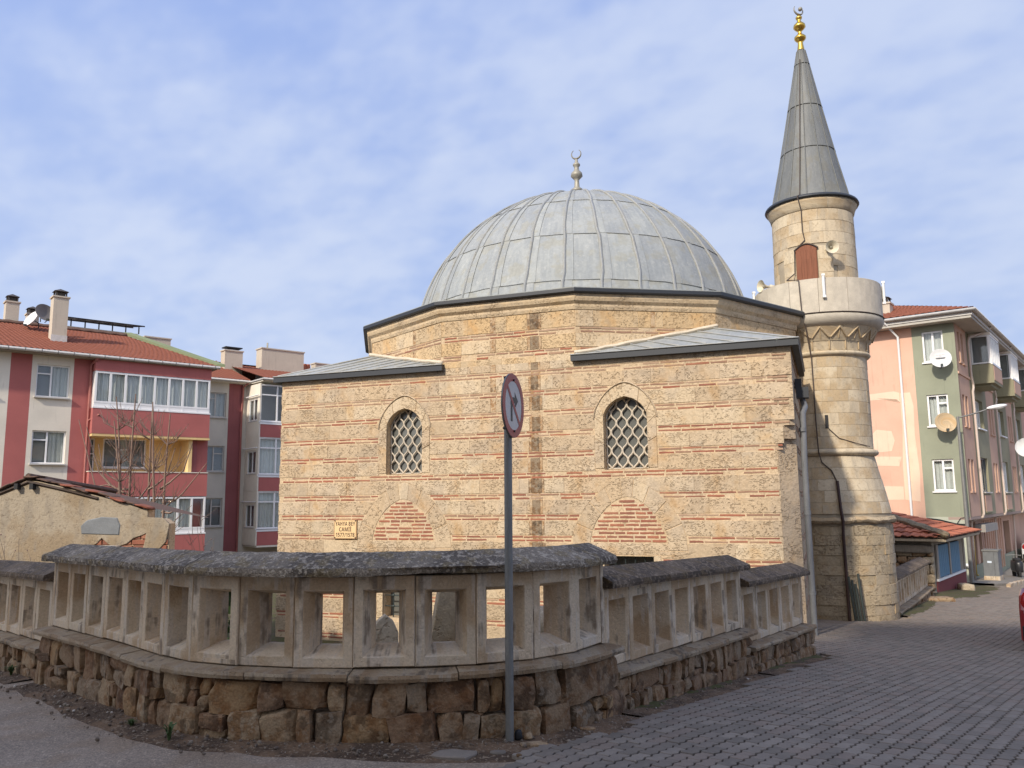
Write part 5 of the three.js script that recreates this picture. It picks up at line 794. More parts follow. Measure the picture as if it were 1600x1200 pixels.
  const gut = add('gutter', tube([[-16.5, 8.19, 0.66], [7.2, 8.19, 0.66]], 0.075, 10), M.gutter, roof, 'pale half-round gutter'); const br = []; for (let x = -16; x < 7.2; x += 0.62) { const t = new THREE.TorusGeometry(0.083, 0.012, 4, 12); t.rotateY(Math.PI / 2); t.translate(x, 8.19, 0.66); br.push(t); } add('gutter_bracket', merge(br), mat([0.16, 0.15, 0.14]), gut);
  add('downpipe', merge([tube([[1.72, 8.12, 0.64], [1.70, 8.0, 0.5], [1.60, 7.85, 0.13], [1.60, 5.0, 0.1], [1.60, -2, 0.1]], 0.055, 8), tube([[1.6, 5.35, 0.12], [1.95, 5.62, 0.56]], 0.04, 6)]), M.redPipe, b, 'red painted downpipe');
  chimneyOn(roof, 0.5, -1.55, 8.7, 11.05, 0.62, 0.62); cowl(roof, 0.5, -1.55, 11.12, 0.5); add('flashing', boxUV(span(0.17, 0.83, 8.75, 9.3, -1.25, -1.22)), M.gutter, roof);
  chimneyOn(roof, -0.92, -4.6, 9.8, 11.2, 0.55, 0.55); cowl(roof, -0.92, -4.6, 11.27, 0.45); chimneyOn(roof, 0.1, -5.4, 9.8, 10.9, 0.5, 0.5); cowl(roof, 0.1, -5.4, 10.97, 0.45); chimneyOn(roof, -6.5, -3.0, 9.2, 11.0, 0.6, 0.6);
  const terr = add('roof_terrace', boxUV(span(1.2, 5.2, 9.6, 10.72, -8.2, -6)), M.chimney, roof); add('terrace_wall', boxUV(span(1.2, 4.95, 10.2, 10.5, -5.99, -5.2)), M.gutter, roof);
  const fr = []; for (let i = 0; i <= 6; i++) { const x = 1.3 + i * 0.66; fr.push(tube([[x, 10.72, -6.05], [x, 11.1, -6.05]], 0.035, 5), tube([[x, 11.05, -5.5], [x - 0.3, 11.35, -7.6]], 0.03, 5)); } fr.push(tube([[1.2, 11.06, -5.5], [5.4, 11.06, -5.5]], 0.035, 5), tube([[1.2, 11.35, -7.6], [5.4, 11.35, -7.6]], 0.035, 5)); add('canopy_frame', merge(fr), mat([0.06, 0.055, 0.055], { r: 0.6 }), terr); add('canopy_sheet', boxUV(polyGeo([1.2, 11.09, -5.45, 5.4, 11.09, -5.45, 5.3, 11.38, -7.6, 1.2, 11.09, -5.45, 5.3, 11.38, -7.6, 1.1, 11.38, -7.6])), mat([0.30, 0.31, 0.33], { r: 0.4 }), terr);
  chimneyOn(roof, 6.8, -8, 9.2, 10.95, 1.4, 0.5);
  const loc = (x, y, z) => [-20.14 + Math.cos(0.7127) * x + Math.sin(0.7127) * z, y, -35 - Math.sin(0.7127) * x + Math.cos(0.7127) * z];
  dish('white satellite dish on the red tiled roof at far left', loc(-0.25, 10.25, -3.2), -0.5, 0.5, 0.42, M.white, M.iron, 'dishes on the left roof'); dish('dark grey satellite dish beside the tall chimney', loc(0.02, 10.4, -2.2), 1.0, 0.4, 0.45, mat([0.16, 0.15, 0.145], { r: 0.6 }), M.iron, 'dishes on the left roof');
}
// the next block, set back, with a column of bay windows
{
  const th = 0.7127, off = -3.3, P = [-20.14 + 0.654 * off, 0, -35 + 0.757 * off];
  const b = thing('apartment_building', 'grey and red apartment block with stacked bay windows left of the mosque', 'building', P, th), y0 = -2.5, y1 = 8.12, wy = [[6.2, 7.52], [3.32, 4.66], [0.46, 1.92]];
  add('wall', wallPanel(5.4, 9.25, y0, y1, wy.map(([p, q]) => [8.02, 9.12, p, q]), 0, 0.28), M.greyWall, b); add('wall', wallPanel(9.25, 10.02, y0, y1, [], 0, 0.28), M.darkRed, b); add('wall', wallPanel(10.02, 24, y0, y1, [], -0.01, 0.28), M.greyWall, b);
  for (const [p, q] of wy) windowIn(b, 8.02, 9.12, p, q, -0.1, { xs: [0.5], bars: p > 5 ? [[0, 0.75]] : [[1, 0.7]], cur: p > 5 ? [1, 1] : [2, 2], fm: M.gutter, sill: 0.2 });
  add('wall', boxUV(merge([span(5.4, 24, y0, y1, -9.6, -9.3), span(5.4, 5.7, y0, y1, -9.3, -0.3), span(23.7, 24, y0, y1, -9.3, -0.3)])), M.greyWall, b); add('room', boxUV(span(5.7, 23.7, y0, y1 - 0.1, -2.6, -2.4)), M.room, b);
  // bay
  const bx0 = 10.25, bx1 = 13.2, zb = 1.75, pl = [[7.95, 5.9], [5.1, 3.1], [2.26, 0.28]];
  pl.forEach(([t, s], i) => {
    const lo = i < 2 ? pl[i + 1][0] : -0.55;
    add('bay_parapet', boxUV(span(bx0 + 0.06, bx1, lo, s, zb - 0.14, zb)), M.red, b); add('bay_side', wallPanelX(bx0, lo, t + 0.02, 0, zb, [[0.35, 1.45, s + 0.1, s + 1.28]]), M.cream, b); add('bay_side', boxUV(span(bx1 - 0.02, bx1 + 0.1, lo, t, 0, zb)), M.cream, b);
    const sw = windowIn(b, 0.35, 1.45, s + 0.1, s + 1.28, 0, { xs: [0.52], cur: [2, 1], f: 0.055, sill: 0.05 }); sw.rotation.y = -Math.PI / 2; sw.position.set(bx0 + 0.03, 0, 0);
    windowIn(b, bx0 + 0.02, bx1 - 0.02, s + 0.02, t - 0.02, zb - 0.01, { xs: [0.33, 0.5, 0.8], bars: [[0, 0.72], [1, 0.72], [2, 0.72]], f: 0.075, cur: [i === 0 ? 0 : 1, i === 0 ? 0 : 1, 1, 1], sill: 0.04, sm: M.upvc }); add('window_apron', boxUV(span(bx0 + 0.01, bx1, s - 0.12, s + 0.03, zb - 0.08, zb + 0.03)), M.upvc, b); add('awning_rail', merge([tube([[bx0 - 0.12, s + 1.42, 0.05], [bx0 - 0.12, s + 1.42, zb + 0.05]], 0.035, 6)]), M.upvc, b); add('bay_floor', boxUV(span(bx0 + 0.06, bx1, lo - 0.1, lo - 0.005, 0, zb - 0.01)), M.cream, b);
  });
  const ey = 8.2, roof = tileRoof([[5.2, ey, 0.5], [10.3, ey, 0.5], [10.3, 10.0, -4.7], [5.2, 10.0, -4.7]], b, M.tile); tileRoof([[10.3, ey, 2.1], [24, ey, 2.1], [24, 9.75, -4.0], [10.3, 9.75, -4.0]], b, M.tile); add('roof', boxUV(polyGeo([5.2, 10, -4.7, 24, 10, -4.7, 24, ey, -9.8, 5.2, 10, -4.7, 24, ey, -9.8, 5.2, ey, -9.8])), M.tile, b); add('eaves', boxUV(merge([span(5.3, 10.25, 8.06, 8.17, -0.3, 0.46), span(10.25, 23.9, 8.06, 8.17, -0.3, 2.05)])), M.cream, roof);
  add('gutter', merge([tube([[5.2, 8.16, 0.55], [10.25, 8.16, 0.55], [10.25, 8.16, 2.15], [24, 8.16, 2.15]], 0.07, 8)]), M.gutter, roof); add('downpipe', tube([[10.1, 8.1, 0.5], [10.0, 7.9, 0.1], [9.95, 6, 0.09], [9.95, -2.4, 0.09]], 0.055, 8), M.redPipe, b, 'dark red downpipe');
  chimneyOn(roof, 10.4, -2.7, 8.8, 10.3, 1.05, 0.6); add('chimney_cowl', span(9.9, 10.9, 10.5, 10.56, -3.0, -2.4), M.black, roof); chimneyOn(roof, 13.6, -3.2, 8.6, 10.75, 2.7, 0.8); chimneyOn(roof, 17.0, -4.0, 9, 10.35, 1.6, 0.6); add('flue', tube([[12.75, 10.8, -3.2], [12.75, 11.2, -3.2]], 0.05, 6), M.oldMetal, roof); for (const x of [15.6, 15.85]) add('chimney_pot', (() => { const c = new THREE.CylinderGeometry(0.12, 0.16, 0.4, 10); c.translate(x, 10.1, -4); return c; })(), M.tile2, roof);
}
function wallPanelX(x, y0, y1, z0, z1, holes) { const g = wallPanel(z0, z1, y0, y1, holes, 0, 0.08); g.rotateY(-Math.PI / 2); g.translate(x + 0.0, 0, 0); return boxUV(g); }

// ================================================================ the old shed, sapling and dry weeds at left
seed = 404;
{
  const D = 14, s = thing('shed', 'old plastered shed with peeling gable wall and broken tile edge', 'shed', [-8.27, -1.3, -14.0], 0.0), oy = 1.3, Y = y => y + oy;
  const top = x => x < 0 ? 2.16 + x * 0.40 : 2.16 - x * 0.215 - 0.025 * x * x;    // roof line over the gable
  const sh = new THREE.Shape(); sh.moveTo(-3.6, Y(-1.4)); sh.lineTo(1.55, Y(-1.4)); const edgePts = [[1.57, 1.02], [1.60, 1.2], [1.50, 1.28]]; 
  // the wall behind the render: brickwork
  const brickTop = x => x > 2.02 ? 1.32 - (x - 2.02) * 0.2 : top(x) - 0.06;
  { const q = new THREE.Shape(); q.moveTo(-3.6, Y(-1.4)); q.lineTo(2.42, Y(-1.4)); q.lineTo(2.42, Y(1.35)); q.lineTo(2.30, Y(1.43)); q.lineTo(2.05, Y(1.44)); q.lineTo(2.04, Y(1.62)); for (let x = 1.9; x >= -3.6; x -= 0.25) q.lineTo(x, Y(top(x) - 0.06)); const g = new THREE.ExtrudeGeometry(q, { depth: 0.25, bevelEnabled: false }); g.translate(0, 0, -0.27); add('wall', boxUV(flat(g)), M.mortar, s); }
  { // old render with a broken lower right edge
    const q = new THREE.Shape(); const pts = [[-3.6, -1.4], [1.0, -1.4], [1.02, 0.95], [1.20, 1.03], [1.30, 1.13], [1.42, 1.02], [1.55, 0.97], [1.72, 1.03], [1.83, 1.12], [1.98, 1.17], [2.06, 1.20], [2.03, 1.05], [2.02, 0.94], [2.10, 0.90], [2.28, 0.93], [2.38, 1.05], [2.43, 1.34], [2.31, 1.44], [2.05, 1.45], [2.05, 1.61]]; pts.forEach((p, i) => { const a = [p[0] + (i > 1 ? rr(-.01, .01) : 0), Y(p[1])]; i ? q.lineTo(...a) : q.moveTo(...a); }); for (let x = 1.95; x >= -3.6; x -= 0.2) q.lineTo(x, Y(top(x) - 0.05));
    const g = new THREE.ExtrudeGeometry(q, { depth: 0.03, bevelEnabled: true, bevelSize: 0.008, bevelThickness: 0.006, bevelSegments: 1 }); g.translate(0, 0, -0.01); add('render', boxUV(flat(g)), mat([0.40, 0.36, 0.30], { map: T.stone, b: T.castB, bs: 0.01 }), s, 'weathered tan render'); }
  for (let r = 0; r < 5; r++) { let x = 0.98 + (r % 2) * 0.1; const y = 0.72 + r * 0.095; while (x < 2.38) { const e = Math.min(x + rr(0.17, 0.24), 2.41); add('brick', boxUV(slab([[x, Y(y)], [e, Y(y)], [e, Y(y + 0.078)], [x, Y(y + 0.078)]], -0.05, 0.004 + rr(0, 0.008), 0.006), rnd() * 5, rnd()), pick(M.bricks), s); x = e + 0.018; } }
  add('cement_patch', boxUV(slab([[-0.02, 1.03], [1.0, 1.0], [1.02, 1.22], [0.93, 1.38], [0.5, 1.40], [0.12, 1.34], [-0.05, 1.2]].map(p => [p[0] * 0.64 + 0.96, Y(p[1] * 0.80 + 0.36)]), 0.0, 0.04, 0.02)), mat([0.22, 0.235, 0.245], { map: T.grain, b: T.grainB, bs: 0.006 }), s, 'grey cement patch');
  // roof edge
  const tl = []; for (let i = 0; i < 26; i++) { const x = -3.4 + i * 0.215, t = top(x), sl = (top(x + 0.1) - top(x - 0.1)) / 0.2; const g = rock(0.26, 0.035, 0.3, 0.25, [4, 2, 3], 0.3); g.rotateZ(Math.atan(sl) + rr(-0.08, 0.08)); g.translate(x, Y(t + rr(-0.01, 0.02)), -0.1 + rr(-0.03, 0.05)); add('edge_tile', g, i > 18 && i % 2 ? M.tile : M.tileOld, s); }
  for (const sd of [0, 1]) { const pts = []; for (let i = 0; i <= 8; i++) { const x = sd ? i / 8 * 1.2 : -i / 8 * 3.4; pts.push([x, Y(top(x) - 0.085), 0.035]); } add('bargeboard', tube(pts, 0.028, 4), mat([0.10, 0.075, 0.06], { map: T.wood }), s); }
  for (const x of [-0.16, 0.1]) add('rafter_end', bx(0.06, 0.1, 0.14, x, Y(2.0), 0.06), M.black, s);
  { const P = [], N = 24; for (let i = 0; i < N; i++) { const xa = -3.6 + 5.6 * i / N, xb = -3.6 + 5.6 * (i + 1) / N; P.push(xa, Y(top(xa)), 0, xb, Y(top(xb)), 0, xb, Y(top(xb)) - 0.25, -3, xa, Y(top(xa)), 0, xb, Y(top(xb)) - 0.25, -3, xa, Y(top(xa)) - 0.25, -3); } add('roof', boxUV(polyGeo(P)), M.tileOld, s); }
  add('ridge', tube([[0, Y(2.17), 0.05], [0, Y(1.95), -3]], 0.06, 7), M.tileOld, s); add('side_wall', boxUV(merge([span(-3.6, -3.4, Y(-1.4), Y(0.6), -3, -0.27), span(-3.6, 0.4, Y(-1.4), Y(0.9), -3.1, -2.9), (() => { const g = span(-0.1, 0.1, Y(-1.4), Y(1.25), -3.1, 0); g.rotateY(0.52); g.translate(1.9, 0, -0.3); return g; })()])), M.shedWall, s);
  add('low_kerb', boxUV(rock(0.75, 0.10, 0.3, 0.1, [8, 3, 4], 0.3)), M.cast[2], s).position.set(1.42, Y(0.97), 0.5);
}
{
  const t = thing('bare_tree', 'leafless many-stemmed young tree behind the shed', 'tree', [-8.2, -1.2, -18]);
  const stems = [[-0.62, 5.26, 0], [-0.16, 5.3, 0.1], [0.14, 5.0, -0.1], [0.62, 4.85, 0.1], [-0.55, 4.7, 0.2], [0.28, 5.1, 0.25]], br = [];
  stems.forEach(([x, h, z], i) => { const bx_ = [-0.3, -0.22, 0.18, 0.5, -0.26, 0.4][i], pts = []; for (let k = 0; k <= 7; k++) { const q = k / 7; pts.push([bx_ + (x - bx_) * q * q + 0.05 * n3(q * 4, i * 3, 0, 3), q * h, z * q + 0.06 * n3(q * 4, i, 2, 5)]); } add('stem', tube(pts, 0.045, 6, false, 0.012), M.bark, t);
    for (let k = 0; k < 16; k++) { const q = 0.40 + rnd() * 0.5, p = pts[Math.round(q * 7)], dx = rr(-1, 1) * 0.9, l = rr(0.4, 0.9); br.push(tube([[p[0], p[1], p[2]], [p[0] + dx * 0.5 * l, p[1] + 0.25 * l, p[2] + rr(-.2, .2)], [p[0] + dx * l, p[1] + 0.8 * l, p[2] + rr(-.3, .3)]], 0.012, 4, false, 0.004)); const ex = [p[0] + dx * l, p[1] + 0.8 * l, p[2]]; for (let f = 0; f < 2; f++) br.push(tube([[p[0] + dx * 0.5 * l, p[1] + 0.25 * l, p[2]], [p[0] + dx * (0.6 + 0.2 * f) * l + rr(-.15, .15), p[1] + rr(0.5, 0.8) * l, p[2] + rr(-.2, .2)]], 0.007, 4, false, 0.003)); } });
  for (const [x0, y0, x1, y1, x2, y2] of [[-0.3, 2.9, -0.9, 3.15, -1.42, 4.75], [-0.3, 3.1, -1.0, 3.6, -1.3, 4.6], [-0.25, 2.9, -0.8, 3.5, -0.95, 4.2], [0.5, 2.9, 1.0, 3.1, 1.45, 3.75], [0.45, 3.2, 0.95, 3.6, 1.2, 4.2], [0.5, 2.7, 0.9, 2.75, 1.4, 2.6], [-0.2, 3.2, -0.7, 3.3, -1.3, 3.25], [0.2, 3.2, 0.6, 3.5, 0.72, 4.1], [-0.1, 2.9, 0.2, 3.3, 0.35, 4.0]]) br.push(tube([[x0, y0, 0], [(x0 + x1) / 2, (y0 + y1) / 2 - 0.05, rr(-.1, .1)], [x1, y1, rr(-.2, .2)], [x2, y2, rr(-.3, .3)]], 0.028, 5, false, 0.009));
  add('branch', merge(br), M.bark, t);
  const w = (label, x, z, n, h, sd) => { seed = sd; const q = thing('dry_weed', label, 'weed', [x, -0.9, z]), l = [], hd = []; for (let i = 0; i < n; i++) { const a = rr(-1, 1), hh = h * rr(0.6, 1), pts = [[a * 0.1, 0, rr(-.1, .1)], [a * 0.3, hh * 0.5, rr(-.2, .2)], [a * 0.62, hh, rr(-.3, .3)]]; l.push(tube(pts, 0.009, 4, false, 0.003)); for (let k = 0; k < 4; k++) { const q2 = rr(0.4, 0.95), px = a * 0.62 * q2, py = hh * q2, e = [px + rr(-.25, .25), py + rr(0.12, 0.3), rr(-.2, .2)]; l.push(tube([[px, py, 0], e], 0.005, 4, false, 0.002)); if (rnd() < 0.6) { const s = new THREE.IcosahedronGeometry(rr(0.008, 0.016), 0); s.translate(...e); hd.push(s); } } } add('stalk', merge(l), M.weed, q); if (hd.length) add('seed_head', merge(hd), M.twig, q); };
  w('dry brown weeds in front of the shed wall', -7.35, -12.6, 9, 2.35, 31); w('sparse dry weeds at the far left before the shed', -8.4, -12.9, 5, 2.1, 37); w('bare twigs by the pink wall right of the shed', -5.55, -15.4, 5, 2.4, 41);
}

// ================================================================ right: green and pink corner house
seed = 505;
{
  const th = -0.671, Pc = [18.3, -33.0], b = thing('corner_house', 'green and salmon pink corner apartment house with two satellite dishes', 'building', [Pc[0], 0, Pc[1]], th);
  const y0 = -3, y1 = 8.75, wy = [[7.2, 8.5], [4.52, 5.82], [1.84, 3.14]];
  const loc = (x, y, z) => [Pc[0] + Math.cos(th) * x + Math.sin(th) * z, y, Pc[1] - Math.sin(th) * x + Math.cos(th) * z];
  add('wall', wallPanel(-1.62, 0, 0.8, y1, wy.map(([p, q]) => [-1.24, -0.44, p, q]), 0, 0.28), M.green, b); add('wall', wallPanel(-12, -1.62, y0, y1, [], -0.004, 0.28), M.pink, b, 'salmon pink gable wall'); add('wall', wallPanel(-1.62, -0.16, y0, 0.8, [], -0.002, 0.28), M.pale, b);
  for (const [p, q] of wy) windowIn(b, -1.24, -0.44, p, q, -0.06, { xs: [0.5], bars: p < 7 ? [[1, 0.72]] : [], cur: [1, 1], f: 0.07, sill: 0.12, sm: M.upvc });
  // newer plaster patches on the pink wall
  const patch = pts => add('plaster_patch', boxUV(slab(pts, -0.02, 0.002, 0.002)), M.pinkPatch, b, 'paler plaster patch');
  patch([[-4.6, 5.6], [-3.5, 5.78], [-2.4, 5.75], [-2.28, 5.6], [-2.28, 6.02], [-2.5, 6.1], [-3.5, 6.05], [-4.6, 6.0]]); patch([[-2.36, 1.5], [-1.78, 1.42], [-1.72, 2.6], [-1.80, 4.2], [-1.76, 5.4], [-1.86, 6.0], [-2.26, 6.0], [-2.26, 4.4], [-2.36, 2.9]]); patch([[-4.2, 2.75], [-3.3, 2.95], [-2.5, 2.9], [-2.38, 3.3], [-3.4, 3.35], [-4.2, 3.3]]); patch([[-3.5, 3.5], [-2.75, 3.55], [-2.6, 4.0], [-2.7, 4.4], [-3.3, 4.5], [-3.6, 4.2]]); patch([[-4.2, 1.5], [-2.4, 1.5], [-2.4, 2.05], [-3.5, 2.1], [-4.2, 1.95]]);
  // street front, turned round the corner: local -z runs down the street
  const S = (name, g, m, label) => { g.rotateY(Math.PI / 2); return add(name, g.attributes.uv ? g : boxUV(g), m, b, label); };   // x = distance down the street, z = out of the wall
  const LS = 26, nar = s => wy.flatMap(([p, q]) => [[s, s + 0.48, p - 0.02, q], [s + 0.72, s + 1.2, p - 0.02, q]]), big = (s, e) => [[s, e, 4.6, 5.9], [s, e, 1.8, 3.3]];
  const front = (a, e, m, holes) => S('wall', wallPanel(a, e, 0.8, y1, holes, 0, 0.28), m);
  front(0.001, 2.5, M.brownPink, nar(0.55)); front(2.5, 3.3, M.olive, []); front(3.3, 5.6, M.olive, big(3.5, 5.3)); front(5.6, 6.4, M.olive, []); front(6.4, 8.6, M.brownPink, nar(6.9)); front(8.6, 9.4, M.olive, []); front(9.4, 11.8, M.olive, big(9.7, 11.5)); front(11.8, 12.6, M.olive, []); front(12.6, 14.8, M.brownPink, nar(13.1)); front(14.8, 18.5, M.olive, big(16, 17.8)); front(18.5, LS, M.brownPink, nar(20));
  const rot = w => { w.rotation.y = Math.PI / 2; return w; };
  for (const s of [0.55, 6.9, 13.1, 20]) for (const [p, q] of wy) for (const o of [0, 0.72]) rot(windowIn(b, s + o, s + o + 0.48, p - 0.02, q, -0.1, { xs: [], f: 0.05, cur: [1], sill: 0.17, sm: M.brownPink }));
  for (const [s, e] of [[3.5, 5.3], [9.7, 11.5], [16, 17.8]]) { rot(windowIn(b, s, e, 4.6, 5.9, -0.15, { xs: [0.35, 0.7], cur: [2, 1, 2], sill: 0.25, sm: M.upvc })); rot(windowIn(b, s, e, 1.8, 3.3, -0.1, { xs: [0.33, 0.66], cur: [0, 0, 1], fm: s < 4 ? mat([0.12, 0.13, 0.14], { r: 0.4 }) : M.upvc, sill: 0.2 })); S('apron_panel', boxUV(span(s + 0.1, e - 0.1, 0.95, 1.65, 0.0, 0.05)), M.brownPink); S('apron_cap', span(s, e, 0.9, 0.95, 0, 0.08), M.olive);
    // glazed bay on the top floor
    const z = 0.85; S('bay', boxUV(merge([span(s - 0.3, e + 0.3, 6.5, 7.35, 0.0, z), span(s - 0.1, e + 0.1, 6.38, 6.5, 0.0, z - 0.15)])), M.olive, 'olive balcony box with glazing'); S('bay_panel', boxUV(span(s - 0.2, e + 0.2, 6.62, 7.25, z, z + 0.02)), M.brownPink);
    rot(windowIn(b, s - 0.28, e + 0.28, 7.37, 8.62, z - 0.02, { xs: [0.2, 0.4, 0.6, 0.8], cur: [1, 1, 1, 1, 1], f: 0.06, sill: 0.03, sm: M.upvc }));
    const sw = windowIn(b, 0.05, z - 0.08, 7.37, 8.62, s * -1 + 0.30 - 0.0, { xs: [], cur: [2], f: 0.06, sill: 0 }); sw.position.set(0, 0, 0); S('bay_side', span(e + 0.22, e + 0.28, 7.36, 8.62, 0, z - 0.1), M.upvc); S('bay_roof', span(s - 0.3, e + 0.3, 8.63, 8.74, 0, z), M.cream); }
  // shop floor, set back under the overhang
  const gr = S('ground_floor', wallPanel(0.18, LS, y0, 0.78, [[3.2, 4.3, -1.8, 0.5], [4.9, 5.6, -1.9, 0.4], [12.2, 14.2, -2.2, 0.3]], -0.55, 0.25), M.brownPink); S('wall', boxUV(span(0.18, LS, y0, -1.35, -0.545, -0.50)), M.green); S('overhang', boxUV(span(0.001, LS, 0.68, 0.795, -0.8, -0.002)), mat([0.36, 0.27, 0.22]));
  S('shop_sign', boxUV(span(2.6, 5.8, 0.1, 0.42, -0.3, 0.1)), mat([0.34, 0.32, 0.29], { map: T.grain }), 'weathered grey canopy box over a doorway'); S('ribbed_shutter', boxUV(merge(Array.from({ length: 9 }, (_, i) => span(5.9 + i * 0.62, 6.0 + i * 0.62, -1.9, 0.5, -0.5, -0.44)))), M.brownPink); S('door_recess', span(3.1, 5.7, y0, 0.6, -1.8, -1.7), M.room); S('gas_pipe', tube([[2.9, 0.6, -0.45], [2.9, -1.7, -0.45], [3.3, -1.75, -0.45]], 0.04, 6), mat([0.62, 0.42, 0.05], { r: 0.5 }), 'yellow gas pipe'); S('vent_grille', boxUV(merge(Array.from({ length: 12 }, (_, i) => span(0.5, 1.25, -1.5 + i * 0.16, -1.43 + i * 0.16, -0.5, -0.46)))), M.brownPink);
  S('drip_moulding', merge([span(0.0, 2.5, 6.62, 6.72, 0, 0.05), span(6.4, 8.6, 6.62, 6.72, 0, 0.05), span(12.6, 14.8, 6.62, 6.72, 0, 0.05)]), M.brownPink);
  // body, roof, eaves
  add('wall', boxUV(merge([span(-12, -11.7, y0, y1, -LS, -0.3), span(-11.7, -0.3, y0, y1, -LS, -LS + 0.3)])), M.pink, b); add('room', boxUV(merge([span(-2.9, -2.7, y0, y1 - 0.1, -LS + 0.4, -0.6), span(-2.7, -0.35, 6.3, 6.5, -LS + 0.4, -0.4), span(-2.7, -0.35, 3.6, 3.8, -LS + 0.4, -0.4), span(-2.7, -0.35, 0.6, 0.7, -LS + 0.4, -0.6)])), M.room, b);
  add('eaves', boxUV(merge([span(-12.6, 0.75, 8.76, 8.86, -LS - 0.6, 0.62)])), mat([0.50, 0.47, 0.41], { map: T.plaster }), b, 'pale boarded soffit'); add('eaves_board', boxUV(merge([span(-12.6, 0.80, 8.87, 9.02, 0.50, 0.66), span(0.66, 0.80, 8.87, 9.02, -LS - 0.6, 0.50), span(-12.6, 0.86, 9.03, 9.10, 0.45, 0.72), span(0.6, 0.86, 9.03, 9.10, -LS - 0.6, 0.45)])), M.gutter, b);
  const roof = tileRoof([[-12.7, 9.12, 0.72], [0.86, 9.12, 0.72], [-4.2, 10.9, -4.4], [-7.6, 10.9, -4.4]], b, M.tile, 'roof', 0.25); tileRoof([[0.86, 9.12, 0.72], [0.86, 9.12, -LS - 0.7], [-4.2, 10.9, -LS + 4], [-4.2, 10.9, -4.4]], b, M.tile, 'roof', 0.3); add('roof', boxUV(polyGeo([-12.7, 9.12, 0.72, -12.7, 9.12, -LS, -5.9, 10.9, -LS + 4, -12.7, 9.12, 0.72, -5.9, 10.9, -LS + 4, -5.9, 10.9, -4.4])), M.tile, b);
  add('gutter', tube([[-12.6, 9.06, 0.78], [0.92, 9.06, 0.78], [0.92, 9.06, -LS]], 0.07, 8), M.gutter, roof);
  chimneyOn(roof, -2.9, -1.2, 9.4, 10.15, 0.6, 0.6); cowl(roof, -2.9, -1.2, 10.2, 0.5);
  add('downpipe', merge([tube([[-2.5, 9.0, 0.74], [-2.42, 8.85, 0.6], [-2.14, 8.4, 0.1], [-2.14, 0.9, 0.1], [-2.14, -1.5, 0.1]], 0.05, 8)]), M.white, b, 'white downpipe on the pink gable');
  for (const s of [2.55, 8.75, 14.9]) S('downpipe', tube([[s + 1.0, 8.98, 0.85], [s + 0.7, 8.75, 0.6], [s + 0.1, 8.5, 0.1], [s, 8.3, 0.09], [s, 6.75, 0.09], [s + 0.25, 6.5, 0.09], [s + 0.25, 6.3, 0.09], [s, 6.1, 0.09], [s, 0.9, 0.09], [s, 0.75, 0.05], [s, 0.55, -0.4], [s, -1.9, -0.45]], 0.05, 8), M.pinkPipe, 'cream downpipe on the street side');
  add('waste_pipe', tube([[-1.6, -1.08, 0.12], [-0.5, -1.08, 0.12], [-0.22, -1.1, 0.12], [-0.14, -1.2, 0.12], [-0.13, -1.75, 0.12]], 0.07, 10), M.white, b, 'white waste pipe low on the wall'); add('wall_cable', merge([tube([[-1.6, 0.74, 0.05], [-1.1, 0.68, 0.06], [-0.5, 0.52, 0.06], [-0.1, 0.5, 0.05]], 0.025, 5), tube([[-0.5, 0.52, 0.06], [-0.35, 0.75, 0.05], [-0.15, 0.8, 0.05]], 0.012, 4)]), M.black, b);
  const dishW = mat([0.66, 0.66, 0.64], { r: 0.45 });
  const d1 = dish('white satellite dish below the top floor corner window', loc(-0.52, 7.22, 0.42), th + 0.30, 0.25, 0.40, dishW, M.iron, 'dishes on the corner house'); add('logo', (() => { const c = document.createElement('canvas'); c.width = 256; c.height = 128; const x = c.getContext('2d'); x.fillStyle = '#d0d0cc'; x.fillRect(0, 0, 256, 128); x.fillStyle = '#8a3038'; x.textAlign = 'center'; x.font = 'bold 44px sans-serif'; x.fillText('Next NextStar', 128, 54, 236); x.fillStyle = '#505a70'; x.fillText('HD', 128, 108, 80); const t = new THREE.CanvasTexture(c); t.colorSpace = THREE.SRGBColorSpace; const p = new THREE.PlaneGeometry(0.36, 0.16); p.rotateX(-0.25); p.translate(0.0, 0.13, 0.075); d1.userData.pm = undefined; delete d1.userData.pm; p.userData = {}; add('lettering', p, new THREE.MeshStandardMaterial({ map: t, roughness: 0.5 }), d1); return new THREE.BoxGeometry(0.01, 0.01, 0.01).translate(0, 0, -0.05); })(), M.iron, d1);
  const rusty = mat([0.62, 0.52, 0.38], { map: T.lime, r: 0.8 }); dish('rust stained satellite dish below the second floor corner window', loc(-0.55, 4.58, 0.42), th + 0.45, 0.2, 0.40, rusty, M.iron, 'dishes on the corner house'); dish('grey satellite dish over the street at the right edge', loc(0.75, 4.05, -12.6), th + 0.2, 0.2, 0.5, dishW, M.iron, 'dishes on the corner house');
}
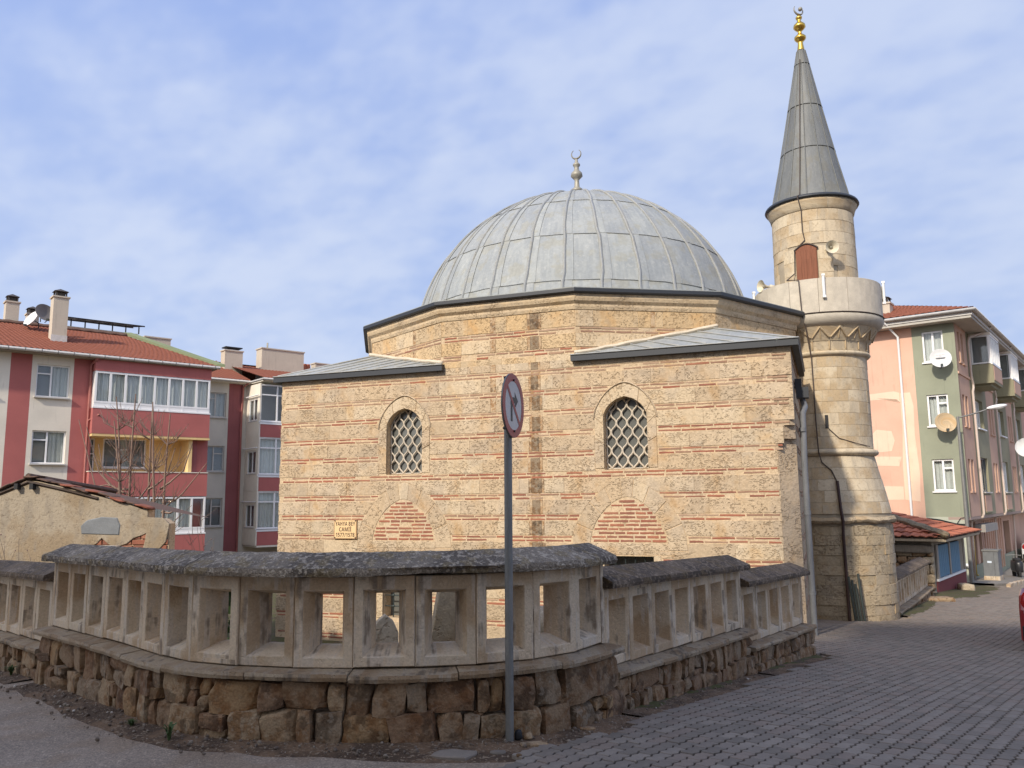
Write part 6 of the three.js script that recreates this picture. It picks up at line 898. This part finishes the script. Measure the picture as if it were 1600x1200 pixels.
// further houses closing the street
{
  const far = (label, x, z, turn, w, h, d, m, y0) => { const b = thing('street_house', label, 'building', [x, y0, z], turn, 'houses at the far end of the street'); const hs = []; for (let f = 0; f < 3; f++) for (let i = 0; i < Math.floor(w / 3); i++) hs.push([-w / 2 + 0.9 + i * 3, -w / 2 + 2.2 + i * 3, 1 + f * 2.8, 2.4 + f * 2.8]); const ok = hs.filter(q => q[3] < h - 0.3); add('wall', wallPanel(-w / 2, w / 2, 0, h, ok, d / 2, 0.25), m, b); add('wall', boxUV(merge([span(-w / 2, w / 2, 0, h, -d / 2, -d / 2 + 0.25), span(-w / 2, -w / 2 + 0.25, 0, h, -d / 2 + 0.25, d / 2 - 0.26), span(w / 2 - 0.25, w / 2, 0, h, -d / 2 + 0.25, d / 2 - 0.26)])), m, b); ok.forEach(([a, c, e, f]) => windowIn(b, a, c, e, f, d / 2 - 0.1, { xs: [0.5] })); tileRoof([[-w / 2 - 0.5, h, d / 2 + 0.5], [w / 2 + 0.5, h, d / 2 + 0.5], [w / 2 - 1, h + 2, 0], [-w / 2 + 1, h + 2, 0]], b, M.tile, 'roof', 0.5); add('roof', boxUV(merge([boxUV(polyGeo([-w / 2 - 0.5, h, -d / 2 - 0.5, -w / 2 + 1, h + 2, 0, w / 2 - 1, h + 2, 0, -w / 2 - 0.5, h, -d / 2 - 0.5, w / 2 - 1, h + 2, 0, w / 2 + 0.5, h, -d / 2 - 0.5, -w / 2 - 0.5, h, d / 2 + 0.5, -w / 2 + 1, h + 2, 0, -w / 2 - 0.5, h, -d / 2 - 0.5, w / 2 + 0.5, h, d / 2 + 0.5, w / 2 + 0.5, h, -d / 2 - 0.5, w / 2 - 1, h + 2, 0])), span(-w / 2, w / 2, h - 0.1, h - 0.01, -d / 2, d / 2)])), M.tile, b); return b; };
  far('pale house closing the far end of the street', 46, -62, -0.6, 14, 7.5, 9, M.cream, -3.6); far('tan house along the far left of the street', 38.4, -63.5, -0.671, 12, 8, 10, M.brownPink, -3.4);
}
// ================================================================ hut with clay tiles and blue shutters
seed = 606;
{
  const th = -0.671, P = [13.2, -26.2], h = thing('hut', 'small stone hut with clay tile roof and blue shutters', 'hut', [P[0], 0, P[1]], th), D = 5.1, W = 6.5, g0 = -1.9;
  // local: x=0 street side (facing +x), z=0 end wall facing the square
  add('wall', boxUV(merge([span(-W, 0, g0, 0.25, -0.4, -0.06), span(-0.3, 0, g0, -1.0, -D, -0.4), span(-0.3, 0, 0.1, 0.3, -D, -0.4), span(-0.28, -0.02, -1.0, 0.1, -0.75, -0.4), span(-0.28, -0.02, -1.0, 0.1, -2.62, -2.42), span(-0.28, -0.02, -1.0, 0.1, -D, -4.3), span(-W, 0, g0, 0.25, -D - 0.3, -D), span(-W, -W + 0.3, g0, 0.25, -D, -0.4)])), mat([0.30, 0.26, 0.20], { map: T.grain, b: T.grainB, bs: 0.01 }), h);
  add('red_plinth', boxUV(span(0, 0.03, g0, -1.04, -D, -0.35)), paint([0.20, 0.045, 0.045]), h, 'dark red painted plinth'); add('sill', boxUV(span(0, 0.07, -1.04, -0.97, -D + 0.2, -0.45)), M.white, h);
  const blue = mat([0.10, 0.235, 0.36], { map: T.wood, r: 0.7 }); for (const [a, e] of [[-2.4, -0.76], [-4.28, -2.64]]) { const n = 6, sh = add('shutter', boxUV(span(-0.03, 0.0, -0.96, 0.06, a, e)), blue, h, 'closed blue board shutter'); for (let i = 0; i < n; i++) { const z0 = a + (e - a) * i / n + 0.01, z1 = a + (e - a) * (i + 1) / n - 0.01; add('board', boxUV(span(0.001, 0.022, -0.95, 0.05, z0, z1), rnd() * 4, 0), blue, sh); } } add('post', boxUV(merge([span(0, 0.05, -0.97, 0.1, -0.74, -0.5), span(0, 0.05, -0.97, 0.1, -2.62, -2.42)])), mat([0.36, 0.33, 0.29], { map: T.wood }), h);
  const mm = [M.rocks[0], M.rocks[3], M.rocks[5], M.bstones[0]]; for (let y = g0 + 0.1, r = 0; y < -0.15; r++) { const hh = rr(0.2, 0.3); let x = -W + 0.1; while (x < 0.02) { const w = x > -0.6 ? 0.42 : rr(0.26, 0.55), e = Math.min(x + w, 0.04); const o = add('stone', rock(e - x - 0.01, hh, 0.22, 0.14, [5, 4, 3], 0.4), pick(x > -0.6 ? [M.bstones[1], M.stones[0], M.rocks[3]] : mm), h); o.position.set((x + e) / 2, y + hh / 2, -0.04); x = e + 0.01; } y += hh + 0.01; }
  add('lintel_beam', boxUV(rock(5.6, 0.26, 0.34, 0.06, [12, 4, 4], 0.25)), mat([0.22, 0.195, 0.155], { map: T.wood, b: T.grainB, bs: 0.01 }), h, 'old grey timber lintel').position.set(-2.9, 0.0, 0.0);
  // tiled roof: hipped, tiles laid one by one on the two visible slopes
  const ey = 0.36, ry = 1.28, eX = 0.55, eZ = 0.35, ax = -2.9, az = -2.3; const roof = add('roof', boxUV(polyGeo([-W - 0.3, ey, eZ, eX, ey, eZ, ax, ry, az, -W - 0.3, ey, eZ, ax, ry, az, ax - 1.5, ry, az, eX, ey, eZ, eX, ey, -D - 0.6, ax, ry, -D + 2, eX, ey, eZ, ax, ry, -D + 2, ax, ry, az, -W - 0.3, ey, eZ, ax - 1.5, ry, az, -W - 0.3, ey, -D - 0.6, ax - 1.5, ry, az, ax, ry, -D + 2, -W - 0.3, ey, -D - 0.6, ax, ry, -D + 2, eX, ey, -D - 0.6, -W - 0.3, ey, -D - 0.6, ax - 1.5, ry, az, ax, ry, az, ax, ry, -D + 2])), M.tileOld, h);
  const tileG = (() => { const w = 0.27, l = 0.44, P2 = [], f = (u, v) => [u * w - w / 2, 0.03 * Math.sin(u * 6.283) * 0.6 + 0.045 * (1 - v), -v * l]; for (let i = 0; i < 6; i++) { const a = f(i / 6, 0), b2 = f((i + 1) / 6, 0), c = f((i + 1) / 6, 1), d = f(i / 6, 1); P2.push(...a, ...b2, ...c, ...a, ...c, ...d, a[0], a[1] - 0.03, a[2], b2[0], b2[1] - 0.03, b2[2], ...b2, a[0], a[1] - 0.03, a[2], ...b2, ...a); } return boxUV(polyGeo(P2)); })();
  const slope = (O, U, V, inside) => { const u = V3(...U), v = V3(...V), n = u.clone().cross(v).normalize(); for (let j = 0; j < 12; j++) for (let i = 0; i < 30; i++) { const s = (i + 0.5) * 0.262, t = j * 0.37; if (!inside(s, t + 0.15)) continue; const p = V3(...O).addScaledVector(u, s).addScaledVector(v, t).addScaledVector(n, 0.015 + rr(0, 0.012)); const o = add('roof_tile', tileG, rnd() < 0.12 ? M.tile : M.tile2, roof); o.matrixAutoUpdate = true; const m = new THREE.Matrix4().makeBasis(u, n, v.clone().negate()); m.setPosition(p); o.applyMatrix4(m); o.rotateY(rr(-0.03, 0.03)); } };
  { const v = V3(ax - eX, ry - ey, 0), L = v.length(); v.normalize(); slope([eX, ey, -D - 0.6], [0, 0, 1], [-v.x * -1, v.y, 0].map((c, i) => i === 0 ? v.x : c), () => false); slope([eX, ey, eZ], [0, 0, -1], v.toArray(), (s, t) => { const k = t / L; return s > k * (eZ - az) && s < (eZ + D + 0.6) - k * 2.6 && t < L; }); }
  { const v = V3(0, ry - ey, az - eZ), L = v.length(); v.normalize(); slope([-W - 0.3, ey, eZ], [1, 0, 0], v.toArray(), (s, t) => { const k = t / L; return s > k * 2.4 && s < (eX + W + 0.3) - k * (eX - ax) && t < L; }); }
  add('hip_tiles', merge([tube(Array.from({ length: 14 }, (_, i) => { const t = i / 13; return [eX + (ax - eX) * t, ey + 0.07 + (ry - ey) * t + (i % 2) * 0.03, eZ + (az - eZ) * t]; }), 0.12, 7), tube([[ax, ry + 0.06, az], [ax, ry + 0.06, -D + 2]], 0.12, 7), tube([[ax, ry + 0.06, az], [ax - 1.5, ry + 0.06, az]], 0.12, 7)]), mat([0.25, 0.22, 0.17], { map: T.lime, b: T.limeB, bs: 0.03 }), roof);
  add('fascia', boxUV(merge([span(-W, eX - 0.05, ey - 0.11, ey - 0.03, eZ - 0.07, eZ - 0.03), span(eX - 0.09, eX - 0.05, ey - 0.11, ey - 0.03, -D - 0.5, eZ - 0.08)])), mat([0.42, 0.36, 0.26], { map: T.wood }), roof); add('soffit', boxUV(span(-W, eX - 0.1, ey - 0.13, ey - 0.11, -D - 0.4, eZ - 0.1)), mat([0.22, 0.17, 0.13], { map: T.wood }), roof);
}
// ================================================================ street furniture and vehicles
{
  const lp = [17.75, -32.3], gy = G(...lp), l = thing('street_lamp', 'slim grey street lamp at the corner of the green house', 'street lamp', [lp[0], gy, lp[1]]); add('post', tube([[0, 0, 0], [0, 3, 0], [0, 6.55, 0]], 0.085, 10, false, 0.05), M.galv, l); add('arm', tube([[0, 6.5, 0], [0.5, 6.62, 0.1], [1.15, 6.82, 0.2]], 0.03, 8), M.galv, l); const hd = add('lamp_head', (() => { const g = new THREE.SphereGeometry(1, 20, 12); g.scale(0.42, 0.09, 0.13); g.rotateZ(0.16); g.translate(1.45, 6.90, 0.25); return g; })(), M.white, l); add('lens', (() => { const g = new THREE.SphereGeometry(1, 16, 8); g.scale(0.26, 0.06, 0.10); g.rotateZ(0.16); g.translate(1.5, 6.85, 0.25); return g; })(), mat([0.5, 0.5, 0.46], { r: 0.2 }), hd); add('base_plate', bx(0.3, 0.04, 0.3, 0, 0.0, 0), M.galv, l);
  const th = -0.671, sx = (s, o) => [18.3 + 0.622 * s + 0.783 * o, -33 - 0.783 * s + 0.622 * o];
  { const [x, z] = sx(2.2, 0.30), y = G(x, z), u = thing('utility_cabinet', 'grey metal utility cabinet at the foot of the corner house', 'cabinet', [x, y, z], th); add('body', bx(0.55, 1.0, 0.85, 0, 0.78, 0), mat([0.17, 0.18, 0.185], { map: T.grain, r: 0.6 }), u); add('lid', bx(0.62, 0.06, 0.92, 0, 1.31, 0), mat([0.21, 0.21, 0.2], { map: T.grain }), u); add('plinth', boxUV(bx(0.58, 0.32, 0.9, 0, 0.12, 0)), M.cast[2], u); const s = new THREE.PlaneGeometry(0.16, 0.08); s.translate(-0.05, 0.85, 0.428); add('sticker', s, mat([0.6, 0.68, 0.75]), u); add('door_seam', bx(0.008, 0.9, 0.006, 0.12, 0.78, 0.427), M.black, u); }
  { // kerb and footway along the corner house
    const P = [], UV = []; const a = [[-1.2, 0.8], [0, 1.2], [3, 1.35], [8, 1.35], [16, 1.3], [25, 1.3]]; const top = [], out = []; const gs = []; for (let i = 0; i < a.length - 1; i++) { const [s0, o0] = a[i], [s1, o1] = a[i + 1], n = 6; for (let k = 0; k < n; k++) { const f = t => { const s = s0 + (s1 - s0) * t, o = o0 + (o1 - o0) * t, e = sx(s, o), w = sx(s, -0.56); return [[w[0], G(...w) + 0.10, w[1]], [e[0], G(...e) + 0.10, e[1]], [e[0], G(...e) - 0.1, e[1]]]; }; const A = f(k / n), B = f((k + 1) / n); P.push(...A[0], ...A[1], ...B[1], ...A[0], ...B[1], ...B[0], ...A[1], ...A[2], ...B[2], ...A[1], ...B[2], ...B[1]); } } const o = struct('pavement', boxUV(polyGeo(P)), mat([0.24, 0.22, 0.19], { map: T.grain, b: T.grainB, bs: 0.006 })); 
    for (let i = 0; i < 9; i++) { const [x, z] = sx(-1 + i * 1.0, 1.30), k = add('kerb_stone', boxUV(bx(0.14, 0.2, 0.96), rnd() * 4, 0), M.cast[2], o); k.position.set(x, G(x, z) + 0.035, z); k.rotation.y = th; } }
  { const [x, z] = [12.2, -24.2]; const o = add('x', rock(1.0, 0.14, 0.5, 0.12, [6, 3, 4], 0.4), M.rocks[3]); o.position.set(11.9, G(11.9, -23.7) + 0.04, -23.7); tag(o, 'flat_stone', 'pale doorstep slab on the street edge before the hut', 'stone'); const q = add('x', rock(0.45, 0.3, 0.35, 0.15), M.bstones[1]); q.position.set(15.4, G(15.4, -28.4) + 0.1, -28.4); tag(q, 'flat_stone', 'pale stone lying at the far corner of the hut', 'stone'); }
  ribbonAt([[8.9, -18.9], [10.8, -21.7], [12.3, -24.2], [13.6, -25.7], [16.4, -29.4], [17.6, -31.2]], 0.6, M.moss, 'grass_verge');
  function ribbonAt(pts, w, m, name) { const c = new THREE.CatmullRomCurve3(pts.map(p => V3(p[0], 0, p[1]))), P = [], n = 120; for (let i = 0; i < n; i++) { const f = t => { const p = c.getPoint(t), q = c.getTangent(t), ww = w * (0.9 + 0.5 * n3(t * 30, 1, 2, 5)) * (0.35 + sm(0.3, 0.6, t)), A = [p.x + q.z * 0.6, p.z - q.x * 0.6], B = [p.x - q.z * ww, p.z + q.x * ww]; return [[A[0], G(...A) + 0.07, A[1]], [B[0], G(...B) + 0.0, B[1]]]; }; const A = f(i / n), B = f((i + 1) / n); P.push(...A[0], ...B[0], ...B[1], ...A[0], ...B[1], ...A[1]); } struct(name, boxUV(polyGeo(P)), m); }
  // red hatchback at the right edge
  const redP = new THREE.MeshPhysicalMaterial({ roughness: 0.35, clearcoat: 1, clearcoatRoughness: 0.05 }); redP.color.setRGB(0.24, 0.008, 0.010); const tyre = mat([0.02, 0.02, 0.02], { r: 0.9 }), glass = mat([0.015, 0.017, 0.018], { r: 0.06 });
  function car(name, label, x, z, turn, paintM, L, W, H) {
    const c = thing(name, label, 'car', [x, G(x, z), z], turn), hl = L / 2, q = (pts, w0, w1, m, nm, par) => { const s = new THREE.Shape(); pts.forEach((p, i) => i ? s.lineTo(...p) : s.moveTo(...p)); const g = new THREE.ExtrudeGeometry(s, { depth: w0, bevelEnabled: true, bevelSize: 0.05, bevelThickness: 0.06, bevelSegments: 4 }); g.translate(0, 0, -w0 / 2); const p = g.attributes.position; for (let i = 0; i < p.count; i++) { const y = p.getY(i), k = 1 - w1 * sm(0.75, H, y); p.setZ(i, p.getZ(i) * k); } g.computeVertexNormals(); return add(nm, g, m, par ?? c); };
    const body = q([[-hl, 0.32], [-hl + 0.02, 0.75], [-hl + 0.10, 0.95], [-hl + 0.30, 1.02], [0.75, 0.98], [1.55, 0.90], [hl - 0.12, 0.74], [hl, 0.55], [hl - 0.02, 0.3], [hl - 0.45, 0.26], [-hl + 0.4, 0.24]], W - 0.12, 0.02, paintM, 'body'); q([[-hl + 0.12, 1.0], [-hl + 0.38, 1.42], [-hl + 0.75, 1.50], [0.1, 1.50], [0.55, 1.38], [1.15, 0.98]], W - 0.24, 0.16, paintM, 'roof');
    for (const s of [-1, 1]) { const sh = new THREE.Shape(); [[-hl + 0.5, 1.04], [-hl + 0.66, 1.36], [0.1, 1.40], [0.42, 1.32], [0.92, 1.02]].forEach((p, i) => i ? sh.lineTo(...p) : sh.moveTo(...p)); const g = new THREE.ShapeGeometry(sh); const p = g.attributes.position; for (let i = 0; i < p.count; i++) p.setZ(i, s * ((W - 0.24) / 2 + 0.062) * (1 - 0.16 * sm(0.75, H, p.getY(i))) + s * 0.004); g.computeVertexNormals(); add('side_window', g, glass, c); }
    { const g = new THREE.PlaneGeometry(W - 0.42, 0.42); g.rotateY(-Math.PI / 2); g.rotateZ(-0.55); g.translate(-hl + 0.19, 1.22, 0); add('rear_window', g, glass, c); const f = new THREE.PlaneGeometry(W - 0.4, 0.72); f.rotateY(Math.PI / 2); f.rotateZ(0.95); f.translate(0.93, 1.20, 0); add('windscreen', f, glass, c); }
    const lamp = mat([0.35, 0.01, 0.01], { r: 0.15 }), clear = mat([0.75, 0.72, 0.7], { r: 0.15 }); for (const s of [-1, 1]) { const t = add('tail_light', (() => { const g = new THREE.SphereGeometry(1, 14, 10); g.scale(0.09, 0.2, 0.12); g.translate(-hl + 0.05, 0.86, s * (W / 2 - 0.14)); return g; })(), lamp, c); add('reverse_lens', (() => { const g = new THREE.SphereGeometry(1, 12, 8); g.scale(0.06, 0.06, 0.07); g.translate(-hl + 0.0, 0.74, s * (W / 2 - 0.13)); return g; })(), clear, t); add('headlight', (() => { const g = new THREE.SphereGeometry(1, 14, 10); g.scale(0.16, 0.1, 0.18); g.translate(hl - 0.12, 0.66, s * (W / 2 - 0.24)); return g; })(), clear, c); add('mirror', (() => { const g = new THREE.SphereGeometry(1, 12, 8); g.scale(0.07, 0.08, 0.12); g.translate(0.75, 1.05, s * (W / 2 + 0.05)); return g; })(), paintM, c); }
    add('bumper', (() => { const g = new THREE.BoxGeometry(0.16, 0.24, W - 0.08, 1, 1, 6); g.translate(-hl - 0.03, 0.40, 0); return g; })(), tyre, c); add('number_plate', bx(0.012, 0.11, 0.5, -hl - 0.062, 0.72, 0), M.white, c);
    for (const a of [-hl + 0.72, hl - 0.78]) for (const s of [-1, 1]) { const w = new THREE.TorusGeometry(0.235, 0.085, 10, 24); w.scale(1, 1, 1.15); w.translate(a, 0.31, s * (W / 2 - 0.11)); const t = add('wheel', w, tyre, c); const r = new THREE.CylinderGeometry(0.2, 0.2, 0.13, 20); r.rotateX(Math.PI / 2); r.translate(a, 0.31, s * (W / 2 - 0.10)); add('rim', r, M.galv, t); }
    return c;
  }
  const dir = Math.atan2(0.7826, 0.6225);      // nose pointing down the street
  { const nx = 0.62, nz = -0.78, px = 0.7826, pz = 0.6225, x = 7.99 + nx * 2.0 + px * 0.86, z = -13.3 + nz * 2.0 + pz * 0.86; car('parked_car', 'red hatchback cut off by the right edge of the picture', x, z, dir, redP, 4.0, 1.68, 1.5); }
  { const wp = new THREE.MeshPhysicalMaterial({ roughness: 0.4, clearcoat: 1 }); wp.color.setRGB(0.62, 0.63, 0.64); car('parked_car', 'white car far down the street at the right edge', 29.5, -46.0, dir, wp, 4.2, 1.75, 1.5); }
  { const [x, z] = [22.9, -37.9], y = G(x, z), m = thing('motor_scooter', 'black parked scooter far down the street', 'scooter', [x, y, z], dir + 0.3); for (const a of [-0.55, 0.55]) { const t = new THREE.TorusGeometry(0.19, 0.06, 8, 18); t.translate(a, 0.25, 0); add('wheel', t, tyre, m); } add('body', boxUV(rock(1.1, 0.5, 0.34, 0.06, [8, 5, 4], 0.5).translate(-0.15, 0.58, 0)), mat([0.02, 0.02, 0.022], { r: 0.35 }), m); add('seat', boxUV(rock(0.6, 0.16, 0.26, 0.05).translate(-0.25, 0.86, 0)), tyre, m); add('handlebar', merge([tube([[0.5, 0.3, 0], [0.38, 1.0, 0]], 0.04, 6), tube([[0.36, 1.02, -0.3], [0.38, 1.05, 0], [0.36, 1.02, 0.3]], 0.02, 6)]), M.galv, m); add('mud_guard', tube([[0.3, 0.45, 0], [0.55, 0.52, 0], [0.78, 0.38, 0]], 0.07, 6), mat([0.02, 0.02, 0.022], { r: 0.35 }), m); }
  // bundled dark stakes by the minaret
  { const t = thing('stake_bundle', 'bundle of dark stakes leaning by the minaret foot', 'stakes', [7.28, G(7.28, -17.7), -17.75]); for (let i = 0; i < 4; i++) add('stake', tube([[-0.05 + i * 0.055, -0.05, 0.02 * i], [-0.12 + i * 0.07, rr(0.75, 1.0), -0.08]], 0.026, 6), mat([0.035, 0.045, 0.04], { r: 0.7 }), t); }
}
// ================================================================ houses behind the viewer's left shoulder, which shade the street corner
{
  const hb = (label, x0, x1, z0, z1, h, m) => { const b = thing('house', label, 'building', [(x0 + x1) / 2, -0.3, (z0 + z1) / 2], 0, 'houses across the road'), w = x1 - x0, d = z1 - z0; const hs = []; for (let f = 0; f < 4; f++) for (let i = 0; i < Math.floor(d / 3); i++) hs.push([-d / 2 + 0.9 + i * 3, -d / 2 + 2.1 + i * 3, 1 + f * 2.9, 2.4 + f * 2.9]); const ok = hs.filter(q => q[3] < h - 0.3), g = wallPanel(-d / 2, d / 2, -0.5, h, ok, 0, 0.25); g.rotateY(Math.PI / 2); g.translate(w / 2, 0, 0); add('wall', boxUV(g), m, b); add('wall', boxUV(merge([span(-w / 2, -w / 2 + 0.25, -0.5, h, -d / 2, d / 2), span(-w / 2 + 0.25, w / 2 - 0.26, -0.5, h, -d / 2, -d / 2 + 0.25), span(-w / 2 + 0.25, w / 2 - 0.26, -0.5, h, d / 2 - 0.25, d / 2)])), m, b); ok.forEach(([a, c, e, f]) => { const q = windowIn(b, a, c, e, f, 0, { xs: [0.5] }); q.rotation.y = Math.PI / 2; q.position.x = w / 2 - 0.08; }); add('roof', boxUV(merge([span(-w / 2 - 0.4, w / 2 + 0.4, h + 0.002, h + 0.25, -d / 2 - 0.4, d / 2 + 0.4)])), M.tile, b); return b; };
  hb('tall cream house across the road behind the viewer on the left', -26, -9.4, 8, 19, 16, M.cream); hb('taller cream house across the road directly behind the viewer', -9.3, 9, 8.3, 19, 19, M.greyWall);
}
renderer.render(scene, camera);
